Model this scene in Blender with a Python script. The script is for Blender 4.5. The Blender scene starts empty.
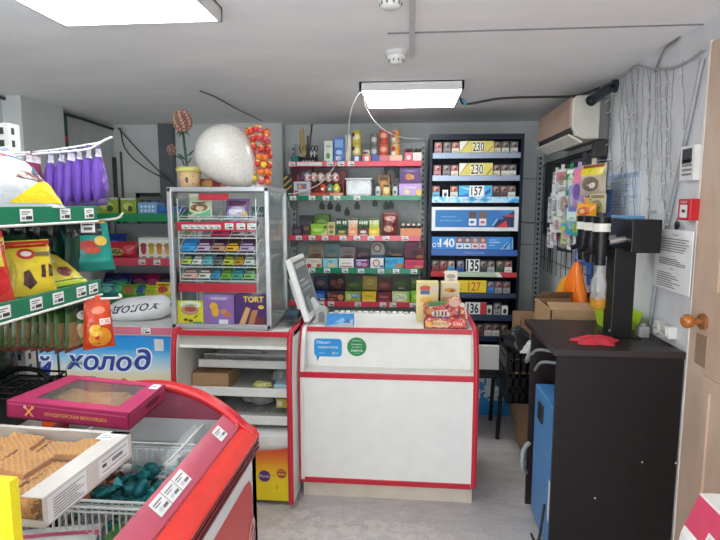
import bpy, bmesh, math, random
from mathutils import Matrix, Vector, noise
from mathutils.geometry import tessellate_polygon
random.seed(7)
SC = bpy.context.scene
COL = SC.collection
PI = math.pi
R = math.radians
# ------------------------------------------------------------------ camera
F = 540.0; PITCH = math.atan(66/F); YAW = math.atan(50*math.cos(PITCH)/F); EYE = 1.59
_fw = Vector((-math.sin(YAW)*math.cos(PITCH), math.cos(YAW)*math.cos(PITCH), -math.sin(PITCH)))
_rt = Vector((math.cos(YAW), math.sin(YAW), 0)); _up = _rt.cross(_fw)
def ray(u, v): return _fw + _rt*((u-360)/F) + _up*((270-v)/F)
def at(u, v, Y):
    d = ray(u, v); return d*(Y/d.y) + Vector((0, 0, EYE))
def atz(u, v, Z):
    d = ray(u, v); return d*((Z-EYE)/d.z) + Vector((0, 0, EYE))
def atx(u, v, X):
    d = ray(u, v); return d*(X/d.x) + Vector((0, 0, EYE))
cd = bpy.data.cameras.new('camera'); cam = bpy.data.objects.new('camera', cd); COL.objects.link(cam)
cam.location = (0, 0, EYE); cam.rotation_euler = (PI/2-PITCH, 0, YAW)
cd.sensor_width = 36; cd.lens = 27; cd.clip_start = .02
SC.camera = cam
# ------------------------------------------------------------------ materials
def lin(c):
    return tuple((x/255/12.92 if x <= 10 else ((x/255+.055)/1.055)**2.4) for x in c)
MATS = {}
def mat(rgb, rough=.42, metal=0., var=.06, scale=14., bump=0., bscale=60., spec=.5, name=None):
    key = (tuple(rgb), rough, metal, var, scale, bump, bscale, spec)
    if key in MATS: return MATS[key]
    m = bpy.data.materials.new(name or 'paint_%02x%02x%02x' % tuple(int(c) for c in rgb)); m.use_nodes = True
    nt = m.node_tree; b = nt.nodes['Principled BSDF']
    l = lin(rgb)
    b.inputs['Roughness'].default_value = rough; b.inputs['Metallic'].default_value = metal
    b.inputs['Specular IOR Level'].default_value = spec
    tc = nt.nodes.new('ShaderNodeTexCoord')
    n = nt.nodes.new('ShaderNodeTexNoise'); n.inputs['Scale'].default_value = scale; n.inputs['Detail'].default_value = 4
    nt.links.new(tc.outputs['Object'], n.inputs['Vector'])
    r = nt.nodes.new('ShaderNodeValToRGB')
    r.color_ramp.elements[0].position = .3; r.color_ramp.elements[1].position = .7
    r.color_ramp.elements[0].color = tuple(max(0, x*(1-var)) for x in l)+(1,)
    r.color_ramp.elements[1].color = tuple(min(1, x*(1+var)) for x in l)+(1,)
    nt.links.new(n.outputs['Fac'], r.inputs['Fac']); nt.links.new(r.outputs['Color'], b.inputs['Base Color'])
    if bump:
        n2 = nt.nodes.new('ShaderNodeTexNoise'); n2.inputs['Scale'].default_value = bscale
        nt.links.new(tc.outputs['Object'], n2.inputs['Vector'])
        bp = nt.nodes.new('ShaderNodeBump'); bp.inputs['Strength'].default_value = bump; bp.inputs['Distance'].default_value = .01
        nt.links.new(n2.outputs['Fac'], bp.inputs['Height']); nt.links.new(bp.outputs['Normal'], b.inputs['Normal'])
    MATS[key] = m
    return m
def mx(c):
    return c if isinstance(c, bpy.types.Material) else mat(c)
def glass(name, tint=(.96, .98, .97), refl=.9, haze=0., rough=.02, hazec=(.8, .8, .8)):
    m = bpy.data.materials.new(name); m.use_nodes = True; nt = m.node_tree
    nt.nodes.remove(nt.nodes['Principled BSDF']); out = nt.nodes['Material Output']
    t = nt.nodes.new('ShaderNodeBsdfTransparent'); t.inputs['Color'].default_value = tint+(1,)
    g = nt.nodes.new('ShaderNodeBsdfGlossy'); g.inputs['Roughness'].default_value = rough
    f = nt.nodes.new('ShaderNodeFresnel'); f.inputs['IOR'].default_value = 1.45
    k = nt.nodes.new('ShaderNodeMath'); k.operation = 'MULTIPLY'; k.inputs[1].default_value = refl
    nt.links.new(f.outputs[0], k.inputs[0])
    base = t.outputs[0]
    if haze:
        d = nt.nodes.new('ShaderNodeBsdfDiffuse'); d.inputs['Color'].default_value = hazec+(1,)
        x = nt.nodes.new('ShaderNodeMixShader'); x.inputs[0].default_value = haze
        nt.links.new(t.outputs[0], x.inputs[1]); nt.links.new(d.outputs[0], x.inputs[2]); base = x.outputs[0]
    mx_ = nt.nodes.new('ShaderNodeMixShader')
    nt.links.new(k.outputs[0], mx_.inputs[0]); nt.links.new(base, mx_.inputs[1]); nt.links.new(g.outputs[0], mx_.inputs[2])
    nt.links.new(mx_.outputs[0], out.inputs['Surface'])
    return m
GLASS = glass('clear_glass', refl=.3); FILM = glass('clear_film', haze=.06, rough=.14, refl=.35); PLASTIC = glass('clear_plastic', haze=.2, rough=.15, refl=.5)
BEER = glass('beer', tint=(.92, .55, .08), haze=.45, hazec=(.8, .45, .05))
SHADEG = glass('tinted_lid_glass', tint=(.97, .975, .975), refl=.012, haze=.0)
def emis(name, rgb, s):
    m = bpy.data.materials.new(name); m.use_nodes = True; nt = m.node_tree
    nt.nodes.remove(nt.nodes['Principled BSDF'])
    e = nt.nodes.new('ShaderNodeEmission'); e.inputs[0].default_value = tuple(rgb)+(1,); e.inputs[1].default_value = s
    nt.links.new(e.outputs[0], nt.nodes['Material Output'].inputs['Surface']); return m
def gradient(name, axis, stops, rough=.4):
    """printed colour run along one axis of the object; stops = (position in metres, rgb)"""
    m = bpy.data.materials.new(name); m.use_nodes = True; nt = m.node_tree; b = nt.nodes['Principled BSDF']
    b.inputs['Roughness'].default_value = rough
    tc = nt.nodes.new('ShaderNodeTexCoord'); s = nt.nodes.new('ShaderNodeSeparateXYZ'); nt.links.new(tc.outputs['Object'], s.inputs[0])
    mr = nt.nodes.new('ShaderNodeMapRange'); a, z = stops[0][0], stops[-1][0]
    mr.inputs['From Min'].default_value = a; mr.inputs['From Max'].default_value = z
    nt.links.new(s.outputs[axis], mr.inputs['Value'])
    r = nt.nodes.new('ShaderNodeValToRGB'); e = r.color_ramp.elements
    while len(e) < len(stops): e.new(.5)
    for i, (p, c) in enumerate(stops): e[i].position = (p-a)/(z-a); e[i].color = lin(c)+(1,)
    nt.links.new(mr.outputs[0], r.inputs['Fac']); nt.links.new(r.outputs['Color'], b.inputs['Base Color']); return m
def pattern(name, cols, scale=40, rough=.4, kind='voronoi', bump=0.):
    m = bpy.data.materials.new(name); m.use_nodes = True; nt = m.node_tree; b = nt.nodes['Principled BSDF']
    b.inputs['Roughness'].default_value = rough
    tc = nt.nodes.new('ShaderNodeTexCoord')
    if kind == 'voronoi':
        n = nt.nodes.new('ShaderNodeTexVoronoi'); n.inputs['Scale'].default_value = scale; src = n.outputs['Color']
        sx = nt.nodes.new('ShaderNodeSeparateColor'); nt.links.new(src, sx.inputs[0]); fac = sx.outputs[0]; hgt = n.outputs['Distance']
    else:
        n = nt.nodes.new('ShaderNodeTexNoise'); n.inputs['Scale'].default_value = scale; n.inputs['Detail'].default_value = 3; fac = n.outputs['Fac']; hgt = fac
    nt.links.new(tc.outputs['Object'], n.inputs['Vector'])
    r = nt.nodes.new('ShaderNodeValToRGB'); e = r.color_ramp.elements; r.color_ramp.interpolation = 'CONSTANT' if kind == 'voronoi' else 'LINEAR'
    k = len(cols)
    while len(e) < k: e.new(.5)
    for i, c in enumerate(cols):
        e[i].position = i/k if kind == 'voronoi' else .3+.4*i/max(1, k-1); e[i].color = lin(c)+(1,)
    nt.links.new(fac, r.inputs['Fac']); nt.links.new(r.outputs['Color'], b.inputs['Base Color'])
    if bump:
        bp = nt.nodes.new('ShaderNodeBump'); bp.inputs['Strength'].default_value = bump; bp.inputs['Distance'].default_value = .01
        nt.links.new(hgt, bp.inputs['Height']); nt.links.new(bp.outputs['Normal'], b.inputs['Normal'])
    return m
# ------------------------------------------------------------------ text outlines
_TXT = {}
def text_geo(s, fat=0.):
    k = (s, fat)
    if k in _TXT: return _TXT[k]
    c = bpy.data.curves.new('lettering', 'FONT'); c.body = s; c.offset = fat; c.resolution_u = 3
    o = bpy.data.objects.new('lettering', c); COL.objects.link(o)
    dg = bpy.context.evaluated_depsgraph_get(); ev = o.evaluated_get(dg); me = ev.to_mesh()
    vs = [(v.co.x, v.co.y) for v in me.vertices]; fs = [tuple(p.vertices) for p in me.polygons]
    ev.to_mesh_clear(); bpy.data.objects.remove(o); bpy.data.curves.remove(c)
    if not vs: vs = [(0, 0), (1, 0), (0, 1)]; fs = []
    x0 = min(v[0] for v in vs); x1 = max(v[0] for v in vs); y0 = min(v[1] for v in vs); y1 = max(v[1] for v in vs)
    cx, cy = (x0+x1)/2, (y0+y1)/2; h = max(y1-y0, 1e-4)-2*fat
    _TXT[k] = ([((x-cx)/h, (y-cy)/h) for x, y in vs], fs, (x1-x0)/h)
    return _TXT[k]
# ------------------------------------------------------------------ mesh builder
ORG = {}
class MB:
    def __init__(s): s.v = []; s.f = []; s.mi = []; s.sm = []; s.mats = []; s.T = Matrix()
    def m(s, c):
        c = mx(c)
        if c not in s.mats: s.mats.append(c)
        return s.mats.index(c)
    def add(s, vs, fs, c, smooth=False):
        b = len(s.v); i = s.m(c)
        s.v += [s.T @ Vector(p) for p in vs]
        for f in fs: s.f.append([b+k for k in f]); s.mi.append(i); s.sm.append(smooth)
        return s
    def box(s, x0, x1, y0, y1, z0, z1, c):
        vs = [(x, y, z) for z in (z0, z1) for x, y in ((x0, y0), (x1, y0), (x1, y1), (x0, y1))]
        return s.add(vs, [(3, 2, 1, 0), (4, 5, 6, 7), (0, 1, 5, 4), (1, 2, 6, 5), (2, 3, 7, 6), (3, 0, 4, 7)], c)
    def cyl(s, p0, p1, r0, c, r1=None, n=14, smooth=True, caps=True):
        p0 = Vector(p0); p1 = Vector(p1); r1 = r0 if r1 is None else r1
        d = (p1-p0).normalized(); a = d.orthogonal().normalized(); b = d.cross(a)
        vs = []
        for p, r in ((p0, r0), (p1, r1)):
            for k in range(n): t = 2*PI*k/n; vs.append(p+(a*math.cos(t)+b*math.sin(t))*r)
        s.add(vs, [(k, (k+1) % n, n+(k+1) % n, n+k) for k in range(n)], c, smooth)
        if caps: s.add(vs, [tuple(range(n-1, -1, -1)), tuple(range(n, 2*n))], c)
        return s
    def tube(s, pts, r, c, n=6, close=False):
        pts = [Vector(p) for p in pts]; L = len(pts); vs = []; a = None
        for i, p in enumerate(pts):
            d = (pts[min(i+1, L-1)]-pts[max(i-1, 0)]).normalized()
            if a is None: a = d.orthogonal().normalized()
            else:
                a = a-d*a.dot(d); a = a.normalized() if a.length > 1e-6 else d.orthogonal().normalized()
            b = d.cross(a); rr = r[i] if isinstance(r, (list, tuple)) else r
            for k in range(n): t = 2*PI*k/n; vs.append(p+(a*math.cos(t)+b*math.sin(t))*rr)
        fs = [(i*n+k, i*n+(k+1) % n, (i+1)*n+(k+1) % n, (i+1)*n+k) for i in range(L-1) for k in range(n)]
        s.add(vs, fs, c, True); s.add(vs, [tuple(range(n-1, -1, -1)), tuple(range((L-1)*n, L*n))], c)
        return s
    def lathe(s, prof, c, cx=0, cy=0, n=20, smooth=True, cap=True):
        vs = [(cx+r*math.cos(2*PI*k/n), cy+r*math.sin(2*PI*k/n), z) for r, z in prof for k in range(n)]
        L = len(prof)
        s.add(vs, [(i*n+k, i*n+(k+1) % n, (i+1)*n+(k+1) % n, (i+1)*n+k) for i in range(L-1) for k in range(n)], c, smooth)
        if cap: s.add(vs, [tuple(range(n-1, -1, -1)), tuple(range((L-1)*n, L*n))], c)
        return s
    def ball(s, p, r, c, n=12, m=8, fn=None):
        r = (r, r, r) if not isinstance(r, (tuple, list)) else r
        vs = []; 
        for i in range(1, m):
            a = PI*i/m
            for k in range(n):
                t = 2*PI*k/n; q = Vector((math.sin(a)*math.cos(t), math.sin(a)*math.sin(t), math.cos(a)))
                if fn: q = q*fn(q)
                vs.append((p[0]+q.x*r[0], p[1]+q.y*r[1], p[2]+q.z*r[2]))
        top = len(vs); q0 = 1 if not fn else fn(Vector((0, 0, 1))); q1 = 1 if not fn else fn(Vector((0, 0, -1)))
        vs += [(p[0], p[1], p[2]+r[2]*q0), (p[0], p[1], p[2]-r[2]*q1)]
        fs = [(i*n+k, (i+1)*n+k, (i+1)*n+(k+1) % n, i*n+(k+1) % n) for i in range(m-2) for k in range(n)]
        fs += [(top, k, (k+1) % n) for k in range(n)] + [(top+1, (m-2)*n+(k+1) % n, (m-2)*n+k) for k in range(n)]
        return s.add(vs, fs, c, True)
    def prism(s, pts, lo, hi, axis, c):
        """extrude a 2D outline along x, y or z between lo and hi"""
        def P(a, b, t): return {'x': (t, a, b), 'y': (a, t, b), 'z': (a, b, t)}[axis]
        n = len(pts); vs = [P(a, b, lo) for a, b in pts]+[P(a, b, hi) for a, b in pts]
        return s.add(vs, [(k, (k+1) % n, n+(k+1) % n, n+k) for k in range(n)]+[tuple(range(n-1, -1, -1)), tuple(range(n, 2*n))], c)
    def grid(s, S, nu, nv, c, smooth=True):
        vs = [S(i/nu, j/nv) for j in range(nv+1) for i in range(nu+1)]
        return s.add(vs, [(j*(nu+1)+i, j*(nu+1)+i+1, (j+1)*(nu+1)+i+1, (j+1)*(nu+1)+i) for j in range(nv) for i in range(nu)], c, smooth)
    def decal(s, S, ops, w, h, eps=.0007):
        """printed shapes on a surface S(u, v, lift); w, h its size in metres"""
        for k, op in enumerate(ops):
            e = eps*(1+.35*k)
            if op[0] == 'r':
                _, u0, v0, u1, v1, c = op
                n = 1 if S.__name__ == 'flat' else 6
                s.grid(lambda a, b: S(u0+(u1-u0)*a, v0+(v1-v0)*b, e), n, n, c, n > 1)
            elif op[0] == 'e':
                _, cu, cv, ru, rv, c = op; n = 20; vs = [S(cu, cv, e)]
                for q in (.5, 1.): vs += [S(cu+ru*q*math.cos(2*PI*i/n), cv+rv*q*math.sin(2*PI*i/n), e) for i in range(n)]
                s.add(vs, [(0, 1+i, 1+(i+1) % n) for i in range(n)]+[(1+i, 1+n+i, 1+n+(i+1) % n, 1+(i+1) % n) for i in range(n)], c)
            elif op[0] == 'p':
                if S.__name__ == 'flat': s.add([S(a, b, e) for a, b in op[1]], [tuple(range(len(op[1])))], op[2])
                else:                                             # cut fine enough to follow a curved surface
                    P2 = [Vector((a, b, 0)) for a, b in op[1]]; tri = [tuple(P2[i] for i in t) for t in tessellate_polygon([P2])]
                    work, done = tri, []
                    while work:
                        a, b, c3 = work.pop(); L = [(b-a).length, (c3-b).length, (a-c3).length]; k2 = L.index(max(L))
                        if L[k2] < .09: done.append((a, b, c3)); continue
                        if k2 == 1: a, b, c3 = b, c3, a
                        elif k2 == 2: a, b, c3 = c3, a, b
                        md = (a+b)/2; work += [(a, md, c3), (md, b, c3)]
                    vs = [S(q.x, q.y, e) for t3 in done for q in t3]
                    s.add(vs, [(3*i, 3*i+1, 3*i+2) for i in range(len(done))], op[2], True)
            elif op[0] == 't':
                txt, cu, cv, th, c = op[1:6]; kw = op[6] if len(op) > 6 else {}
                vs, fs, wd = text_geo(txt, kw.get('fat', 0.)); sx = kw.get('sx', 1.); sh = kw.get('shear', 0.); rot = kw.get('rot', 0.)
                out = []
                for x, y in vs:
                    x = (x*sx+y*sh)*th*h; y = y*th*h
                    X = x*math.cos(rot)-y*math.sin(rot); Y = x*math.sin(rot)+y*math.cos(rot)
                    out.append(S(cu+X/w, cv+Y/h, e))
                s.add(out, fs, c)
        return s
    def build(s, name, parent=None, org=None, bevel=0., sub=0, local=False):
        o3 = Vector((0, 0, 0))
        if not local: o3 = ORG[parent.name] if parent is not None else Vector(org or (0, 0, 0))
        me = bpy.data.meshes.new(name); me.from_pydata([tuple(Vector(p)-o3) for p in s.v], [], s.f)
        for m in s.mats: me.materials.append(m)
        for p, i, sm in zip(me.polygons, s.mi, s.sm): p.material_index = i; p.use_smooth = sm
        me.update()
        o = bpy.data.objects.new(name, me); COL.objects.link(o)
        if parent is not None: o.parent = parent
        else: o.location = o3
        ORG[o.name] = o3
        if bevel:
            b = o.modifiers.new('bevel', 'BEVEL'); b.width = bevel; b.segments = 2; b.limit_method = 'ANGLE'; b.angle_limit = R(40)
        return o
LABELS = {}
def tag(o, label, cat, group=None, kind=None):
    o['label'] = label; o['category'] = cat
    if group: o['group'] = group
    if kind: o['kind'] = kind
    LABELS.setdefault(label, []).append(group)
    return o
def thing(name, label, cat, loc, group=None, rz=0., kind=None):
    o = bpy.data.objects.new(name, None); COL.objects.link(o); o.empty_display_size = .05
    o.location = loc; o.rotation_euler = (0, 0, rz); ORG[o.name] = Vector(loc)
    return tag(o, label, cat, group, kind)
def struct(o):
    o['kind'] = 'structure'; return o
def clone(o, parent=None):
    c = o.copy(); COL.objects.link(c)
    if parent is not None: c.parent = parent
    ORG[c.name] = ORG.get(o.name, Vector())
    for ch in list(o.children): clone(ch, c)
    return c
def flatmap(o, ux, uy, nrm, w, h):
    o = Vector(o); ux = Vector(ux); uy = Vector(uy); nrm = Vector(nrm)
    def flat(u, v, e): return o+ux*(u*w)+uy*(v*h)+nrm*e
    return flat
def carton(name, label, cat, x, y, z, w, h, d, c, ops=(), rz=0., group=None, side=(), top=(), bevel=.0015, tilt=0.):
    """a printed box: x, y, z = the middle of its front bottom edge, front looking to -y"""
    m = MB(); m.box(-w/2, w/2, 0, d, 0, h, c)
    m.decal(flatmap((-w/2, 0, 0), (1, 0, 0), (0, 0, 1), (0, -1, 0), w, h), ops, w, h)
    if side: m.decal(flatmap((w/2, 0, 0), (0, 1, 0), (0, 0, 1), (1, 0, 0), d, h), side, d, h)
    if top: m.decal(flatmap((-w/2, 0, h), (1, 0, 0), (0, 1, 0), (0, 0, 1), w, d), top, w, d)
    o = m.build(name, local=True); o.location = (x, y, z); o.rotation_euler = (tilt, 0, rz)
    return tag(o, label, cat, group)
def pouch_geo(m, w, h, d, c, ops=(), back=None, seed=0, wr=1., bot=.05, topflat=.08):
    """a filled foil bag standing on z=0, front to -y"""
    foil = lambda q: q if isinstance(q, bpy.types.Material) else mat(q, .27, bump=.45, bscale=38, spec=.55)
    c = foil(c); ops = [tuple(op[:-1])+(foil(op[-1]),) if op[0] != 't' else op for op in ops]
    def prof(u, v):
        a = max(0., 1-abs(2*u-1)**3.2)**.55
        t = min(1, max(0, (v-bot*.5)/.28)); q = min(1, max(0, (1-topflat-v)/.4))
        b = math.sin(t*PI/2)**.7*math.sin(q*PI/2)**.8
        n = noise.noise(Vector((u*4+seed, v*5, seed*1.7)))*.24*wr+noise.noise(Vector((u*11+seed, v*9, 3+seed)))*.12*wr
        return max(0., a*b*(1+n))+.015
    def edge(u, v):
        k = 1-.05*math.sin(PI*min(1, v*1.05))*abs(2*u-1)
        return (u-.5)*w*k
    def Sf(u, v, e=0.): return Vector((edge(u, v), -d/2*prof(u, v)-e, v*h))
    def Sb(u, v, e=0.): return Vector((edge(u, v), d/2*prof(u, v)+e, v*h))
    m.grid(lambda u, v: Sf(u, v), 14, 16, c); m.grid(lambda u, v: Sb(1-u, v), 14, 16, back or c)
    m.decal(Sf, ops, w, h, .0012)
    return Sf
def pouch(name, label, cat, x, y, z, w, h, d, c, ops=(), rz=0., rx=0., ry=0., group=None, back=None, seed=0, wr=1.):
    m = MB(); pouch_geo(m, w, h, d, c, ops, back, seed, wr)
    o = m.build(name, local=True); o.location = (x, y, z); o.rotation_euler = (rx, ry, rz)
    return tag(o, label, cat, group)
def beziers(pts, n=8):
    """smooth run through points (Catmull-Rom)"""
    P = [Vector(p) for p in pts]; P = [P[0]*2-P[1]]+P+[P[-1]*2-P[-2]]; out = []
    for i in range(1, len(P)-2):
        for k in range(n):
            t = k/n; a, b, c, d = P[i-1:i+3]
            out.append(.5*((2*b)+(c-a)*t+(2*a-5*b+4*c-d)*t*t+(3*b-a-3*c+d)*t**3))
    return out+[P[-2]]
WHITE = (236, 236, 232); RED = (196, 32, 48); GREEN = (20, 128, 92); BLACK = (22, 22, 25); STEEL = mat((190, 192, 194), .3, .85); ALU = mat((186, 188, 190), .34, .6)
CARD = mat((176, 140, 104), .8, bump=.05); WIRE = mat((225, 226, 226), .3, .3); DARKW = mat((40, 29, 31), .4, var=.12, scale=30)
def tag_mesh(w=.05, h=.034):
    m = MB(); m.box(-w/2, w/2, -.0015, 0, 0, h, (240, 240, 238))
    m.decal(flatmap((-w/2, -.0015, 0), (1, 0, 0), (0, 0, 1), (0, -1, 0), w, h),
            [('r', .1, .72, .8, .8, (90, 90, 95)), ('r', .1, .55, .6, .62, (120, 120, 125)), ('r', .4, .14, .9, .42, (50, 50, 55)), ('r', .08, .15, .32, .35, (140, 140, 145))], w, h, .0004)
    return m
_TAG = None
def price_tag(parent, x, y, z, rz=0., s=1.):
    global _TAG
    if _TAG is None:
        o = tag_mesh().build('price_tag', local=True); _TAG = o
    else: o = _TAG.copy(); COL.objects.link(o)
    o.parent = parent; o.location = Vector((x, y, z))-ORG[parent.name]; o.rotation_euler = (0, 0, rz); o.scale = (s, s, s)
    return o
# ================================================================== the room
CZ = 2.28; XR = 1.12; XL = -2.62; YB = 4.78; YF = -1.6
def plaster(name, c0, c1, rough=.7, s=2.2, bump=.12):
    m = bpy.data.materials.new(name); m.use_nodes = True; nt = m.node_tree; b = nt.nodes['Principled BSDF']; b.inputs['Roughness'].default_value = rough
    tc = nt.nodes.new('ShaderNodeTexCoord'); n = nt.nodes.new('ShaderNodeTexNoise'); n.inputs['Scale'].default_value = s; n.inputs['Detail'].default_value = 7; n.inputs['Roughness'].default_value = .6
    mp = nt.nodes.new('ShaderNodeMapping'); mp.inputs['Scale'].default_value = (1, 2.2, 1)
    nt.links.new(tc.outputs['Object'], mp.inputs[0]); nt.links.new(mp.outputs[0], n.inputs['Vector'])
    r = nt.nodes.new('ShaderNodeValToRGB'); r.color_ramp.elements[0].position = .32; r.color_ramp.elements[1].position = .68
    r.color_ramp.elements[0].color = lin(c0)+(1,); r.color_ramp.elements[1].color = lin(c1)+(1,)
    nt.links.new(n.outputs['Fac'], r.inputs['Fac']); nt.links.new(r.outputs['Color'], b.inputs['Base Color'])
    n2 = nt.nodes.new('ShaderNodeTexNoise'); n2.inputs['Scale'].default_value = 45; nt.links.new(tc.outputs['Object'], n2.inputs['Vector'])
    bp = nt.nodes.new('ShaderNodeBump'); bp.inputs['Strength'].default_value = bump; bp.inputs['Distance'].default_value = .01
    nt.links.new(n2.outputs['Fac'], bp.inputs['Height']); nt.links.new(bp.outputs['Normal'], b.inputs['Normal'])
    return m
CEIL = plaster('ceiling_paint', (240, 240, 241), (248, 248, 248)); WPAINT = plaster('white_wall_paint', (204, 206, 209), (222, 223, 226), s=3)
GPAINT = plaster('grey_wall_paint', (206, 209, 209), (220, 222, 221)); 
def floor_mat():
    m = plaster('concrete_floor', (174, 168, 167), (196, 190, 188), .62, 7, .2); nt = m.node_tree; b = nt.nodes['Principled BSDF']
    src = b.inputs['Base Color'].links[0].from_socket
    tc = nt.nodes.new('ShaderNodeTexCoord')
    # fine grit
    g = nt.nodes.new('ShaderNodeTexNoise'); g.inputs['Scale'].default_value = 120; nt.links.new(tc.outputs['Object'], g.inputs['Vector'])
    gm = nt.nodes.new('ShaderNodeMix'); gm.data_type = 'RGBA'; gm.blend_type = 'OVERLAY'; gm.inputs[0].default_value = .35
    nt.links.new(src, gm.inputs[6]); nt.links.new(g.outputs['Fac'], gm.inputs[7])
    # flaked pale paint patch worn into the aisle in front of the counter
    n = nt.nodes.new('ShaderNodeTexNoise'); n.inputs['Scale'].default_value = 16; n.inputs['Detail'].default_value = 5; n.inputs['Roughness'].default_value = .62; nt.links.new(tc.outputs['Object'], n.inputs['Vector'])
    s = nt.nodes.new('ShaderNodeSeparateXYZ'); nt.links.new(tc.outputs['Object'], s.inputs[0])
    def mr(src, a, z, lo, hi):
        k = nt.nodes.new('ShaderNodeMapRange'); k.inputs['From Min'].default_value = a; k.inputs['From Max'].default_value = z
        k.inputs['To Min'].default_value = lo; k.inputs['To Max'].default_value = hi; nt.links.new(src, k.inputs['Value']); return k.outputs[0]
    a = mr(s.outputs[1], 2.5, 2.76, .16, -.06); c = mr(s.outputs[0], .05, .5, 0., -.2)
    def op(o, x, y):
        k = nt.nodes.new('ShaderNodeMath'); k.operation = o; nt.links.new(x, k.inputs[0])
        if isinstance(y, float): k.inputs[1].default_value = y
        else: nt.links.new(y, k.inputs[1])
        return k.outputs[0]
    t = op('ADD', op('ADD', n.outputs['Fac'], a), c)
    f = mr(t, .655, .67, 0., .75)
    mixn = nt.nodes.new('ShaderNodeMix'); mixn.data_type = 'RGBA'; nt.links.new(f, mixn.inputs[0]); nt.links.new(gm.outputs[2], mixn.inputs[6]); mixn.inputs[7].default_value = lin((206, 196, 190))+(1,)
    nt.links.new(mixn.outputs[2], b.inputs['Base Color']); return m
struct(MB().box(XL-.1, XR+.1, YF-.1, YB+.1, -.1, 0, floor_mat()).build('floor'))
struct(MB().box(XL-.1, XR+.1, YF-.1, YB+.1, CZ, CZ+.1, CEIL).build('ceiling'))
struct(MB().box(XL-.1, XL, YF-.1, YB+.1, 0, CZ, GPAINT).build('wall_left'))
struct(MB().box(XL-.1, XR+.1, YB, YB+.1, 0, CZ, GPAINT).build('wall_back'))
# unseen wall behind the viewer; glowing pane added to brighten ceiling and counter front
m = MB(); wx0, wx1, wz0, wz1 = -2.4, .95, .08, 2.2
m.box(XL-.1, wx0, YF-.1, YF, 0, CZ, WPAINT); m.box(wx1, XR+.1, YF-.1, YF, 0, CZ, WPAINT); m.box(wx0, wx1, YF-.1, YF, 0, wz0, WPAINT); m.box(wx0, wx1, YF-.1, YF, wz1, CZ, WPAINT)
struct(m.build('wall_front'))
m = MB(); m.box(wx0, wx1, YF-.08, YF-.07, wz0, wz1, emis('fill_light_glow', (.90, .97, 1.0), 5.2)); fill_pane = struct(m.build('fill_pane_1'))
m = MB()
for k in range(4): x = wx0+(wx1-wx0-.05)*k/3; m.box(x, x+.05, YF-.07, YF, wz0, wz1, (225, 225, 225))
m.box(wx0, wx1, YF-.07, YF, wz0, wz0+.05, (225, 225, 225)); m.box(wx0, wx1, YF-.07, YF, wz1-.05, wz1, (225, 225, 225)); m.build('pane_frame', fill_pane)  # bars around the added light pane
struct(MB().box(XR, XR+.1, YF-.1, 3.25, 0, CZ, WPAINT).build('wall_right'))
struct(MB().box(XR+.01, XR+.1, 3.25, YB+.1, 0, CZ, GPAINT).build('wall_right_rear'))
m = MB()
for z in (.62, 1.24, 1.80): m.box(.86, XR, YB-.004, YB, z, z+.006, (104, 108, 108))
struct(m.build('trim_1'))                                             # panel seams on the back wall
struct(MB().box(XL, -1.1, 4.66, YB, 0, CZ, GPAINT).box(-2.18, -2.05, 4.6, 4.7, 0, CZ, mat((98, 101, 104), .6)).build('trim_2'))
struct(MB().box(-2.62, -2.6, 4.62, 4.66, 0, 2.0, (70, 72, 76)).box(-2.56, -2.545, 4.645, 4.66, 0, 2.05, (92, 94, 98)).build('trim_3'))
struct(MB().box(-.1, XR, 2.292, 2.30, CZ-.004, CZ, (120, 120, 122)).build('trim_4'))        # slab joint across the ceiling
struct(MB().box(-.01, .012, .4, 2.62, CZ-.016, CZ, (205, 205, 205)).build('trim_5', bevel=.003))  # cable duct beside the detectors
# beige door in the right wall
BEIGE = plaster('beige_door', (196, 168, 146), (212, 186, 164), .5, 4, .05)
d = MB(); d.box(1.114, XR+.02, 1.2, 2.215, 0, 2.19, BEIGE).build('door_1', bevel=.003); dr = bpy.data.objects['door_1']; struct(dr)
m = MB()
for z0, z1 in ((.12, .95), (1.22, 2.02)):
    for a, b, e, f in ((1.3, 2.08, z0, z0+.05), (1.3, 2.08, z1-.05, z1), (1.3, 1.35, z0+.051, z1-.051), (2.03, 2.08, z0+.051, z1-.051)): m.box(1.104, 1.113, a, b, e, f, BEIGE)
m.build('panel_moulding', dr)
AMB = mat((176, 100, 34), .18, spec=.8, var=.25, scale=40)
kp = atx(704, 321.5, 1.113)
m = MB(); m.T = Matrix.Translation(kp)
m.cyl((0, 0, 0), (-.012, 0, 0), .03, (150, 96, 52), n=20); m.cyl((-.012, 0, 0), (-.045, 0, 0), .012, (150, 96, 52))
m.ball((-.06, 0, 0), (.024, .027, .027), AMB, 18, 12); m.build('door_knob', dr)
lp = atx(701, 350, 1.114)
MB().box(1.110, 1.1138, lp.y-.045, lp.y+.035, lp.z-.06, lp.z+.06, mat((178, 150, 124), .4, .3)).build('lock_plate', dr, bevel=.002)
struct(MB().box(1.112, XR+.01, 2.217, 2.234, 0, 2.2, (222, 216, 210)).build('trim_6', bevel=.002))
# ------------------------------------------------------------------ lamps
LAMP = emis('lamp_diffuser', (.94, .985, 1.0), 13.0)
def ceiling_light(x, y, label):
    t = thing('ceiling_light', label, 'light', (x, y, CZ), 'square ceiling light panels')
    W = .295; fr = (214, 214, 214)
    m = MB()
    for a, b, c, d_ in ((-W, W, -W, -W+.012), (-W, W, W-.012, W), (-W, -W+.012, -W, W), (W-.012, W, -W, W)): m.box(x+a, x+b, y+c, y+d_, CZ-.05, CZ, fr)
    m.box(x-W, x+W, y-W, y+W, CZ-.006, CZ, fr)
    m.build('frame', t)
    MB().box(x-W+.012, x+W-.012, y-W+.012, y+W-.012, CZ-.047, CZ-.04, LAMP).build('diffuser', t)
    return t
ceiling_light(-.965, 1.66, 'large square lit ceiling panel, nearer one, above the left shelves')
ceiling_light(0.0, 3.46, 'lit square ceiling panel at the back with white cable hanging off')
ceiling_light(-.5, -.55, 'lit square ceiling panel behind the viewer near the entrance')
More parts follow.
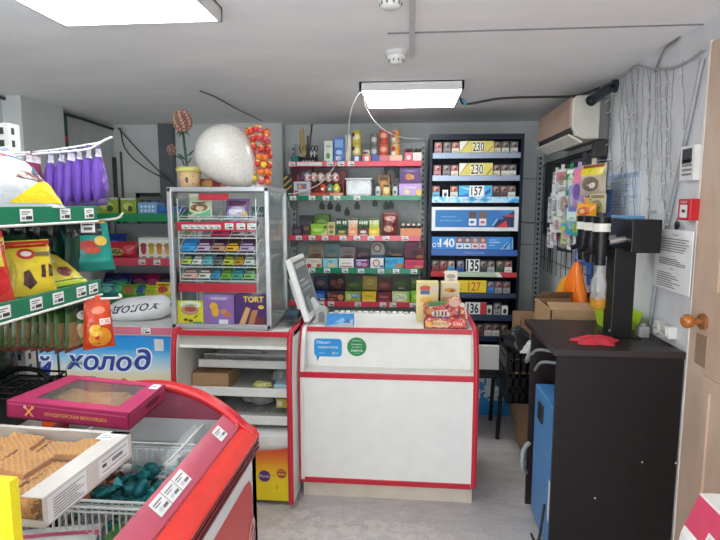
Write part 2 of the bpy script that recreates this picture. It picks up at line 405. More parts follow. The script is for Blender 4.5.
def detector(x, y, label):
    t = thing('smoke_detector', label, 'smoke detector', (x, y, CZ), 'ceiling smoke detectors')
    MB().lathe([(.052, CZ), (.052, CZ-.018), (.046, CZ-.02)], (206, 206, 204), x, y, 22).build('base', t)
    m = MB(); m.lathe([(.044, CZ-.02), (.042, CZ-.035), (.034, CZ-.038), (.034, CZ-.046), (.026, CZ-.055), (.001, CZ-.056)], (226, 226, 222), x, y, 22)
    for k in range(10):
        a = 2*PI*k/10; m.box(x+.035*math.cos(a)-.003, x+.035*math.cos(a)+.003, y+.035*math.sin(a)-.003, y+.035*math.sin(a)+.003, CZ-.047, CZ-.036, (120, 120, 120))
    m.build('sensor_head', t)
detector(-.07, 2.57, 'white round smoke detector on ceiling, closer to the rear light')
detector(-.07, 1.86, 'white round smoke detector at top edge of the photo, nearer one')
# cables
def cable(name, label, pts, r, c, cat='cable', n=8):
    m = MB(); m.tube(beziers(pts, n), r, c); o = m.build(name, org=pts[0]); return tag(o, label, cat)
GC = (216, 216, 214)
cable('power_cable', 'white cable looping from rear ceiling light down to the candy shelves', [(-.29, 3.22, 2.235), (-.31, 3.17, 2.2), atz(350, 115, 2.1)*1, at(346, 150, 3.9), at(340, 158, 4.1), at(322, 182, 4.19), at(300, 192, 4.19), at(288, 194, 4.15)], .0045, GC)
cable('lamp_cable', 'thin white cable running from rear light to top right of candy shelves', [(-.27, 3.2, 2.23), at(366, 108, 3.3), at(380, 127, 3.9), at(400, 137, 4.2), at(422, 139, 4.3)], .004, GC)
cable('black_cable', 'black cable along ceiling from rear light towards the air conditioner', [(.30, 3.5, 2.25), at(466, 104, 3.55), at(500, 98.5, 3.5), at(540, 97, 3.4), at(575, 96, 3.3), at(600, 88, 3.24)], .007, (30, 30, 34))
m = MB(); m.tube([at(466, 104, 3.55), at(463, 100, 3.5)], .009, (70, 170, 220)); tag(m.build('cable_connector', org=at(466, 104, 3.55)), 'small light blue cable connector at corner of rear ceiling light', 'connector')
cable('ceiling_wire', 'thin dark wire sagging across ceiling above the balloon', [atz(200, 91, 2.272), atz(215, 97, 2.27), atz(235, 108, 2.268), atz(262, 121, 2.26)], .004, (60, 64, 66))
cable('corner_cable', 'black cable run along top of the left wall to back corner', [(-2.6, 2.2, 2.262), (-2.6, 3.4, 2.262), (-2.6, 4.1, 2.262), (-2.595, 4.62, 2.24)], .012, (52, 60, 62))
cable('loose_wire', 'dark wire drooping across the grey left rear wall', [at(120, 128, 4.6), at(126, 150, 4.55), at(145, 168, 4.55), at(170, 181, 4.5)], .006, (66, 68, 72))
cable('slack_wire', 'second dark wire slanting down wall behind the flower pot', [at(118, 128, 4.6), at(140, 152, 4.58), at(160, 172, 4.56), at(176, 186, 4.5)], .006, (66, 68, 72))
cable('thin_wire', 'thin black wire crossing grey wall right of the blue cigarette rack', [at(518, 221, 4.6), at(530, 223, 4.7), at(545, 222, 4.74)], .004, (40, 42, 44))
# ------------------------------------------------------------------ right wall
t = thing('air_conditioner', 'beige wall air conditioner with brownish front panel, rear right', 'air conditioner', (XR, 3.63, 1.94))
prof = [(1.055, 2.195), (.925, 2.195), (.905, 2.175), (.905, 2.03), (.93, 1.975), (.97, 1.955), (1.055, 1.955)]
MB().prism(prof, 3.215, 4.03, 'y', (206, 202, 190)).build('body', t, bevel=.008)
MB().box(.896, .91, 3.235, 4.01, 2.02, 2.185, mat((168, 138, 122), .3, var=.1)).build('front_panel', t, bevel=.004)
MB().box(.903, .96, 3.25, 4.0, 1.99, 2.02, (36, 34, 36)).build('air_outlet', t)
m = MB(); m.prism([(.895, 1.985), (.89, 1.978), (.965, 1.935), (.975, 1.943)], 3.24, 4.01, 'y', (220, 216, 206)); m.build('louver', t)
MB().box(1.055, XR, 3.26, 4.0, 1.96, 2.18, (128, 128, 124)).build('mounting_bracket', t, bevel=.004)
MB().box(1.05, 1.12, 3.26, 3.32, 1.86, 1.95, (60, 58, 58)).build('pipe_cover', t)
t = thing('security_camera', 'dark bullet security camera on wall beside the air conditioner', 'security camera', (XR, 2.95, 2.2))
cp = atx(613, 86, XR-.02); c0 = at(604, 91.5, cp.y-.03); c1 = at(592, 100, cp.y-.09); NV = mat((28, 40, 52), .35)
MB().cyl((XR, cp.y, cp.z), (XR-.02, cp.y, cp.z), .035, NV, n=20).build('mount', t)
MB().tube([(XR-.02, cp.y, cp.z), (XR-.05, cp.y-.02, cp.z-.005), c0], .013, NV).build('arm', t)
dirn = (c1-c0).normalized(); m = MB(); m.cyl(c0-dirn*.02, c1, .028, NV, n=18); m.cyl(c1-dirn*.04, c1+dirn*.014, .029, NV, n=18, caps=False); m.build('housing', t)
m = MB(); m.cyl(c1+dirn*.001, c1+dirn*.006, .024, (14, 16, 20), n=18); m.ball(c1+dirn*.006, .011, (40, 44, 54)); m.build('lens', t)
# curtain of string lights
t = thing('string_light_curtain', 'unlit curtain of wire string lights on the white right wall', 'string lights', (XR, 2.7, 2.1))
WR = mat((142, 144, 146), .3)
def wl(u, v, off=.012): return atx(u, v, XR-off)
m = MB(); m.tube(beziers([wl(600, 86), wl(622, 76), wl(636, 66), wl(652, 69), wl(672, 68), wl(690, 60), wl(704, 49)]), .006, (168, 168, 168)); m.build('main_cable', t)
m = MB(); m.tube(beziers([wl(600, 84), wl(640, 60), wl(665, 44), wl(688, 28)]), .006, (120, 120, 122)); m.tube(beziers([wl(655, 72), wl(664, 50), wl(676, 40), wl(690, 24)]), .006, (130, 130, 132)); m.build('lead_cable', t)
for u0, v0, v1 in ((614, 80, 172), (620, 77, 200), (627, 74, 175), (633, 70, 230), (640, 68, 205), (648, 69, 224), (654, 69, 240), (661, 69, 200), (667, 68, 246), (674, 67, 178), (683, 60, 130), (610, 83, 215), (623, 76, 215), (637, 68, 175), (644, 69, 170), (651, 69, 175), (664, 68, 225), (658, 69, 160), (630, 72, 160)):
    m = MB(); pts = []; u = u0
    n = int((v1-v0)/7)
    for k in range(n+1):
        u += random.uniform(-1.3, 1.2); pts.append(wl(u, v0+(v1-v0)*k/n, random.uniform(.006, .022)))
    m.tube(beziers(pts, 4), .0018, WR, 5)
    for p in pts[2::2]:
        q = p+Vector((random.uniform(-.012, .0), random.uniform(-.05, .05), random.uniform(-.02, .005))); m.tube([p, q], [.002, .004], (206, 208, 206), 5)
    m.build('light_strand', t)
# things fixed to the right wall
def wallsheet(name, label, cat, u0, v0, u1, v1, c, ops=(), th=.003, off=0.):
    """flat thing on the right wall; u0, v0 = its far top corner, u1, v1 = its near bottom corner"""
    a = atx(u0, v0, XR-.002); b = atx(u1, v1, XR-.002); w = a.y-b.y; h = a.z-b.z
    th += off; m = MB(); m.box(XR-.002-th, XR-.002-off, b.y, a.y, b.z, a.z, c)
    m.decal(flatmap((XR-.002-th, a.y, b.z), (0, -1, 0), (0, 0, 1), (-1, 0, 0), w, h), ops, w, h)
    return tag(m.build(name, org=(XR, (a.y+b.y)/2, b.z)), label, cat)
INK = (90, 92, 100)
def lines(n, v0, v1, u0=.1, seed=0, c=INK, th=.012):
    rr = random.Random(seed); return [('r', u0, v0+(v1-v0)*i/n, u0+rr.uniform(.4, .8), v0+(v1-v0)*i/n+th, c) for i in range(n)]
wallsheet('notice', 'large bluish white notice sheet taped behind the beer dispenser head', 'notice', 608, 173, 639, 218, (214, 226, 240),
          [('r', .05, .82, .95, .93, (176, 202, 232)), ('t', 'УГОЛОК', .5, .875, .06, (60, 80, 120)), ('r', .06, .42, .94, .47, (190, 205, 228))]+lines(6, .5, .78, .1, 3, (120, 130, 150))+lines(5, .08, .38, .1, 4, (140, 150, 170)))
wallsheet('paper_list', 'white printed list taped to wall below the red call point', 'notice', 662.5, 228, 695, 297, (246, 246, 246),
          [('t', 'Внимание', .56, .92, .03, INK), ('t', 'Цены', .56, .57, .03, INK), ('t', 'Режим', .5, .36, .03, INK)]+lines(6, .64, .88, .15, 5)+lines(4, .42, .54, .15, 6)+lines(7, .05, .31, .12, 7), off=.02)
a = atx(681, 147, XR-.03); b = atx(694, 180, XR-.03)
t = thing('alarm_panel', 'white wall alarm panel with black screen near the door top', 'alarm panel', (XR, (a.y+b.y)/2, b.z))
MB().box(XR-.03, XR, b.y+.01, a.y, b.z, a.z, (224, 224, 222)).build('case', t, bevel=.003)
m = MB(); m.box(XR-.032, XR-.03, b.y+.03, a.y-.02, a.z-.07, a.z-.012, (26, 28, 34)); m.build('screen', t)
m = MB()
for k in range(4): m.box(XR-.032, XR-.03, b.y+.025, a.y-.025, b.z+.02+k*.018, b.z+.028+k*.018, (120, 120, 122))
m.build('button_row', t)
a = atx(678.5, 199, XR-.04); b = atx(689, 220.5, XR-.04)
t = thing('fire_call_point', 'red manual fire alarm call point on the right wall', 'fire alarm', (XR, (a.y+b.y)/2, b.z))
MB().box(XR-.04, XR, b.y, a.y, b.z, a.z, (196, 30, 44)).build('case', t, bevel=.004)
m = MB(); w = a.y-b.y; h = a.z-b.z; fm = flatmap((XR-.04, a.y, b.z), (0, -1, 0), (0, 0, 1), (-1, 0, 0), w, h)
m.decal(fm, [('r', .2, .12, .8, .72, (238, 236, 234)), ('r', .36, .36, .64, .5, (60, 60, 64)), ('e', .5, .43, .08, .07, (20, 20, 20)), ('t', 'ПОЖАР', .5, .85, .12, WHITE)], w, h); m.build('press_plate', t)
kq = atx(677, 224, XR-.015)
m = MB(); m.tube(beziers([(XR-.01, kq.y, kq.z+.03), (XR-.015, kq.y+.008, kq.z+.012), (XR-.015, kq.y, kq.z)]), .002, (40, 40, 44)); m.ball((XR-.015, kq.y, kq.z-.005), (.006, .022, .018), (34, 34, 38)); m.tube([(XR-.014, kq.y+.01, kq.z-.015), (XR-.014, kq.y+.03, kq.z-.055)], .004, (120, 116, 108))
tag(m.build('key', org=(XR, kq.y, kq.z)), 'small black-headed key hanging below the red call point', 'key')
cable('wall_conduit', 'grey conduit slanting down white wall behind the papers', [wl(703, 58, .01), wl(684, 147, .01), wl(668, 222, .01), wl(656, 280, .01), wl(650, 325, .01)], .009, (158, 160, 164))
a = atx(662, 320, XR); b = atx(677, 340, XR)
t = thing('socket_outlet', 'white double socket outlet low on the right wall above desk', 'socket', (XR, (a.y+b.y)/2, b.z))
MB().box(XR-.035, XR, b.y, a.y, b.z, a.z, (226, 224, 218)).build('case', t, bevel=.006)
mid = (a.y+b.y)/2
for k, yy in enumerate(((a.y+mid)/2, (b.y+mid)/2)):
    m = MB(); m.cyl((XR-.035, yy, (a.z+b.z)/2), (XR-.043, yy, (a.z+b.z)/2), .024, (214, 212, 206), n=18); m.cyl((XR-.043, yy-.009, (a.z+b.z)/2), (XR-.0435, yy-.009, (a.z+b.z)/2), .004, BLACK, n=8); m.cyl((XR-.043, yy+.009, (a.z+b.z)/2), (XR-.0435, yy+.009, (a.z+b.z)/2), .004, BLACK, n=8); m.build('socket_face', t)
# ================================================================== desk and beer dispenser on the right
DX0, DX1, DY0, DY1, DZ = .60, 1.108, 2.225, 2.80, 1.0
t = thing('desk', 'tall dark wenge desk standing against the right wall', 'desk', (.85, 2.5, 0))
MB().box(DX0-.005, DX1, DY0-.008, DY1+.006, DZ-.028, DZ, DARKW).build('desktop', t, bevel=.002)
MB().box(DX0+.01, DX1-.002, DY0, DY0+.02, 0, DZ-.028, mat((24, 18, 20), .5, var=.16, scale=30, spec=.3)).build('end_panel', t)
MB().box(DX0+.03, DX1-.002, DY1-.02, DY1, 0, DZ-.028, DARKW).build('far_panel', t)
MB().box(DX1-.03, DX1-.012, DY0+.02, DY1-.02, .1, DZ-.028, DARKW).build('back_panel', t)
m = MB()
for u, v in ((676, 463), (642, 462), (595, 498)):
    p = at(u, v, DY0); m.cyl((p.x, DY0-.002, p.z), (p.x, DY0, p.z), .004, (200, 198, 194), n=10)
m.build('screw_cap', t)
# blue cooler below
t = thing('beer_cooler', 'blue metal cooler box standing under the dark desk', 'cooler', (.82, 2.48, 0))
BL = mat((74, 134, 190), .35); 
MB().box(.635, 1.04, 2.27, 2.68, .03, .70, BL).build('body', t, bevel=.006)
MB().box(.625, .636, 2.50, 2.58, .56, .65, (20, 22, 26)).build('tap_outlet', t, bevel=.006)
MB().box(.6335, .635, 2.31, 2.36, .17, .36, (214, 222, 226)).build('sticker', t)
for yy in (2.3, 2.64): MB().box(.66, 1.0, yy, yy+.03, 0, .03, BLACK).build('foot', t)
cable('hose', 'pale plastic hose curving from cooler side down to floor', [(.63, 2.74, .36), (.605, 2.72, .345), (.588, 2.70, .31), (.592, 2.70, .24), (.62, 2.74, .20)], .012, (150, 156, 160))
cable('cooler_cord', 'black power cord hanging at foot of the blue cooler', [(.63, 2.4, .22), (.615, 2.38, .12), (.61, 2.40, .04), (.605, 2.44, .008), (.60, 2.5, .008)], .006, (30, 34, 36))
cable('drain_hose', 'grey plastic hose looping from black crate into the desk', [(.76, 3.12, .80), (.70, 3.05, .74), (.665, 2.9, .66), (.66, 2.7, .80), (.74, 2.55, .84)], .008, (150, 154, 158))
cable('tap_hose', 'second grey hose looping beside black crate under the desk', [(.74, 3.16, .84), (.69, 3.06, .78), (.64, 2.92, .74), (.645, 2.72, .86), (.73, 2.6, .88)], .008, (160, 164, 168))
# dispenser
BK = mat((16, 16, 19), .36, spec=.35); 
t = thing('beer_dispenser', 'black beer dispenser column with three taps on the desk', 'beer dispenser', (.95, 2.49, DZ))
MB().box(.893, .985, 2.44, 2.54, DZ, 1.40, BK).build('column', t, bevel=.004)
MB().box(.928, 1.048, 2.36, 2.70, 1.385, 1.525, BK).build('head', t, bevel=.004)
MB().box(.88, 1.02, 2.42, 2.56, DZ, DZ+.006, BK).build('base_plate', t)
m = MB(); m.cyl((.893, 2.45, DZ+.03), (.890, 2.45, DZ+.03), .006, STEEL, n=10); m.build('column_screw', t)
WB = mat((226, 224, 216), .4)
for k, yy in enumerate((2.43, 2.545, 2.66)):
    tp = MB(); x = .828
    tp.cyl((x, yy, 1.505), (x, yy, 1.535), .036, BK, n=18); tp.cyl((x, yy, 1.435), (x, yy, 1.475), .031, BK, n=18); tp.cyl((x, yy, 1.40), (x, yy, 1.436), .036, BK, n=18)
    tp.cyl((x, yy, 1.365), (x, yy, 1.40), .03, BK, n=16); tp.cyl((x, yy, 1.325), (x, yy, 1.365), .024, BK, n=16)
    tp.cyl((x, yy, 1.42), (.93, yy, 1.44), .013, STEEL, n=12); tp.cyl((x-.03, yy+.01, 1.39), (x-.055, yy+.01, 1.38), .012, BK, n=10)
    tb = tp.build('tap', t)
    MB().cyl((x, yy, 1.472), (x, yy, 1.507), .037, WB, n=20).build('white_collar', tb)
p0 = Vector((.828, 2.43, 1.13))
t = thing('beer_bottle', 'clear plastic bottle with a little beer below nearest tap', 'bottle', p0)
m = MB(); m.lathe([(.033, 1.179), (.033, 1.185), (.031, 1.20), (.034, 1.23), (.032, 1.255), (.02, 1.29), (.0135, 1.305), (.0135, 1.33)], PLASTIC, p0.x, p0.y, 22, cap=False); m.build('bottle_shell', t)
m = MB(); m.lathe([(.012, 1.13), (.028, 1.132), (.033, 1.14), (.033, 1.179)], BEER, p0.x, p0.y, 22); m.build('beer', t)
# things on the desk
m = MB(); m.T = Matrix.Translation((.80, 2.36, DZ)) @ Matrix.Rotation(R(8), 4, 'Z')
def rag(u, v):
    a = u*2*PI; r = v*(1+.16*math.sin(5*a+1)+.08*math.sin(9*a)); return Vector((.095*r*math.cos(a), .075*r*math.sin(a), .022*(1-v**2.2)+.008*math.sin(7*a)*v*(1-v)+.002+.006*math.sin(3*a+4*v)*(1-v)))
m.grid(rag, 48, 8, mat((196, 48, 62), .8, bump=.3)); tag(m.build('cleaning_cloth', org=(.80, 2.36, DZ)), 'crumpled red cleaning cloth lying on the dark desk', 'cloth')
t = thing('plastic_basket', 'lime green plastic basket on desk behind black dispenser column', 'basket', (.99, 2.66, DZ))
LM = mat((176, 214, 40), .3)
m = MB()
pr0 = [(-.085, -.065), (.085, -.065), (.085, .065), (-.085, .065)]; cx, cy = 1.0, 2.66
for z0, k0, z1, k1 in ((DZ, 1., DZ+.08, 1.22), (DZ+.08, 1.22, DZ+.085, 1.3), (DZ+.085, 1.3, DZ+.078, 1.18), (DZ+.078, 1.18, DZ+.006, .96)):
    vs = [(cx+x*k0*.8, cy+y*k0, z0) for x, y in pr0]+[(cx+x*k1*.8, cy+y*k1, z1) for x, y in pr0]
    m.add(vs, [(k, (k+1) % 4, 4+(k+1) % 4, 4+k) for k in range(4)], LM)
m.add([(cx+x*.8, cy+y, DZ+.001) for x, y in pr0], [(0, 1, 2, 3)], LM); m.build('tub', t)
m = MB(); m.tube(beziers([(.925, 2.6, DZ+.08), (.915, 2.64, DZ+.12), (.93, 2.7, DZ+.10)]), .008, LM); m.build('basket_handle', t)
m = MB(); m.box(1.02, 1.065, 2.45, 2.50, DZ, DZ+.05, (150, 150, 148)); m.box(1.03, 1.055, 2.46, 2.49, DZ+.05, DZ+.062, (140, 140, 138))
tag(m.build('power_adapter', org=(1.06, 2.42, DZ), bevel=.004), 'small white power adapter standing right of dispenser column', 'adapter')
carton('booklet', 'blue folded booklet lying on top of dispenser head', 'booklet', .975, 2.44, 1.5265, .07, .012, .2, (112, 164, 206), top=[('r', .1, .1, .9, .9, (150, 192, 224))])
# cartons, crate, chair beyond the desk
def open_carton(name, label, x0, x1, y0, y1, z0, z1, flaps=True):
    t = thing(name, label, 'box', ((x0+x1)/2, (y0+y1)/2, z0))
    m = MB(); m.box(x0, x1, y0, y0+.006, z0, z1, CARD); m.box(x0, x1, y1-.006, y1, z0, z1, CARD); m.box(x0, x0+.006, y0, y1, z0, z1, CARD); m.box(x1-.006, x1, y0, y1, z0, z1, CARD); m.box(x0, x1, y0, y1, z0, z0+.006, CARD)
    m.build('carton_body', t)
    if flaps:
        w = min(.13, (y1-y0)*.45)
        m = MB(); m.add([(x0, y0, z1), (x1, y0, z1), (x1-.01, y0+w, z1+.015), (x0+.01, y0+w, z1+.018)], [(0, 1, 2, 3)], CARD); m.build('flap', t)
        m = MB(); m.add([(x1, y0, z1), (x1, y1, z1), (x1-w*.7, y1-.02, z1+.05), (x1-w*.7, y0+.02, z1+.05)], [(0, 1, 2, 3)], CARD); m.build('flap', t)
        m = MB(); m.add([(x0, y1, z1), (x1, y1, z1), (x1-.02, y1-.08, z1+.05), (x0+.02, y1-.08, z1+.05)], [(0, 1, 2, 3)], CARD); m.build('flap', t)
    return t
open_carton('cardboard_box', 'open cardboard box with loose flaps showing behind the dark desk', .735, 1.09, 2.84, 3.2, .0, 1.045)
open_carton('cardboard_box', 'tan cardboard box with plain front standing behind black crate', .77, .92, 3.75, 4.05, .0, .80, False)
open_carton('cardboard_box', 'brown cardboard box on floor under the black crate', .735, 1.08, 3.22, 3.62, .0, .375, False)
t = thing('plastic_crate', 'black perforated plastic crate on brown box left of desk', 'crate', (.8, 3.42, .38))
m = MB(); x0, x1, y0, y1, z0, z1 = .60, .92, 3.26, 3.66, .377, .69
for z in (z0, z0+.10, z0+.2, z1-.035):
    for a in ((x0, x1, y0, y0+.012), (x0, x1, y1-.012, y1), (x0, x0+.012, y0, y1), (x1-.012, x1, y0, y1)): m.box(*a, z, z+.06 if z < z1-.05 else z1, BK)
m.box(x0, x1, y0, y1, z0, z0+.01, BK); m.build('crate_shell', t)
m = MB()
for k in range(9):
    m.box(x0, x0+.012, y0+(y1-y0)*k/8-.006, y0+(y1-y0)*k/8+.006, z0, z1, BK); m.box(x0+(x1-x0)*k/8-.006, x0+(x1-x0)*k/8+.006, y0, y0+.012, z0, z1, BK)
m.build('crate_rib', t)
def lump(name, label, cat, c, r, colr, seed, group=None, amp=.35, n=26):
    m = MB(); f = lambda q: 1+amp*noise.noise(q*1.6+Vector((seed, 0, 0)))+amp*.5*noise.noise(q*4+Vector((0, seed, 0)))
    m.ball(c, r, colr, n, int(n*.7), f); return tag(m.build(name, org=c), label, cat, group)
lump('plastic_bag', 'crumpled black bag on top of the black crate', 'bag', (.70, 3.53, .70), (.095, .11, .085), mat((40, 40, 42), .35), 3)
lump('plastic_bag', 'crumpled white plastic bag hanging over black crate edge', 'bag', (.79, 3.36, .665), (.085, .07, .075), mat((206, 206, 204), .3), 5)
t = thing('chair', 'white-backed chair with black legs behind right end of counter', 'chair', (.5, 3.6, 0))
MB().box(.30, .66, 3.56, 3.58, .49, .66, (222, 222, 218)).build('backrest', t, bevel=.009)
MB().box(.30, .66, 3.575, 3.95, .425, .455, BK).build('seat', t, bevel=.01)
for x, y in ((.33, 3.60), (.63, 3.60), (.33, 3.92), (.63, 3.92)): MB().tube([(x, y, .43), (x-.02, y-.012, 0)], .014, BK, 8).build('leg', t)
for x in (.34, .62): MB().box(x-.01, x+.01, 3.578, 3.592, .44, .60, BK).build('back_strut', t)
BAG = gradient('blue_sack_print', 2, [(0, (36, 116, 178)), (.12, (50, 132, 196)), (.2, (206, 218, 226)), (.27, (180, 200, 214)), (.3, (44, 146, 214)), (.45, (40, 150, 226))])
p = Vector((.66, 4.02, 0))
pouch('laundry_sack', 'blue and white plastic sack on floor behind the chair', 'sack', .57, 4.0, .004, .40, .50, .15, mat((52, 138, 204), .3), [('r', .1, .28, .95, .62, (214, 220, 224)), ('e', .3, .5, .18, .1, (70, 150, 210)), ('e', .7, .42, .16, .08, (226, 230, 232)), ('r', .06, .7, .9, .86, (36, 160, 236))], seed=4)
# small box at the lower right corner, on a stand
SP = Vector((.865, 1.403, .66))
t = thing('stand', 'slim white stand carrying the pink box near the door', 'stand', (SP.x, SP.y, 0))
MB().cyl((SP.x+.05, SP.y, 0), (SP.x+.05, SP.y, SP.z-.02), .03, (200, 200, 198)).build('post', t); MB().cyl((SP.x+.05, SP.y, 0), (SP.x+.05, SP.y, .02), .13, (200, 200, 198), n=24).build('base', t); MB().box(SP.x-.06, SP.x+.16, SP.y-.1, SP.y+.1, SP.z-.02, SP.z, (210, 210, 208)).build('top', t)
t = thing('gift_box', 'pink and white box with handle at lower right edge', 'box', SP, rz=R(-90))
PK = mat((206, 62, 96), .35)
m = MB(); m.prism([(-.118, 0), (-.112, .035), (-.07, .15), (.07, .15), (.07, 0)], -.06, .16, 'x', (232, 232, 230))
sl = Vector((0, .042, .115)).normalized(); sh_ = .1224
m.decal(flatmap((-.06, -.112, .035), (1, 0, 0), sl, (0, -sl.z, sl.y), .22, sh_), [('r', .0, .18, .42, .96, PK), ('r', .42, .5, .98, .96, PK), ('r', .46, .06, .96, .44, (206, 210, 210))]+lines(4, .1, .42, .5, 8), .22, sh_)
m.build('box_body', t, local=True)
m = MB(); m.tube(beziers([(0, 0, .15), (.01, 0, .185), (.06, 0, .2), (.11, 0, .185), (.12, 0, .15)]), .011, (228, 226, 224), 8); m.build('handle', t, local=True)
# ------------------------------------------------------------------ goods hanging on the right wall behind
t = thing('wall_rack', 'dark wire rack on rear right wall hung with small goods', 'rack', (XR-.02, 4.0, 1.0))
m = MB()
for z in (1.15, 1.35, 1.55, 1.75, 1.9): m.cyl((XR-.02, 3.27, z), (XR-.02, 4.68, z), .004, (70, 72, 76), n=6)
for k in range(12): y = 3.3+k*.125; m.cyl((XR-.014, y, 1.05), (XR-.014, y, 1.92), .003, (70, 72, 76), n=6)
m.build('wire_grid', t)
MB().box(XR+.001, XR+.008, 3.3, 4.69, 1.34, 1.93, (58, 61, 68)).build('backing_board', t)
up = MB(); up.box(1.06, 1.10, 4.70, 4.73, .7, 1.98, (182, 186, 188))
for k in range(30): up.box(1.072, 1.088, 4.696, 4.701, .74+k*.042, .76+k*.042, (24, 26, 30))
up.build('slotted_upright', t)
def hang(name, label, cat, u, v, w, h, d, c, ops, x=.99, seed=0, rz=-78, card=False):
    """pack hanging from a hook on the right wall, its top middle seen at u, v"""
    p = atx(u, v, x)
    m = MB()
    if card:
        m.box(-w/2, w/2, -.002, .002, 0, h, c); m.decal(flatmap((-w/2, -.002, 0), (1, 0, 0), (0, 0, 1), (0, -1, 0), w, h), ops, w, h)
        m.ball((0, -.012, h*.4), (w*.3, .016, h*.24), PLASTIC, 12, 8)
    else: pouch_geo(m, w, h, d, c, ops, seed=seed)
    m.box(-.02, .02, -.0015, .0015, h-.005, h+.03, c)
    m.tube([(0, 0, h+.02), (0, (XR-.02-p.x)*.95, h+.022)], .0025, (170, 172, 174), 5)
    o = m.build(name, local=True); o.location = (p.x, p.y, p.z-h); o.rotation_euler = (0, 0, R(rz)); tag(o, label, cat, None); return o
hang('toy_pack', 'white carded toy with pink print, top row behind dispenser', 'toy pack', 563, 169, .2, .18, .03, (212, 208, 204), [('r', .1, .55, .9, .9, (190, 120, 130)), ('e', .5, .6, .25, .2, (150, 110, 90)), ('r', .1, .1, .6, .2, (120, 120, 130))], card=True)
hang('toy_pack', 'green carded toy next to white one in top row', 'toy pack', 572, 168, .13, .17, .03, (28, 130, 78), [('e', .5, .5, .3, .3, (200, 220, 190)), ('r', .1, .8, .9, .95, (230, 230, 220))], card=True)
hang('toy_pack', 'purple and pink hanging toy pack below the air conditioner', 'toy pack', 580, 167, .14, .24, .03, (176, 140, 190), [('r', .1, .6, .9, .95, (226, 120, 160)), ('e', .5, .4, .3, .2, (110, 80, 150))], seed=2)
hang('toy_pack', 'large yellow topped toy pack under air conditioner end', 'toy pack', 594, 164, .26, .165, .04, (196, 182, 160), [('r', .05, .62, .95, .92, (226, 204, 30)), ('r', .1, .88, .9, .98, (140, 60, 40)), ('e', .5, .35, .34, .24, (120, 104, 84)), ('e', .62, .3, .12, .1, (220, 214, 200))], seed=3)
hang('toy_pack', 'tall narrow white card near slotted upright, second row', 'toy pack', 556, 184, .10, .22, .02, (206, 208, 210), [('r', .2, .2, .8, .5, (150, 150, 160))], card=True)
hang('toy_pack', 'white carded toy with brown figure in second row', 'toy pack', 565, 185, .18, .2, .03, (210, 206, 204), [('e', .5, .4, .25, .25, (150, 100, 84)), ('r', .1, .8, .9, .95, (170, 150, 150))], card=True)
hang('toy_pack', 'lilac carded toy hanging in second row middle', 'toy pack', 576, 185, .16, .16, .03, (150, 140, 190), [('e', .5, .5, .3, .3, (220, 214, 230)), ('r', .1, .05, .9, .2, (90, 110, 170))], card=True)
hang('snack_pack', 'orange and yellow snack bag hanging above the nearest taps', 'snack pack', 587, 203, .2, .12, .04, (232, 160, 34), [('e', .5, .62, .32, .2, (206, 80, 40)), ('r', .1, .1, .9, .3, (240, 206, 40)), ('e', .45, .62, .16, .1, (230, 190, 120))], x=.96, seed=5)
hang('toy_pack', 'teal and white hanging card left of orange snack bag', 'toy pack', 574, 207, .18, .17, .03, (36, 150, 168), [('r', .05, .5, .7, .95, (206, 226, 214)), ('r', .5, .1, .9, .4, (150, 200, 40))], card=True)
hang('toy_pack', 'white card with green strip, third row by slotted upright', 'toy pack', 559, 212, .16, .14, .03, (214, 216, 212), [('r', .05, .78, .95, .95, (110, 170, 50)), ('e', .4, .4, .2, .2, (170, 60, 60))], card=True)
hang('toy_pack', 'white card with red marks in lowest row', 'toy pack', 556, 226, .16, .13, .03, (216, 214, 212), [('e', .3, .5, .14, .25, (190, 50, 70)), ('e', .7, .5, .14, .25, (60, 60, 64))], card=True)
hang('toy_pack', 'lime and pink card in lowest row beside white card', 'toy pack', 567, 222, .14, .14, .03, (170, 200, 60), [('e', .5, .5, .3, .2, (210, 80, 130)), ('r', .1, .8, .9, .95, (60, 160, 190))], card=True)
hang('battery_pack', 'black hanging pack with red print behind the taps', 'pack', 565, 233, .2, .12, .03, (34, 26, 28), [('r', .08, .55, .92, .8, (150, 44, 40)), ('r', .2, .2, .8, .4, (120, 90, 70))], card=True)
for lb, u, v, w, h, c, c2 in (('white and red carded toy at far left of top row', 557, 172, .1, .1, (214, 212, 210), (190, 60, 60)), ('small silver carded toy between second and third rows', 561, 200, .12, .12, (170, 172, 176), (110, 100, 110)), ('tan carded toy low in second row', 569, 203, .14, .13, (190, 170, 150), (120, 80, 60)), ('white and lilac carded toy right of second row middle', 583, 190, .12, .15, (214, 210, 220), (150, 120, 180)), ('black and silver carded toy behind the orange snack bag', 592, 196, .14, .16, (60, 60, 66), (190, 190, 190)), ('white tag card at lowest row end by taps', 572, 229, .1, .13, (220, 220, 216), (90, 90, 96)), ('brown and white carded toy in third row', 566, 214, .11, .12, (200, 190, 180), (140, 90, 70)), ('grey and white narrow card below first toy', 552, 197, .1, .18, (196, 198, 200), (130, 132, 140)), ('pale yellow card under yellow topped pack', 598, 194, .16, .1, (206, 200, 160), (150, 130, 80)), ('white card with dark marks in lowest row left', 551, 228, .1, .14, (210, 208, 206), (70, 66, 76))):
    hang('toy_pack', lb, 'toy pack', u, v, w, h, .02, c, [('e', .5, .45, .26, .24, c2), ('r', .1, .78, .9, .94, tuple(int(q*.75+30) for q in c2))], card=True, x=1.0)
hang('bag_pack', 'blue film wrapped pack hanging high behind taps', 'pack', 601, 190, .22, .24, .04, mat((70, 96, 150), .25), [('e', .4, .5, .3, .2, (130, 150, 190)), ('r', .6, .1, .8, .9, (180, 190, 205))], x=1.03, seed=8)
hang('bag_pack', 'dark navy pack hanging directly under air conditioner', 'pack', 585, 158, .3, .16, .04, mat((34, 36, 46), .3), [('e', .4, .5, .3, .2, (54, 60, 84))], x=1.03, seed=9)
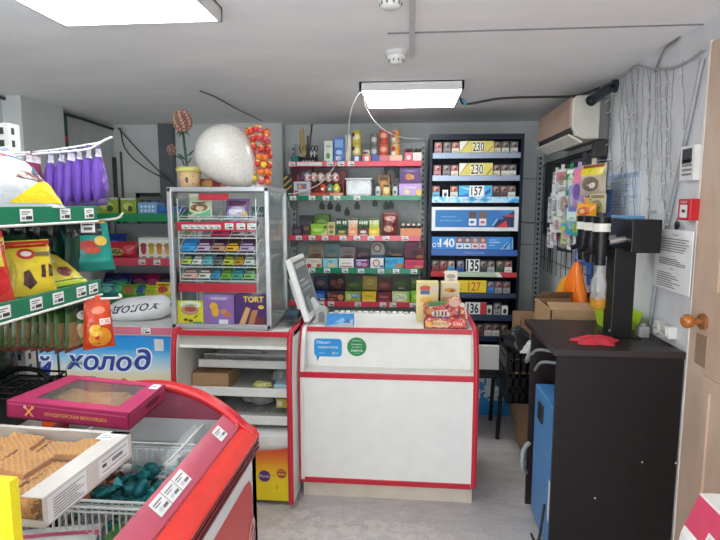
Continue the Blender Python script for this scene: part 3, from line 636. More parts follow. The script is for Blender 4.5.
hang('hook_pack', 'blue carded pack hanging below three taps', 'pack', 583, 244, .16, .12, .02, (44, 84, 160), [('r', .1, .6, .9, .85, (200, 210, 226)), ('e', .5, .3, .3, .15, (60, 130, 200))], x=.98, card=True)
def glove(name, label, u, v0, v1, c, seed, wid, x=.97):
    a = atx(u, v0, x); b = atx(u, v1, x); h = a.z-b.z; m = MB()
    for k in range(5):
        o = (k-2)*wid/5; pts = [(x, a.y, a.z), (x-.01, a.y+o*.5, a.z-h*.3), (x-.01-.006*(k % 2), a.y+o*1.0, a.z-h*.7), (x, a.y+o*1.25, b.z)]
        m.tube(beziers(pts, 5), [.008]+[.012+.02*min(1, i/9) for i in range(1, 15)]+[.016], c, 8)
    m.tube([(x, a.y, a.z), (XR-.02, a.y, a.z+.02)], .003, (170, 170, 170), 5)
    tag(m.build(name, org=(x, a.y, a.z)), label, 'rubber gloves')
glove('rubber_glove', 'bright orange rubber glove hanging on rear right wall', 578, 262, 305, mat((238, 120, 24), .4), 1, .30)
glove('rubber_glove', 'yellow orange rubber glove left of the bright orange one', 568, 276, 306, mat((232, 160, 30), .4), 2, .26)
cable('umbrella_stick', 'black stick hanging upright by the slotted upright', [at(552, 240, 4.45), at(552, 270, 4.45), at(553, 300, 4.45)], .02, (30, 30, 34), 'stick')
def brush():
    t = thing('cleaning_brush', 'long blue cleaning brush with white handle under the taps', 'brush', at(590, 305, 3.45))
    a = at(589, 247, 3.42); b = at(590, 285, 3.42); c = at(591, 306, 3.42); m = MB(); m.tube([a, b], .02, (60, 96, 170), 10); m.build('bristle_head', t); MB().tube([b, c], .016, (214, 190, 200), 10).build('handle', t)
brush()
# ================================================================== counter
CR = mat((190, 34, 52), .32); CW = mat((226, 225, 220), .36, var=.03); BEI = mat((206, 196, 178), .4, .2)
CX0, CX1, CY, CT = -.585, .366, 2.755, .918
t = thing('shop_counter', 'white shop counter with red edge trim in the middle', 'counter', ((CX0+CX1)/2, 3.0, 0))
def side_prof(y0, yb, zt, bulge=.06):
    pts = [(y0, .10)]
    pts += [(y0, .60)]
    for k in range(9): a = k/8*PI/2; pts.append((y0+bulge*2*(1-math.cos(a)), .60+(zt-.60)*math.sin(a)))
    return pts+[(yb, zt), (yb, .10)]
for nm, x0, x1 in (('side_panel', CX0-.0, CX0+.03), ('side_panel', CX1-.03, CX1)):
    sp = MB().prism(side_prof(CY-.008, 3.32, .93), x0, x1, 'x', CW).build(nm, t)
    e = side_prof(CY-.008, 3.32, .93); m = MB()
    m.tube([(x0+(.007 if x0 < 0 else .015), y-.004, z+.002) for y, z in e[:-1]], .005 if x0 < 0 else .014, CR, 8); m.build('red_edging', sp)
MB().box(CX0+.03, CX1-.03, CY+.115, 3.3, CT-.025, CT, CW).build('countertop', t, bevel=.002)
MB().box(CX0+.003, CX1-.03, CY+.108, CY+.118, CT-.022, CT+.004, CR).build('top_trim', t, bevel=.002)
MB().box(CX0+.03, CX1-.03, CY+.12, CY+.135, .70, CT-.026, CW).build('upper_front', t)
MB().box(CX0+.03, CX1-.03, CY+.006, CY+.12, .682, .70, CW).build('ledge', t)
MB().box(CX0+.003, CX1-.025, CY-.006, CY+.008, .672, .702, CR).build('ledge_trim', t, bevel=.002)
MB().box(CX0+.003, CX1-.03, CY-.001, CY+.016, .108, .675, CW).build('front_panel', t)
MB().box(CX0+.003, CX1-.025, CY-.006, CY+.01, .082, .112, CR).build('bottom_trim', t, bevel=.002)
m = MB(); m.box(CX0+.03, CX1-.02, CY+.012, CY+.03, 0.0, .086, BEI); m.build('plinth', t)
for x in (CX0+.02, CX1-.05): MB().box(x, x+.03, CY+.008, CY+.012, 0, .086, (196, 186, 168)).build('plinth_corner', t)
# stickers on the upper front
yS = CY+.1195
a = at(314, 338, yS); b = at(342, 362, yS); w = b.x-a.x; h = a.z-b.z
m = MB(); fl = flatmap((a.x, yS, b.z), (1, 0, 0), (0, 0, 1), (0, -1, 0), w, h); BB = (30, 140, 205)
pts = []
for cx, cy, a0 in ((.88, .83, 0), (.12, .83, 90), (.12, .38, 180), (.88, .38, 270)):
    for k in range(5): q = R(a0+k*22.5); pts.append((cx+.12*math.cos(q), cy+.16*math.sin(q)))
m.decal(fl, [('p', pts, BB), ('p', [(.06, .3), (.2, .22), (.12, 0)], BB), ('t', 'Объект', .33, .83, .13, WHITE), ('t', 'охраняется', .5, .6, .12, WHITE, {'sx': .95}), ('t', 'кругл.', .3, .36, .07, (190, 220, 240)), ('t', '24 ч', .75, .38, .1, WHITE)], w, h, .0008)
tag(m.build('sticker', org=(a.x, yS, b.z)), 'blue speech bubble sticker with white text on counter front', 'sticker')
a = at(347, 337, yS); b = at(366.5, 356.5, yS); w = b.x-a.x; h = a.z-b.z
m = MB(); fl = flatmap((a.x, yS, b.z), (1, 0, 0), (0, 0, 1), (0, -1, 0), w, h)
m.decal(fl, [('e', .5, .5, .5, .5, (22, 130, 66)), ('r', .25, .8, .72, .83, (150, 210, 170)), ('t', 'Пожалуйста', .5, .62, .09, WHITE), ('t', 'не забудьте', .5, .48, .08, WHITE), ('t', 'ЗАБРАТЬ', .5, .3, .1, WHITE, {'fat': .02}), ('r', .35, .16, .65, .18, (150, 210, 170))], w, h, .0008)
tag(m.build('sticker', org=(a.x, yS, b.z)), 'round green sticker with white text on counter front', 'sticker')
# cash register monitor
t = thing('cash_register_monitor', 'white cash register monitor seen side-on at counter left end', 'monitor', (-.60, 3.05, CT))
MW = mat((222, 222, 218), .4)
m = MB(); m.T = Matrix.Translation((-.545, 3.06, CT+.03)) @ Matrix.Rotation(R(-17), 4, 'Y')
m.box(-.028, .006, -.19, .17, 0, .36, MW); m.build('housing', t, bevel=.006)
m = MB(); m.T = Matrix.Translation((-.545, 3.06, CT+.03)) @ Matrix.Rotation(R(-17), 4, 'Y')
m.box(.006, .008, -.165, .145, .04, .335, mat((112, 118, 118), .25)); fl = flatmap((.0082, -.165, .04), (0, 1, 0), (0, 0, 1), (1, 0, 0), .31, .295)
m.decal(fl, [('r', .06, .86, .9, .95, (160, 168, 170)), ('r', .06, .60, .5, .64, (176, 182, 182)), ('r', .06, .5, .8, .56, (150, 158, 158)), ('r', .06, .4, .8, .45, (140, 148, 148)), ('r', .06, .1, .4, .3, (134, 142, 142))], .31, .295); m.build('screen', t)
m = MB(); m.T = Matrix.Translation((-.545, 3.06, CT+.03)) @ Matrix.Rotation(R(-17), 4, 'Y')
m.box(-.06, -.028, -.12, .1, .05, .25, MW); m.build('rear_cover', t, bevel=.01)
m = MB(); m.box(-.545, -.42, 2.97, 3.15, CT, CT+.014, (206, 206, 202)); m.tube([(-.50, 3.06, CT+.01), (-.575, 3.06, CT+.12)], .03, (198, 198, 196), 10); m.build('foot', t, bevel=.003)
t = thing('card_terminal', 'black card payment terminal on fridge top behind display case', 'card terminal', (-.655, 2.95, .95))
m = MB(); m.prism([(2.78, .962), (2.93, .962), (2.93, 1.005), (2.78, .975)], -.685, -.60, 'x', (34, 36, 42)); m.build('terminal_body', t, bevel=.004)
m = MB(); m.add([(-.675, 2.84, .9885), (-.61, 2.84, .9885), (-.61, 2.91, 1.0025), (-.675, 2.91, 1.0025)], [(0, 1, 2, 3)], (60, 92, 112)); m.build('terminal_screen', t)
t = thing('barcode_scanner', 'small grey rounded scanner standing behind the blue pack', 'scanner', (-.47, 3.02, CT))
p = at(322, 320, 2.98)
m = MB(); m.prism([(p.x-.035, CT)]+[(p.x-.035*math.cos(k/8*PI), CT+.06+.035*math.sin(k/8*PI)) for k in range(9)]+[(p.x+.035, CT)], 2.96, 3.02, 'y', (164, 164, 162)); m.build('scanner_body', t, bevel=.004)
m = MB(); m.prism([(p.x-.016, CT+.01)]+[(p.x-.018*math.cos(k/8*PI), CT+.05+.02*math.sin(k/8*PI)) for k in range(9)]+[(p.x+.016, CT+.01)], 2.957, 2.96, 'y', (120, 118, 116)); m.build('scanner_window', t)
a = at(326.5, 328, 2.9)
carton('wipes_pack', 'light blue flat pack lying on counter beside the scanner', 'pack', at(340, 328, 2.9).x, 2.90, CT, .148, .055, .09, (44, 140, 206), [('p', [(.02, .0), (.98, .0), (.98, .75), (.5, .35), (.02, .1)], (170, 184, 200)), ('p', [(.3, .4), (.6, .95), (.75, .4)], (120, 186, 226)), ('p', [(.6, .4), (.8, .9), (.9, .4)], (30, 110, 190))], rz=R(3))
m = MB(); xs = [at(u, 315, 3.25).x for u in range(332, 404, 9)]
for k in range(14):
    x = -.46+k*.036; m.box(x, x+.026, 3.255+.01*(k % 2), 3.29, CT, CT+.013, (226, 226, 222) if k % 3 else (196, 200, 198))
tag(m.build('coin_tray', org=(-.25, 3.27, CT)), 'low pale tray strip along back edge of the counter', 'tray')
# candy boxes on the counter
CANDY = pattern('candy_print', [(196, 60, 62), (206, 90, 84), (176, 44, 48), (226, 190, 150), (206, 110, 96)], 70)
p = at(445.5, 329, 2.90)
t = thing('candy_display_box', 'red printed candy display box at counter right end', 'candy box', (p.x, 2.9, CT))
w = .232; x0, x1 = p.x-w/2, p.x+w/2
m = MB(); m.box(x0, x1, 2.90, 2.904, CT, CT+.055, CANDY); m.box(x0, x1, 3.04, 3.044, CT, CT+.1, CANDY); m.box(x0, x0+.004, 2.9, 3.04, CT, CT+.1, CANDY); m.prism([(2.9, CT), (3.04, CT), (3.04, CT+.1), (2.9, CT+.06)], x1-.004, x1, 'x', (232, 226, 216)); m.box(x0, x1, 2.9, 3.04, CT, CT+.004, CANDY)
m.decal(flatmap((x0, 2.90, CT), (1, 0, 0), (0, 0, 1), (0, -1, 0), w, .055), [('e', .36, .48, .2, .36, (226, 190, 140)), ('e', .78, .5, .16, .36, (216, 90, 70)), ('e', .14, .4, .1, .3, (236, 170, 70)), ('t', 'ЖВАЧКА', .37, .5, .3, (130, 30, 36)), ('t', 'БУМ', .78, .5, .3, WHITE)], w, .055)
m.build('tray', t)
m = MB(); hp = [(0, 0), (1, 0), (1, .35), (.93, .65), (.86, .9), (.78, 1.02), (.68, 1.02), (.58, .9), (.5, .8), (.3, .84), (.06, .74), (-.02, .5), (.0, .3)]
H = .168; m.prism([(x0+u*w, CT+v*H) for u, v in hp], 2.965, 2.969, 'y', CANDY)
m.decal(flatmap((x0, 2.965, CT), (1, 0, 0), (0, 0, 1), (0, -1, 0), w, H), [('p', [(.08, .62), (.5, .72), (.55, .86), (.1, .8)], (70, 130, 56)), ('t', 'БУМЕР', .31, .72, .1, (20, 80, 40)), ('e', .15, .48, .11, .1, (206, 140, 60)), ('e', .72, .78, .13, .13, (214, 170, 150)), ('e', .40, .40, .22, .14, (226, 210, 200)), ('r', .25, .36, .29, .5, (60, 50, 110)), ('r', .33, .36, .38, .52, (190, 140, 40)), ('r', .42, .36, .46, .5, (60, 50, 110)), ('r', .5, .36, .54, .5, (130, 40, 60)), ('p', [(.5, .6), (.58, .72), (.6, .68), (.54, .56)], BLACK), ('r', .8, .4, .84, .6, (50, 50, 110)), ('r', .87, .4, .9, .58, (200, 160, 50)), ('e', .9, .72, .06, .08, (230, 200, 190))], w, H); m.build('header_card', t)
for k in range(14):
    m = MB(); m.box(-.012, .012, 0, .03, 0, .006, random.choice([(206, 70, 60), (90, 60, 140), (220, 170, 50), (70, 130, 60)]))
    o = m.build('chewing_gum', local=True, bevel=.002); o.location = (x0+.03+(k % 7)*.03, 2.908+(k//7)*.028, CT+.03); o.rotation_euler = (R(70), 0, 0)
    tag(o, 'small wrapped chewing gum in the red counter display box', 'chewing gum', 'gum pieces in the red display box')
p = at(428, 328, 3.02)
carton('candy_box', 'yellow edged candy box standing behind red display box, left', 'candy box', at(427, 320, 3.08).x, 3.08, CT, .125, .225, .10, (222, 206, 140), [('e', .4, .86, .26, .07, (200, 70, 50)), ('r', .18, .7, .6, .8, (60, 100, 150)), ('e', .78, .84, .16, .1, (206, 196, 180)), ('e', .45, .55, .28, .08, (230, 180, 90)), ('e', .6, .4, .3, .1, (200, 120, 80))])
carton('candy_box', 'taller cream candy box behind red display box, right', 'candy box', at(450, 320, 3.14).x, 3.16, CT, .105, .215, .08, (226, 212, 176), [('e', .5, .8, .32, .06, (216, 160, 60)), ('e', .6, .78, .14, .04, (180, 90, 60)), ('r', .05, .5, .95, .6, (210, 180, 120))])
carton('display_card', 'cream raised flap of candy packaging behind the cream box', 'candy box', at(450, 320, 3.26).x, 3.245, CT, .075, .275, .012, (224, 216, 196), [('e', .5, .88, .36, .05, (150, 146, 140)), ('e', .5, .8, .2, .02, (190, 180, 160))])
# ================================================================== open fridge
FX0, FX1, FY, FT = -1.232, -.588, 2.625, .932
t = thing('display_fridge', 'open white display fridge with red edges left of the counter', 'fridge', (-.92, 2.95, 0))
FW = mat((214, 214, 208), .4, var=.04)
def fr_prof(): return [(FY, 0.03), (FY, .66)]+[(FY+.05*(1-math.cos(k/8*PI/2)), .66+(FT-.66)*math.sin(k/8*PI/2)) for k in range(9)]+[(3.25, FT), (3.25, .03)]
for x0, x1 in ((FX0, FX0+.035), (FX1-.03, FX1)):
    sp = MB().prism(fr_prof(), x0, x1, 'x', FW).build('side_panel', t)
    MB().tube([((x0+x1)/2, y-.004, z) for y, z in fr_prof()[:-1]], .0145, CR, 8).build('red_edging', sp)
MB().box(FX0+.03, FX1-.03, 3.20, 3.245, .03, FT-.02, (190, 190, 184)).build('back_panel', t)
MB().box(FX0, FX1, FY+.05, 3.25, FT-.02, FT, FW).build('top', t)
MB().box(FX0+.005, FX1-.005, FY+.035, FY+.055, FT-.022, FT+.004, CR).build('top_trim', t, bevel=.002)
MB().box(FX0+.035, FX1-.03, FY+.055, FY+.075, FT-.075, FT-.02, (176, 174, 164)).build('canopy', t); MB().box(FX0+.035, FX1-.03, FY+.045, FY+.058, FT-.09, FT-.075, (232, 232, 228)).build('canopy_lip', t)
def wire_rack_mb(x0, x1, y, z, hgt, n):
    m = MB()
    for zz in (z, z+hgt): m.cyl((x0, y, zz), (x1, y, zz), .0035, (206, 206, 202), n=6)
    for k in range(n+1): x = x0+(x1-x0)*k/n; m.cyl((x, y, z), (x, y, z+hgt), .002, (200, 200, 196), n=5)
    return m
MB().box(FX0+.10, FX1-.03, 2.98, 3.2, .795, .805, (180, 180, 175)).build('shelf', t); wire_rack_mb(FX0+.11, FX1-.03, 2.98, .80, .035, 34).build('wire_guard', t); MB().box(FX0+.10, FX1-.03, 2.97, 2.98, .835, .875, (196, 196, 190)).build('shelf_lip', t)
SH = []
for y, zt, zb, xl in ((2.82, .735, .69, .07), (2.76, .60, .55, .045), (2.72, .46, .41, .045)):
    sh = MB().box(FX0+xl, FX1-.03, y+.014, 3.2, zb+.01, zb+.022, (196, 196, 192)).build('shelf', t); MB().box(FX0+xl, FX1-.03, y, y+.014, zb, zt, (226, 226, 222)).build('shelf_lip', sh, bevel=.004)
wire_rack_mb(FX0+.10, FX1-.035, 2.845, .725, .035, 38).build('wire_guard', t)
m = MB()
for k in range(20): x = FX0+.08+k*.027; m.cyl((x, 2.74, .475), (x, 3.18, .475), .0025, (150, 150, 148), n=5)
m.build('wire_floor', t)
MB().prism([(2.70, .36), (2.72, .30), (2.70, .27), (2.695, .27), (2.695, .36)], FX0+.035, FX1-.03, 'x', (232, 232, 230)).box(FX0+.035, FX1-.03, 2.70, 2.78, .25, .38, (232, 232, 230)).build('drip_panel', t)
PANEL = gradient('fridge_panel_print', 2, [(.03, (232, 206, 24)), (.17, (234, 200, 30)), (.26, (226, 120, 40)), (.33, (190, 36, 40))])
m = MB(); n = 14; x0, x1 = FX0+.035, FX1-.03
pts = [(x0, .03), (x1, .03)]+[(x1-(x1-x0)*k/n, .318-.06*(k/n)**.8*(1 if k else 0)) for k in range(n+1)]
m.prism(pts, 2.64, 2.66, 'y', PANEL)
fw_ = .30; fl = flatmap((x0, 2.64, .03), (1, 0, 0), (0, 0, 1), (0, -1, 0), x1-x0, fw_); ar = (x1-x0)/fw_
def uvp(u, v): q = at(u, v, 2.64); return (q.x-x0)/(x1-x0), (q.z-.03)/fw_
a = uvp(264.5, 476); b = uvp(281.5, 473.5)
m.decal(fl, [('e', a[0], a[1], .055, .055*ar, (90, 40, 120)), ('t', 'Picnic', a[0], a[1], .055, WHITE), ('e', b[0], b[1], .045, .045*ar, (150, 70, 40)), ('r', b[0]-.035, b[1]-.03, b[0]+.035, b[1]+.0, (232, 160, 60)), ('r', b[0]-.03, b[1]+.04, b[0]+.03, b[1]+.06, (220, 120, 60)), ('r', a[0]+.06, a[1]+.01, b[0]-.05, a[1]+.018, (190, 130, 30)), ('r', b[0]-.05, .22, b[0]-.035, .3, (196, 150, 30))], x1-x0, fw_); m.build('front_panel', t)
# fridge contents
carton('small_carton', 'small cardboard box on second shelf of open fridge', 'box', at(211, 399, 2.8).x, 2.80, .575, .205, .088, .2, CARD, bevel=.002)
lump('food_pack', 'yellow green food pack beside cardboard box in the fridge', 'food pack', (-.805, 2.84, .593), (.05, .04, .022), (206, 206, 130), 2)
CLEAR = mat((150, 152, 150), .25, var=.2)
lump('bottle_pack', 'grey shiny wrapped pack lying on top wire shelf of fridge', 'food pack', (-.95, 2.95, .745), (.16, .06, .035), CLEAR, 6)
lump('bottle_pack', 'whitish bag lying right on top wire shelf of fridge', 'food pack', (-.73, 2.95, .745), (.10, .06, .035), mat((196, 196, 194), .3), 7)
lump('clear_bag', 'grey film bag leaning on right of second fridge shelf', 'food pack', (-.72, 2.93, .62), (.05, .05, .06), CLEAR, 8)
carton('food_tray', 'pale blue tray on second fridge shelf by right wall', 'food pack', -.685, 2.795, .577, .085, .035, .15, (176, 204, 220), [('r', .1, .2, .9, .5, (120, 160, 190))], rz=R(2))
lump('clear_bag', 'clear bag on the wire floor of open fridge', 'food pack', (-.84, 2.9, .51), (.09, .07, .045), CLEAR, 11)
carton('food_tray', 'yellow pack on wire floor at right of open fridge', 'food pack', -.685, 2.80, .479, .07, .05, .1, (206, 184, 60), [('r', .1, .2, .5, .8, (226, 222, 206))])
# ================================================================== glass display case on the fridge
GX0, GX1, GY0, GY1, GZ0, GZ1 = -1.254, -.714, 2.71, 3.12, FT+.003, 1.677
t = thing('glass_display_case', 'aluminium framed glass display case standing on the open fridge', 'display case', (-.97, 2.9, GZ0))
AL = ALU
for x, y in ((GX0, GY0), (GX1-.026, GY0), (GX0, GY1-.026), (GX1-.026, GY1-.026)): MB().box(x, x+.026, y, y+.026, GZ0, GZ1, AL).build('corner_post', t, bevel=.005)
for z0, z1 in ((GZ0, GZ0+.024), (GZ1-.024, GZ1)):
    m = MB(); m.box(GX0, GX1, GY0+.002, GY0+.024, z0, z1, AL); m.box(GX0, GX1, GY1-.024, GY1-.002, z0, z1, AL); m.box(GX0+.002, GX0+.024, GY0, GY1, z0, z1, AL); m.box(GX1-.024, GX1-.002, GY0, GY1, z0, z1, AL); m.build('frame_rail', t, bevel=.003)
MB().box(GX0+.02, GX1-.02, GY0+.02, GY1-.02, GZ0+.004, GZ0+.012, (205, 205, 200)).build('bottom', t)
MB().box(GX0+.02, GX1-.02, GY0+.02, GY1-.02, GZ1-.012, GZ1-.006, GLASS).build('top_glass', t)
MB().box(GX0+.024, GX1-.024, GY0+.010, GY0+.013, GZ0+.02, GZ1-.02, GLASS).build('front_glass', t)
MB().box(GX0+.010, GX0+.013, GY0+.024, GY1-.024, GZ0+.02, GZ1-.02, GLASS).build('side_glass', t); MB().box(GX1-.013, GX1-.010, GY0+.024, GY1-.024, GZ0+.02, GZ1-.02, GLASS).build('side_glass', t)
RX0, RX1 = -1.222, -.80
r = thing('wire_rack', 'white wire tier rack with red rails inside glass case', 'rack', (-.98, 2.85, GZ0+.012))
tiers = []
def rz(v, y=2.76): return at(220, v, y).z
m = MB()
for x in (RX0, RX1):
    m.cyl((x, 2.77, GZ0+.012), (x, 2.77, GZ1-.06), .0035, WIRE, n=6); m.cyl((x, 2.99, GZ0+.012), (x, 2.99, GZ1-.06), .0035, WIRE, n=6)
    for v in (219, 238, 253, 267, 281): z = rz(v, 2.77); m.cyl((x, 2.77, z), (x, 2.80, z-.0), .003, WIRE, n=6); m.cyl((x, 2.77, z+.015), (x, 2.83, z+.065), .003, WIRE, n=6); m.cyl((x, 2.83, z+.065), (x, 2.99, z+.07), .003, WIRE, n=6)
m.build('rack_frame', r)
for v in (219, 238, 253.5, 267, 281):
    z = rz(v, 2.77); m = MB(); m.cyl((RX0, 2.765, z), (RX1, 2.765, z), .0035, WIRE, n=6); m.cyl((RX0, 2.765, z+.014), (RX1, 2.765, z+.014), .0025, WIRE, n=6)
    for k in range(9): x = RX0+(RX1-RX0)*k/8; m.cyl((x, 2.765, z), (x, 2.90, z+.06), .002, WIRE, n=5)
    m.cyl((RX0, 2.90, z+.06), (RX1, 2.90, z+.06), .003, WIRE, n=6); m.build('wire_tier', r); tiers.append(z)
RL = mat((200, 44, 66), .35)
z = rz(226.5, 2.755); rl = MB().box(RX0, RX1, 2.752, 2.757, z-.022, z+.024, RL).build('price_rail', r)
for k, x in enumerate((-1.19, -1.153, -1.118, -1.082, -1.048, -1.013, -.95, -.888, -.83)): price_tag(rl, x+.012, 2.751, z-.014, s=.68 if k < 6 else .9)
z = rz(288, 2.745); MB().box(RX0, RX1, 2.742, 2.747, z-.022, z+.024, RL).build('price_rail', r)
z = rz(197, 2.75); MB().box(at(199, 197, 2.75).x, at(229, 197, 2.75).x, 2.742, 2.746, z-.017, z+.018, RL).build('blank_price_holder', r)
# sweets leaning on the upper tier
z = tiers[0]
pouch('sweets_bag', 'white and green sweets bag on upper tier of glass case', 'sweets bag', at(200, 219, 2.80).x, 2.80, z, .135, .135, .04, (222, 222, 196), [('e', .5, .42, .36, .16, (130, 84, 50)), ('e', .55, .38, .16, .1, (216, 186, 160)), ('r', .2, .58, .75, .64, (90, 70, 60)), ('p', [(.0, .05), (.95, .05), (.95, .35), (.6, .2)], (110, 190, 150)), ('p', [(.02, .3), (.3, .2), (.1, .12)], (60, 140, 80))], rx=R(-12), seed=21)
pouch('sweets_bag', 'purple sweets bag on upper tier of glass case, right', 'sweets bag', at(237, 219, 2.80).x, 2.80, z, .13, .11, .04, (136, 100, 160), [('e', .5, .2, .42, .36, (190, 160, 206)), ('r', .2, .12, .75, .42, (222, 216, 230)), ('e', .85, .2, .12, .18, (206, 180, 120)), ('r', .15, .6, .9, .85, (96, 50, 80))], rx=R(-16), seed=22)
carton('dark_pack', 'dark green flat pack beside purple bag on upper tier', 'sweets bag', at(257, 219, 2.82).x, 2.84, z+.01, .07, .055, .03, (40, 66, 66), [('r', .1, .2, .9, .5, (70, 110, 110))], rz=0)
# chocolate bars row by row
def bar(x, tier, c, ops, wd, label, ln=.108):
    z = tiers[tier]; m = MB(); m.box(-wd/2, wd/2, 0, ln, 0, .011, c)
    m.decal(flatmap((-wd/2, 0, .011), (1, 0, 0), (0, 1, 0), (0, 0, 1), wd, ln), ops, wd, ln, .0006)
    o = m.build('chocolate_bar', local=True, bevel=.002); o.location = (x, 2.768, z+.006); o.rotation_euler = (R(40), 0, 0)
    tag(o, label, 'chocolate bar', 'chocolate bars in glass case')
TN = ['', 'second', 'third', 'fourth', 'fifth']
rows = {1: [(.17, 'empty', None), (.105, 'maroon and pink', (90, 30, 50), (196, 60, 110)), (.085, 'maroon and grey', (84, 34, 50), (186, 170, 176)), (.05, 'maroon and silver', (100, 36, 60), (190, 176, 180))],
        2: [(.085, 'bright blue', (30, 120, 186), (60, 160, 220)), (.08, 'purple and white', (84, 40, 84), (196, 180, 200)), (.08, 'dark purple', (74, 36, 76), (190, 150, 120)), (.075, 'yellow fronted', (70, 50, 40), (230, 176, 40)), (.085, 'violet and pink', (84, 54, 92), (190, 170, 200))],
        3: [(.06, 'blue and lime', (50, 90, 130), (196, 210, 50)), (.055, 'white fronted', (120, 120, 116), (226, 226, 220)), (.06, 'teal', (70, 130, 146), (120, 180, 190)), (.055, 'black', (40, 50, 50), (120, 120, 120)), (.06, 'green and yellow', (60, 90, 54), (206, 196, 60)), (.055, 'gold and brown', (90, 80, 50), (196, 150, 50)), (.06, 'grey and white', (96, 110, 104), (206, 210, 206))],
        4: [(.09, 'pink fronted', (120, 116, 110), (226, 180, 166)), (.07, 'brown and white', (106, 92, 84), (220, 220, 214)), (.055, 'blue fronted', (80, 100, 110), (50, 150, 200)), (.06, 'green', (84, 110, 60), (110, 170, 60)), (.065, 'blue and green', (40, 100, 150), (80, 170, 120)), (.065, 'dark green', (70, 90, 70), (140, 190, 120))]}
for tr, lst in rows.items():
    x = RX0+.006
    for k, it in enumerate(lst):
        if it[1] != 'empty':
            bar(x+it[0]/2, tr, it[2], [('r', .0, .0, 1., .34, it[3]), ('r', .1, .42, .8, .52, it[3]), ('r', .1, .1, .6, .22, it[2])], it[0]-.006, it[1]+' chocolate bar lying on %s tier of glass case' % TN[tr])
        x += it[0]
# three boxes along the bottom
z0 = GZ0+.014
def bx(u0, u1, vt, name, label, c, ops, y=2.735):
    a = at(u0, 322, y); b = at(u1, 322, y); h = at(u0, vt, y).z-z0
    return carton(name, label, 'chocolate box', (a.x+b.x)/2, y, z0, b.x-a.x, h, .03, c, ops)
bx(178.5, 203.5, 301, 'cookie_box', 'yellow biscuit box at bottom left of glass case', (232, 220, 50), [('e', .5, .86, .42, .16, (240, 240, 226)), ('e', .48, .62, .36, .22, (196, 150, 110)), ('e', .5, .66, .24, .1, (170, 70, 80)), ('t', 'Печенье', .5, .86, .11, (60, 130, 60)), ('p', [(.15, .25), (.7, .3), (.85, .5), (.6, .3)], (110, 60, 30)), ('e', .3, .22, .08, .06, (90, 60, 40)), ('e', .5, .18, .1, .06, (110, 70, 40)), ('r', .6, .05, .95, .14, (70, 150, 110))])
o = bx(204, 234.5, 294.5, 'chocolate_box', 'lilac rounded chocolate box at bottom middle of glass case', (146, 108, 178), [('e', .5, .9, .36, .1, (160, 124, 190)), ('t', 'Алёнушка', .5, .88, .1, WHITE, {'fat': .02}), ('e', .34, .62, .13, .13, (236, 186, 60)), ('e', .38, .46, .12, .18, (230, 176, 50)), ('e', .66, .46, .12, .08, (220, 140, 80)), ('e', .8, .36, .12, .08, (206, 120, 70)), ('r', .5, .02, .8, .2, (236, 230, 240))])
bx(236, 266, 294, 'chocolate_box', 'deep purple wafer box at bottom right of glass case', (74, 38, 108), [('t', 'TORT', .6, .84, .17, (240, 200, 40), {'fat': .03}), ('p', [(.1, .05), (.35, .6), (.5, .55), (.3, .05)], (222, 170, 110)), ('p', [(.4, .05), (.55, .5), (.75, .5), (.6, .05)], (196, 130, 80)), ('e', .85, .6, .1, .06, (236, 190, 60)), ('r', .65, .05, .95, .3, (120, 50, 50))])
# small pots at the far right inside the case
for k, (x, y, zz, c, lb) in enumerate(((-.735, 2.95, 0, (214, 96, 60), 'orange'),)):
    pass
# ------------------------------------------------------------------ on top of the case
ZT = GZ1
t = thing('balloon', 'big white speckled balloon resting on top of glass case', 'balloon', (-.98, 2.9, ZT))
BAL = pattern('balloon_print', [(226, 221, 213), (222, 217, 209), (228, 224, 216), (238, 235, 230)], 190, .24)
m = MB(); axis = Vector((.66, 0, -.75)).normalized(); rot = Vector((0, 0, -1)).rotation_difference(axis).to_matrix().to_4x4()
cb = at(224.5, 155, 2.88); m.T = Matrix.Translation((cb.x, 2.88, ZT+.184)) @ rot
prof = []
for k in range(25):
    a = PI*k/24; zz = math.cos(a); rr = math.sin(a)
    if zz < 0: prof.append((max(.004, .158*rr*(1-.30*(-zz)**1.4)), .222*zz))
    else: prof.append((max(.002, .158*rr), .150*zz))
m.lathe(prof, BAL, n=40); m.build('balloon_skin', t)
m = MB(); m.T = Matrix.Translation((cb.x, 2.88, ZT+.184)) @ rot; m.lathe([(.004, -.22), (.006, -.229), (.014, -.242), (.012, -.243)], BAL, n=16); m.build('knot', t)
p = at(190, 187, 2.88)
t = thing('flower_pot', 'small yellow rimmed flower pot with artificial blooms on glass case', 'flower pot', (p.x, 2.88, ZT))
CER = mat((222, 186, 140), .4); YR = mat((214, 206, 120), .4); x, y = p.x, 2.88
m = MB(); m.lathe([(.045, ZT), (.05, ZT+.005), (.062, ZT+.085), (.055, ZT+.086)], CER, x, y, 26)
def potmap(u, v, e): a = (u-.5)*2; rr = .05+.012*v+e; return Vector((x+rr*math.sin(a), y-rr*math.cos(a), ZT+.005+.08*v))
for k in range(6): a = 2*PI*k/6; m.decal(potmap, [('e', .56+.05*math.cos(a), .45+.13*math.sin(a), .024, .09, (60, 50, 90))], .1, .08, .001)
m.decal(potmap, [('e', .56, .45, .02, .05, (210, 170, 40)), ('e', .25, .75, .03, .07, (206, 110, 80)), ('e', .85, .7, .03, .07, (206, 150, 60)), ('e', .3, .3, .03, .06, (206, 110, 80)), ('e', .85, .2, .03, .06, (160, 90, 70))], .1, .08, .001)
m.build('pot', t)
MB().lathe([(.055, ZT+.082), (.069, ZT+.084), (.071, ZT+.1), (.066, ZT+.112), (.05, ZT+.112)], YR, x, y, 26).build('rim', t)
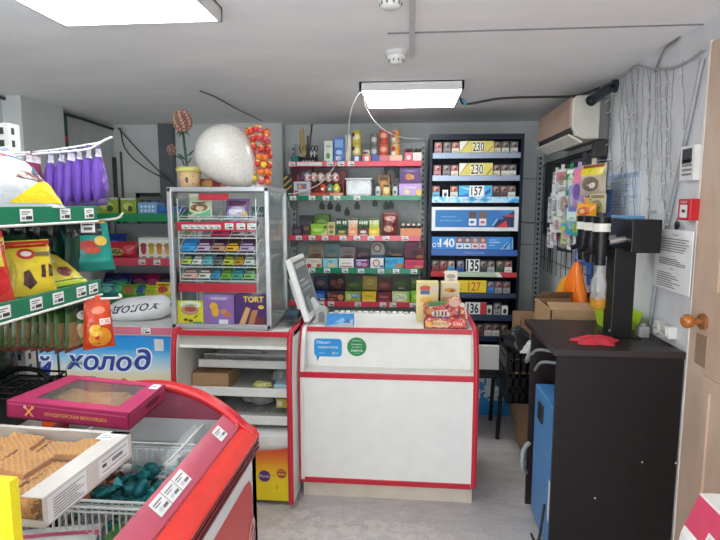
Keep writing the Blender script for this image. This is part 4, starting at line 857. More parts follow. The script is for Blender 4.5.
def bloom(c, r, n, c1, c2):
    m = MB(); m.ball(c, (r*.85, r*.85, r), c1, 14, 10)
    for k in range(n):
        zz = 1-2*(k+.5)/n; a = k*2.39996; q = Vector((math.sqrt(1-zz*zz)*math.cos(a), math.sqrt(1-zz*zz)*math.sin(a), zz))
        m.ball(c+Vector((q.x*r*.86, q.y*r*.86, q.z*r)), r*.15, c2 if k % 3 else (206, 170, 150), 6, 4)
    return m.build('bloom', t)
c1 = at(182.5, 121, 2.9); c2 = at(171.5, 150, 2.88)
bloom(c1, .055, 150, (96, 60, 50), (150, 104, 92)); bloom(c2, .026, 60, (90, 60, 60), (140, 96, 90))
m = MB(); m.tube(beziers([(x-.01, y, ZT+.09), (x-.02, y, ZT+.2), c1-Vector((0, 0, .05))]), .007, (52, 66, 56)); m.tube(beziers([(x-.02, y, ZT+.09), (x-.04, y, ZT+.15), c2-Vector((0, 0, .02))]), .004, (52, 66, 56)); m.build('stem', t)
m = MB()
for k in range(7):
    a = k*.9; b0 = c1-Vector((0, 0, .055)); e = b0+Vector((.05*math.cos(a), .03*math.sin(a), -.02-.01*(k % 3))); md = (b0+e)/2+Vector((0, .0, .012)); sd = Vector((-math.sin(a), math.cos(a), 0))*.009
    m.add([b0, md+sd, e, md-sd], [(0, 1, 2, 3)], (44, 92, 66))
for zz, dx in ((.13, .035), (.17, .05), (.15, -.05)): b0 = Vector((x-.015, y, ZT+zz)); m.add([b0, b0+Vector((dx*.6, .01, .03)), b0+Vector((dx, 0, .035)), b0+Vector((dx*.6, -.01, .005))], [(0, 1, 2, 3)], (44, 92, 66))
m.build('leaf', t)
carton('sweets_tray', 'flat orange sweets pack lying under the balloon', 'sweets pack', at(208, 187, 2.95).x, 2.98, ZT, .13, .055, .09, (206, 120, 80), [('e', .4, .5, .3, .3, (222, 180, 110)), ('r', .6, .1, .95, .9, (170, 60, 60))])
p = at(259, 187, 2.93)
t = thing('lollipop_stand', 'white tube stand carrying rows of lollipops on glass case', 'lollipop stand', (p.x, 2.93, ZT))
MB().lathe([(.05, ZT), (.05, ZT+.006), (.03, ZT+.012), (.022, ZT+.3), (.001, ZT+.302)], (226, 224, 220), p.x, 2.93, 20).build('tube', t)
hd = {}
cols = [('yellow', (232, 200, 50), (206, 90, 50)), ('red', (206, 60, 60), (240, 190, 80)), ('orange', (232, 130, 50), (200, 60, 50)), ('pink', (214, 90, 110), (230, 200, 140))]
for cn, ca, cb_ in cols:
    m = MB(); m.ball((0, -.03, 0), (.019, .019, .019), ca, 10, 7); m.ball((0, -.037, .007), (.013, .0135, .013), cb_, 8, 6)
    m.lathe([(.004, -.004), (.012, -.0), (.006, .008)], ca, 0, -.018, 8); m.tube([(0, 0, 0), (0, -.02, 0)], .0022, (236, 236, 232), 6); hd[cn] = m
first = {}
for lv in range(7):
    for k in range(9):
        cn = ['yellow', 'red', 'orange', 'pink'][(k*3+lv*2+(k*lv) % 3) % 4] if lv < 4 else ['red', 'pink', 'orange', 'red'][(k+lv) % 4]
        if cn not in first: o = first[cn] = hd[cn].build('lollipop', local=True)
        else: o = first[cn].copy(); COL.objects.link(o)
        a = 2*PI*k/9+lv*.35; zz = ZT+.03+lv*.043; rr = .03-.001*lv+random.uniform(-.003, .006); a += random.uniform(-.22, .22); zz += random.uniform(-.011, .011)
        o.location = (p.x+rr*math.sin(a), 2.93-rr*math.cos(a), zz); o.rotation_euler = (R(-24), 0, a)
        tag(o, cn+' wrapped lollipop stuck in white stand beside balloon', 'lollipop', cn+' lollipops in the stand')
# ================================================================== candy gondola at the back
GY = 4.20; GBX0, GBX1 = -.955, .085
def zz(v, y=GY, u=355): return at(u, v, y).z
LG = mat((178, 182, 182), .45)
t = thing('candy_shelving', 'light grey candy shelving with red and green price rails', 'shelving', (-.43, 4.4, 0))
MB().box(GBX0-.02, GBX1+.02, 4.56, 4.585, 0, 2.09, mat((190, 194, 194), .5)).build('back_panel', t)
for x in (GBX0-.035, GBX1+.005):
    m = MB(); m.box(x, x+.03, 4.52, 4.56, 0, 2.09, LG)
    for k in range(24): m.box(x+.008, x+.022, 4.518, 4.521, 1.0+k*.045, 1.02+k*.045, (40, 42, 44))
    m.build('upright', t)
MB().box(GBX0, GBX1, 4.22, 4.56, 0, .12, LG).build('base', t)
STOP = {}
TAGX = {1: (292, 330, 341, 351), 2: (293, 312, 326, 337, 357), 3: (299, 312, 325, 343, 357, 371, 386, 405), 4: (312, 327, 345, 361, 381, 396, 414), 5: (321, 331, 358, 383, 393, 413)}
for k, (vt, vb, c) in enumerate(((161, 166.3, RED), (195.5, 200.3, GREEN), (235.5, 240.7, RED), (268, 273.5, GREEN), (301.5, 306.8, RED)), 1):
    zt, zb = zz(vt), zz(vb); STOP[k] = zt-.006
    MB().box(GBX0, GBX1, GY+.012, 4.56, zt-.026, zt-.006, LG).build('shelf_board', t)
    r = MB().box(GBX0, GBX1, GY, GY+.012, zb, zt, mat(c if c == GREEN else (212, 70, 88), .22)).build('price_rail', t, bevel=.002)
    for u in TAGX[k]: price_tag(r, at(u, (vt+vb)/2, GY).x, GY-.0005, (zt+zb)/2-.017)
    if k == 1:
        m = MB(); a = at(297, 163, GY); b = at(322, 163, GY); m.box(a.x, b.x, GY-.002, GY, (zt+zb)/2-.014, (zt+zb)/2+.014, (222, 220, 218)); m.build('price_strip', r)
    for x in (GBX0+.002, GBX1-.006): MB().box(x, x+.004, 4.22, 4.56, zt-.10, zt-.006, LG).build('bracket', t)
def onshelf(k, name, label, cat, u0, u1, vt, c, ops=(), y=4.23, d=.12, vb=None, z=None, **kw):
    z0 = STOP[k]+.0005 if z is None else z
    a = at(u0, 200, y).x; b = at(u1, 200, y).x; h = at((u0+u1)/2, vt, y).z-z0
    return carton(name, label, cat, (a+b)/2, y, z0, abs(b-a), h, d, c, ops, **kw)
def canmesh(c, ops, r=.033, h=.115):
    m = MB(); m.lathe([(r*.86, 0), (r, .006), (r, h-.008), (r*.88, h-.001)], c, n=20); m.lathe([(r*.84, h-.003), (r*.84, h-.002)], STEEL, n=20)
    def S(u, v, e): a = (u-.5)*2.6; return Vector(((r+e)*math.sin(a), -(r+e)*math.cos(a), .008+(h-.016)*v))
    m.decal(S, ops, r*2.6, h, .0008); return m
# top shelf
t = thing('pen_basket', 'teal plastic basket holding scissors and pens on top shelf', 'basket', (-.86, 4.3, STOP[1]))
m = MB(); x0, x1 = at(291, 158, 4.24).x, at(299, 158, 4.24).x
m.box(x0, x1, 4.24, 4.245, STOP[1], STOP[1]+.05, (20, 110, 104)); m.box(x0, x0+.005, 4.24, 4.34, STOP[1], STOP[1]+.05, (20, 110, 104)); m.box(x1-.005, x1, 4.24, 4.34, STOP[1], STOP[1]+.05, (20, 110, 104)); m.box(x0, x1, 4.335, 4.34, STOP[1], STOP[1]+.05, (20, 110, 104)); m.box(x0, x1, 4.24, 4.34, STOP[1], STOP[1]+.004, (20, 110, 104)); m.build('basket_shell', t)
for nm, lb, cat_, u, vt, c, ub in (('gift_pen', 'yellow pencil standing among dark pens on top shelf', 'pencil', 303, 129, (196, 166, 60), 305), ('gift_pen', 'second yellow pencil leaning left on top shelf', 'pencil', 300, 131, (186, 150, 50), 303), ('gift_pen', 'tall thin dark pen leaning right on top shelf', 'pen', 312, 124, (70, 50, 60), 308), ('gift_pen', 'short dark pen in the pen holder on top shelf', 'pen', 308, 136, (40, 40, 44), 307)):
    m = MB(); a = at(ub, 160, 4.32); a.z = STOP[1]+.006; b = at(u, vt, 4.32); m.tube([a, b], .007, c, 7); m.cyl(b, b+(b-a).normalized()*.016, .007, (206, 180, 140), .001, 7); tag(m.build(nm, org=a), lb, cat_)
t = thing('pen_holder', 'black pen holder with white price stickers on top shelf', 'pen holder', (at(307, 160, 4.28).x, 4.3, STOP[1]))
a, b = at(301, 160, 4.27).x, at(316, 160, 4.27).x
m = MB(); m.box(a, b, 4.27, 4.275, STOP[1], STOP[1]+.045, BK); m.box(a, b, 4.36, 4.365, STOP[1], STOP[1]+.07, BK); m.box(a, a+.004, 4.27, 4.36, STOP[1], STOP[1]+.05, BK); m.box(b-.004, b, 4.27, 4.36, STOP[1], STOP[1]+.05, BK); m.box(a, b, 4.27, 4.36, STOP[1], STOP[1]+.004, BK)
for k in range(4): m.box(a+.008+k*.026, a+.028+k*.026, 4.268, 4.27, STOP[1]+.004, STOP[1]+.016, (220, 220, 216))
m.build('holder_body', t)
def scissors(u, label, c):
    m = MB(); p = at(u, 150, 4.33); p.z = STOP[1]+.006
    m.prism([(p.x-.006, p.z), (p.x+.002, p.z), (p.x+.006, p.z+.09), (p.x-.002, p.z+.09)], 4.325, 4.329, 'y', STEEL)
    for s in (-1, 1): m.tube([(p.x+s*.014+.012*math.cos(a), 4.327, p.z+.11+.022*math.sin(a)) for a in [2*PI*k/14 for k in range(15)]], .004, c, 6)
    tag(m.build('scissors', org=p), label, 'scissors')
scissors(311, 'green handled scissors standing in holder on top shelf', (30, 110, 70)); scissors(303, 'black handled scissors standing in holder on top shelf', (40, 40, 44)); scissors(314.5, 'dark red handled scissors standing at right of holder', (70, 50, 56))
onshelf(1, 'tea_box', 'narrow white and green tea box on top shelf', 'box', 324.5, 333, 141, (214, 222, 210), [('e', .45, .3, .25, .14, (90, 150, 80)), ('r', .2, .7, .8, .8, (150, 180, 150))])
onshelf(1, 'cereal_box', 'blue box with pale print next to white green box', 'box', 334, 344.5, 137.5, (66, 110, 190), [('r', .12, .6, .88, .92, (130, 170, 220)), ('e', .5, .4, .3, .1, (170, 200, 230)), ('r', .2, .1, .7, .24, (210, 220, 236))])
m = canmesh((224, 222, 214), [('r', .45, .0, .6, 1, (220, 200, 120))], .026, zz(135, 4.27)-STOP[1]); o = m.build('paper_tube', local=True); o.location = (at(348, 160, 4.27).x, 4.27, STOP[1]+.0005); tag(o, 'tall white paper tube standing on top shelf', 'tube')
def can(u, lvl, c, ops, label, r=.037, h=.104):
    o = canmesh(c, ops, r, h).build('drink_can', local=True); o.location = (at(u, 160, 4.28).x, 4.29, STOP[1]+.0375+lvl*(h+.001)); tag(o, label, 'can')
for k, (u0, u1, c, lb) in enumerate(((352, 361, (60, 80, 140), 'blue and white'), (362, 371, (206, 90, 90), 'red and white'), (372, 378.5, (50, 90, 170), 'deep blue'), (379, 388.5, (206, 110, 120), 'pink'), (389, 402, (226, 176, 150), 'cream'))):
    onshelf(1, 'snack_tray', lb+' low tray under the cans on top shelf', 'tray', u0, u1, zz and 155.3, c, [('r', .3, .15, .75, .85, (226, 222, 216))] if k in (0, 1) else (), d=.13)
Y_, RO, CO = ((206, 190, 90), [('e', .5, .5, .3, .25, (236, 226, 180)), ('e', .2, .7, .2, .2, (90, 60, 60))]), ((214, 100, 76), [('e', .5, .6, .35, .2, (236, 170, 150)), ('r', .1, .15, .9, .3, (180, 60, 50))]), ((206, 170, 130), [('e', .35, .65, .2, .2, (190, 60, 50)), ('r', .6, .2, .9, .9, (226, 150, 40)), ('e', .3, .25, .2, .15, (240, 236, 226))])
can(356.5, 0, *Y_, 'yellow can, lower one of the stack on top shelf'); can(356.5, 1, *Y_, 'yellow can, upper one of the stack on top shelf')
GR_ = ((120, 122, 124), [('e', .5, .5, .3, .25, (196, 194, 190))]); can(374, 0, *GR_, 'grey can, lower one of the stack on top shelf', .03, .09); can(374, 1, *GR_, 'grey can, upper one of the stack on top shelf', .03, .09)
can(366.5, 0, (206, 200, 190), [('e', .4, .6, .3, .2, (120, 60, 60))], 'small whitish jar between yellow and grey cans', .028, .06)
can(383.5, 0, *RO, 'salmon red can, lower one of the stack on top shelf'); can(383.5, 1, *RO, 'salmon red can, upper one of the stack on top shelf')
can(395.5, 0, *CO, 'multicoloured can, lower one of rightmost can stack'); can(395.5, 1, *CO, 'multicoloured can, upper one of rightmost can stack')
for u0, u1, c, c2, lb in ((404.5, 412, (214, 100, 110), (90, 40, 46), 'pink tub with dark sweets at right of top shelf'), (412.5, 421, (226, 216, 212), (60, 60, 34), 'white tub with dark sweets at right end of top shelf')):
    o = onshelf(1, 'sweets_tub', lb, 'tub', u0, u1, 152.5, c, [('e', .5, .45, .25, .25, (236, 200, 196))], d=.07)
    m = MB(); w = o.dimensions.x; h = zz(152.5, 4.23)-STOP[1]
    for k in range(10): m.ball(((k % 4-1.5)*w*.24, .014+(k//4)*.02, h+.008+.008*(k % 2)), (.009, .009, .015), c2, 7, 5)
    m.build('sweets', o, local=True)
# second shelf
onshelf(2, 'sweets_box', 'maroon sweets box standing at back left of second shelf', 'box', 293, 312, 166.5, (110, 40, 54), [('e', .3, .6, .17, .28, (60, 30, 40)), ('e', .3, .6, .1, .18, (150, 60, 80)), ('p', [(.45, .55), (.95, .7), (.95, .88), (.5, .8)], (120, 120, 150)), ('r', .05, .05, .95, .25, (90, 30, 40))], y=4.33, d=.08)
onshelf(2, 'toy_box', 'white and blue toy pack at front left of second shelf', 'box', 294, 310, 181.5, (206, 204, 202), [('r', .22, .5, .8, .86, (60, 130, 190)), ('e', .38, .66, .1, .14, (220, 190, 60)), ('e', .6, .66, .1, .14, (210, 70, 70)), ('r', .05, .05, .3, .4, (206, 80, 90)), ('r', .3, .1, .95, .3, (170, 170, 176))], d=.06)
onshelf(2, 'striped_pack', 'black pack with yellow stripes leaning at left shelf end', 'pack', 283.5, 292, 174.5, (36, 34, 36), [('p', [(0, .1), (1, .45), (1, .55), (0, .2)], (196, 160, 70)), ('p', [(0, .4), (1, .75), (1, .85), (0, .5)], (196, 160, 70)), ('p', [(0, .7), (.6, .9), (.4, .95), (0, .8)], (196, 160, 70))], d=.03)
t = thing('egg_display', 'red display box holding chocolate eggs on second shelf', 'display box', (at(328, 195, 4.3).x, 4.28, STOP[2]))
a, b = at(309, 195, 4.24).x, at(344, 195, 4.24).x; RB = mat((150, 44, 36), .35)
z0 = STOP[2]+.0005; m = MB(); m.box(a, b, 4.40, 4.404, z0, z0+.21, RB); m.box(b-.004, b, 4.24, 4.4, z0, z0+.12, RB); m.box(a, a+.004, 4.24, 4.4, z0, z0+.06, RB); m.box(a, b, 4.24, 4.4, z0, z0+.008, RB); m.box(a, b, 4.24, 4.244, z0, z0+.03, RB); m.box(a, b, 4.32, 4.40, z0+.1, z0+.105, RB)
m.decal(flatmap((a, 4.24, z0), (1, 0, 0), (0, 0, 1), (0, -1, 0), b-a, .03), [('r', .6, .1, .98, .9, (214, 150, 120)), ('r', .05, .2, .5, .8, (206, 70, 50))], b-a, .03); m.build('tray', t)
def egg(u, v, y, c, c2, lb):
    p = at(u, v, y); m = MB(); m.T = Matrix.Scale(1.22, 4); m.lathe([(.001, -.03), (.014, -.026), (.0235, -.012), (.025, 0), (.022, .014), (.014, .028), (.001, .034)], c, n=16)
    def S(uu, vv, e): aa = (uu-.5)*2.4; zz_ = -.012+.02*vv; return Vector(((.0248+e)*math.sin(aa), -(.0248+e)*math.cos(aa), zz_))
    m.decal(S, [('r', .1, .1, .9, .9, c2), ('e', .5, .5, .16, .4, WHITE)], .05, .02, .0012); o = m.build('chocolate_egg', local=True); o.location = p; tag(o, lb, 'chocolate egg')
for k, u in enumerate((307.5, 314, 321, 328.5, 335.5)): egg(u, 177.5, 4.31, (226, 222, 216), [(200, 70, 90), (206, 90, 100), (214, 150, 90), (190, 60, 70), (196, 40, 50)][k], 'white and red foil egg, '+['leftmost', 'second from left', 'middle one', 'second from right', 'rightmost'][k]+' of the upper egg row')
for k, (u, c, c2, lb) in enumerate(((323, (214, 90, 50), (190, 60, 50), 'orange foil egg in lower egg row'), (330, (110, 150, 120), (60, 130, 100), 'green foil egg in lower egg row'), (336.5, (226, 206, 70), (190, 190, 60), 'yellow foil egg in lower egg row'))): egg(u, 189, 4.262, c, c2, lb)
t = thing('clear_container', 'white translucent lidded food container on second shelf', 'container', (at(358, 195, 4.25).x, 4.3, STOP[2]))
a, b = at(345.5, 195, 4.24).x, at(371.5, 195, 4.24).x
MB().box(a, b, 4.24, 4.40, STOP[2]+.0005, zz(178, 4.24)-.012, pattern('frosted_plastic', [(196, 198, 200), (226, 228, 230), (206, 208, 210)], 12, .18, 'noise', .4)).build('tub', t, bevel=.02)
MB().box(a-.003, b+.003, 4.237, 4.403, zz(178, 4.24)-.013, zz(178, 4.24), (222, 224, 224)).build('lid', t, bevel=.004)
def bottle(u, lb):
    m = MB(); h = zz(184, 4.25)-STOP[2]; m.lathe([(.02, 0), (.022, .004), (.022, h*.6), (.012, h*.8), (.011, h*.82)], (206, 208, 206), n=16); m.lathe([(.013, h*.8), (.013, h)], (70, 74, 78), n=14)
    def S(uu, vv, e): aa = (uu-.5)*2.4; return Vector(((.0222+e)*math.sin(aa), -(.0222+e)*math.cos(aa), .01+h*.45*vv))
    m.decal(S, [('e', .5, .5, .2, .3, (110, 114, 116))], .05, .05, .001); o = m.build('small_bottle', local=True); o.location = (at(u, 195, 4.25).x, 4.26, STOP[2]+.0005); tag(o, lb, 'bottle')
bottle(378, 'small white bottle left of golden pack on second shelf'); bottle(395, 'small white bottle right of golden pack on second shelf')
onshelf(2, 'coffee_pack', 'brown orange pack standing at back of second shelf', 'pack', 378, 389.5, 175, (156, 106, 50), [('e', .5, .5, .34, .25, (214, 150, 70)), ('r', .15, .75, .85, .92, (90, 56, 34))], y=4.33, d=.05)
onshelf(2, 'coffee_pack', 'black pack tall at back of second shelf', 'pack', 384, 397, 167, (38, 36, 38), [('e', .5, .72, .3, .2, (120, 116, 112)), ('r', .2, .2, .8, .35, (150, 140, 120))], y=4.40, d=.05)
onshelf(2, 'coffee_pack', 'dark grey pack behind right white bottle on second shelf', 'pack', 391, 399, 178, (54, 50, 50), [('r', .1, .5, .9, .7, (120, 112, 100))], y=4.32, d=.05)
onshelf(2, 'golden_pack', 'golden pack between two small white bottles', 'pack', 382.5, 390, 184, (180, 140, 60), [('e', .5, .5, .35, .3, (222, 196, 130)), ('r', .1, .75, .9, .95, (70, 50, 30))], d=.06)
b0 = onshelf(2, 'chocolate_box', 'lilac chocolate box lying under the purple one on second shelf', 'chocolate box', 399, 421.5, 183.5, (186, 156, 206), [('t', 'Алёнка', .5, .7, .2, WHITE), ('e', .35, .35, .12, .2, (230, 200, 150)), ('e', .88, .3, .12, .26, (226, 190, 70))], d=.14)
onshelf(2, 'chocolate_box', 'dark purple chocolate box stacked above the lilac one', 'chocolate box', 399.5, 421, 168, (86, 50, 108), [('e', .5, .82, .38, .1, (110, 80, 140)), ('e', .42, .42, .16, .22, (190, 120, 60)), ('e', .6, .4, .08, .16, (200, 140, 80)), ('t', 'Сладость', .5, .8, .1, (206, 190, 214))], z=zz(183.5, 4.23)+.001, y=4.235, d=.13)
# third shelf
onshelf(3, 'biscuit_pack', 'dark violet biscuit pack at left of third shelf, front', 'pack', 291.5, 302, 227, (60, 42, 60), [('e', .5, .5, .35, .3, (110, 80, 100))], d=.1)
onshelf(3, 'biscuit_pack', 'dark grey box behind violet pack on third shelf', 'pack', 299, 313, 215.5, (58, 54, 62), [('r', .1, .5, .9, .7, (90, 84, 96))], y=4.34, d=.08)
onshelf(3, 'biscuit_pack', 'narrow brown pack beside violet pack on third shelf', 'pack', 303, 309, 226.5, (130, 100, 80), [('r', .1, .1, .9, .6, (60, 50, 60))], d=.1)
onshelf(3, 'wafer_box', 'bright green wafer box at front of third shelf', 'box', 310.5, 327, 224, (140, 190, 50), [('p', [(.4, .0), (1, .0), (1, .5)], (196, 206, 140)), ('e', .4, .5, .3, .16, (190, 220, 120)), ('e', .88, .75, .1, .12, (90, 60, 40))], d=.14)
onshelf(3, 'wafer_box', 'beige upright box beside bright green wafer box', 'box', 327.3, 335, 222, (196, 186, 130), [('e', .5, .65, .35, .14, (140, 110, 70)), ('r', .3, .18, .7, .38, (110, 90, 60))], d=.14)
onshelf(3, 'wafer_box', 'olive green box standing behind bright green wafer box', 'box', 314, 329, 214.5, (96, 140, 50), [('e', .5, .6, .34, .16, (160, 186, 110))], y=4.39, d=.08)
for k, (u0, u1, c, oc, lb) in enumerate(((335.5, 347.5, (30, 70, 50), (196, 170, 60), 'dark green'), (348, 357.5, (230, 150, 110), (240, 200, 150), 'salmon'), (358, 368.5, (96, 32, 36), (226, 216, 206), 'maroon'), (369, 379.5, (228, 190, 40), (240, 220, 120), 'yellow'))):
    onshelf(3, 'stick_box', lb+' display box of snack sticks on third shelf', 'display box', u0, u1, 228.5, c, [('e', .5, .55, .3, .2, oc), ('r', .1, .08, .9, .2, oc)], d=.12)
    for j in range(4):
        u = u0+1.8+(u1-u0-3.6)*j/3; p = at(u, 226, 4.27)
        q = MB(); cc = [(40, 90, 56), (226, 190, 150), (52, 92, 50), (190, 206, 90)][k]
        pouch_geo(q, .021, .085, .014, cc, [('e', .5, .6, .36, .18, (226, 230, 220)), ('r', .0, .85, 1, .98, (50, 70, 40))], seed=k*4+j)
        o = q.build('snack_stick', local=True); o.location = (p.x, 4.28, STOP[3]+.053); o.rotation_euler = (R(random.uniform(-8, 0)), R(random.uniform(-5, 5)), 0)
        tag(o, ['dark green', 'cream', 'green and white', 'lime'][k]+' snack stick standing in the '+lb+' box', 'snack stick', lb+' box snack sticks')
pouch('sweets_bag', 'reddish brown sweets bag standing on third shelf', 'sweets bag', at(390, 235, 4.29).x, 4.29, STOP[3]+.001, .125, .185, .09, (130, 62, 56), [('e', .5, .75, .36, .1, (206, 160, 150)), ('e', .4, .3, .3, .14, (220, 170, 150)), ('e', .65, .5, .2, .1, (96, 36, 36))], seed=31)
t = thing('egg_carton_tray', 'salmon tray of white topped sweets at right of third shelf', 'tray', (at(410, 235, 4.25).x, 4.28, STOP[3]))
a, b = at(400.5, 235, 4.23).x, at(421.5, 235, 4.23).x; m = MB(); m.box(a, b, 4.23, 4.36, STOP[3]+.0005, STOP[3]+.062, (214, 140, 96)); m.build('tray_body', t)
for k in range(8):
    p = (a+.02+(k % 4)*(b-a-.04)/3, 4.262+(k//4)*.055, STOP[3]+.0625)
    m = MB(); m.lathe([(.016, 0), (.018, .012), (.014, .02)], (70, 40, 36), n=12); m.ball((0, 0, .024), (.014, .014, .012), (226, 220, 212), 10, 6); o = m.build('marshmallow_cup', local=True); o.location = p
    tag(o, 'white topped chocolate cup in the salmon tray', 'sweet', 'cups in the salmon tray')
for k, u in enumerate((322, 330, 338, 347, 357, 375, 386, 391)):
    p = at(u, [206, 206, 208, 212, 206, 203, 206, 205][k], 4.53); m = MB(); m.prism([(-.02, 0), (.02, 0), (.024, .03), (.012, .055), (-.012, .055), (-.024, .03)], -.006, .006, 'y', (48, 54, 52)); m.box(-.008, .008, -.003, .003, .055, .07, (60, 64, 62)); m.box(-.0015, .0015, 0, .024, .06, .064, (120, 120, 120))
    o = m.build('hanging_tag', local=True); o.location = (p.x, 4.534, p.z-.03); tag(o, 'dark hanging tag on back panel above the third shelf', 'tag', 'dark tags above third shelf')
# fourth and fifth shelves: open display boxes with raised header cards
def hbox(k, u0, u1, vf, vh, c, ops, hc, hops, lb, rnd=False):
    z0 = STOP[k]+.0005; y = 4.225; a = at(u0, 260, y).x; b = at(u1, 260, y).x; w = b-a; h = at((u0+u1)/2, vf, y).z-z0; yb = 4.33
    t = thing('chocolate_display_box', lb, 'chocolate box', ((a+b)/2, y, z0))
    m = MB(); m.box(a, b, y, y+.004, z0, z0+h, c); m.box(a, a+.003, y, yb, z0, z0+h, c); m.box(b-.003, b, y, yb, z0, z0+h, c); m.box(a, b, y, yb, z0, z0+.004, c); m.box(a, b, yb, yb+.003, z0, z0+h, c)
    m.decal(flatmap((a, y, z0), (1, 0, 0), (0, 0, 1), (0, -1, 0), w, h), ops, w, h); m.build('tray', t)
    H = at((u0+u1)/2, vh, yb).z-z0; m = MB()
    pts = [(a, z0+h*.9), (b, z0+h*.9)]+([(b, z0+H*.8)]+[((a+b)/2+w/2*math.cos(q), z0+H*.78+H*.22*math.sin(q)) for q in [PI*i/10 for i in range(11)]] if rnd else [(b, z0+H*.96), (b-.008, z0+H), (a+.008, z0+H), (a, z0+H*.96)])
    m.prism(pts, yb, yb+.003, 'y', hc); m.decal(flatmap((a, yb, z0+h*.9), (1, 0, 0), (0, 0, 1), (0, -1, 0), w, H-h*.9), hops, w, H-h*.9); m.build('header_card', t)
    m = MB()
    for j in range(4): m.box(a+.005, b-.005, y+.01+j*.022, y+.026+j*.022, z0+.005, z0+h*(.86-.04*(j % 2)), hc)
    m.build('bar_stack', t)
S1 = [('e', .5, .5, .3, .2, (120, 60, 50))]
hbox(4, 305.5, 322, 258.5, 244, (226, 220, 206), [('t', 'Choco', .6, .7, .22, (170, 40, 40)), ('e', .2, .25, .16, .2, (170, 60, 50)), ('e', .8, .25, .14, .2, (180, 110, 70))], (160, 148, 130), [('t', 'Choco', .5, .55, .16, (90, 50, 44)), ('e', .5, .2, .35, .14, (130, 80, 60)), ('r', .0, .8, 1, .98, (140, 126, 110))], 'cream chocolate display box, first of fourth shelf row')
hbox(4, 322.5, 338, 258.5, 244, (150, 206, 216), [('t', 'Milk', .5, .7, .22, (40, 90, 130)), ('e', .6, .28, .28, .18, (214, 196, 150))], (110, 146, 142), [('t', 'Milk', .5, .5, .16, (50, 80, 90)), ('e', .5, .2, .3, .12, (150, 130, 110))], 'pale blue chocolate display box on fourth shelf')
hbox(4, 338.5, 354, 258.5, 247, (230, 228, 224), [('t', 'pernigotti', .5, .5, .26, (60, 50, 60), {'sx': .75}), ('r', .1, .12, .9, .24, (190, 90, 100))], (150, 134, 134), [('t', 'pernigotti', .5, .55, .2, (50, 40, 46), {'sx': .75}), ('e', .5, .2, .3, .1, (120, 80, 80))], 'white chocolate display box with dark script on fourth shelf')
hbox(4, 354.5, 369.5, 259, 249, (96, 60, 120), [('e', .3, .5, .16, .24, (190, 160, 200)), ('e', .65, .4, .22, .2, (206, 120, 150)), ('r', .1, .8, .8, .92, (220, 206, 226))], (60, 40, 48), [('e', .5, .5, .3, .2, (120, 76, 76)), ('e', .25, .3, .1, .14, (150, 90, 90))], 'violet chocolate display box in middle of fourth shelf')
hbox(4, 370, 384, 258, 242, (222, 222, 224), [('e', .45, .5, .26, .38, (160, 110, 90)), ('e', .45, .5, .17, .26, (220, 206, 196)), ('r', .7, .1, .95, .3, (60, 90, 170))], (170, 164, 152), [('e', .45, .62, .3, .26, (90, 76, 80)), ('e', .45, .62, .2, .18, (206, 190, 180)), ('r', .0, .0, 1, .2, (60, 90, 130))], 'white round-topped chocolate display box on fourth shelf', True)
hbox(4, 384.5, 404, 257.5, 249.5, (44, 160, 206), [('t', 'NUTS', .35, .62, .32, (20, 50, 110)), ('e', .75, .25, .22, .16, (180, 120, 70)), ('e', .95, .3, .06, .2, (150, 90, 50))], (40, 46, 56), [('e', .6, .3, .3, .16, (180, 120, 70)), ('e', .25, .55, .1, .2, (110, 70, 50))], 'cyan chocolate display box with nuts on fourth shelf')
hbox(4, 404.5, 424, 260, 242, (206, 50, 96), [('t', 'NUTS', .35, .62, .3, (110, 20, 50)), ('e', .72, .25, .25, .18, (196, 130, 80))], (120, 40, 68), [('e', .6, .35, .25, .2, (70, 30, 36)), ('e', .8, .15, .2, .12, (176, 110, 70)), ('r', .05, .8, .6, .95, (150, 60, 96))], 'pink chocolate display box at right end of fourth shelf')
hbox(5, 311, 325.5, 291, 276, (30, 76, 170), [('e', .55, .5, .34, .26, (90, 140, 210)), ('r', .6, .1, .95, .3, (206, 190, 150))], (44, 66, 96), [('e', .5, .5, .3, .2, (150, 110, 80)), ('r', .1, .75, .9, .9, (60, 96, 150))], 'deep blue chocolate display box, first of fifth shelf row')
hbox(5, 326, 344, 291.5, 275, (70, 44, 60), [('t', 'Twist', .35, .6, .34, (230, 140, 50)), ('e', .8, .4, .16, .3, (206, 140, 90)), ('e', .3, .2, .2, .12, (170, 90, 60))], (44, 36, 46), [('e', .3, .5, .18, .2, (140, 84, 60)), ('e', .7, .6, .18, .2, (150, 96, 80)), ('e', .55, .25, .2, .14, (110, 60, 50))], 'dark chocolate display box with orange print on fifth shelf')
hbox(5, 344.5, 361, 292, 275.5, (150, 176, 80), [('r', .35, .45, .95, .85, (110, 160, 200)), ('e', .25, .5, .16, .3, (200, 210, 130)), ('t', 'Alpen', .62, .65, .24, WHITE)], (78, 96, 46), [('e', .5, .7, .3, .16, (60, 90, 90)), ('e', .5, .4, .34, .14, (110, 130, 70))], 'olive green round-topped display box on fifth shelf', True)
hbox(5, 361.5, 376.5, 292, 276, (228, 190, 40), [('t', 'Nussy', .5, .58, .3, (110, 60, 40)), ('r', .05, .05, .95, .2, (240, 220, 120))], (176, 156, 70), [('e', .5, .6, .3, .2, (206, 190, 100)), ('t', 'Nussy', .5, .6, .16, (110, 80, 40))], 'yellow chocolate display box on fifth shelf')
hbox(5, 377, 391.5, 292.5, 279, (112, 32, 54), [('t', 'Ritter', .5, .55, .26, (220, 150, 140)), ('r', .1, .1, .9, .2, (170, 60, 80))], (116, 50, 54), [('e', .45, .5, .3, .22, (170, 96, 80)), ('r', .1, .75, .9, .9, (90, 40, 50))], 'maroon chocolate display box on fifth shelf')
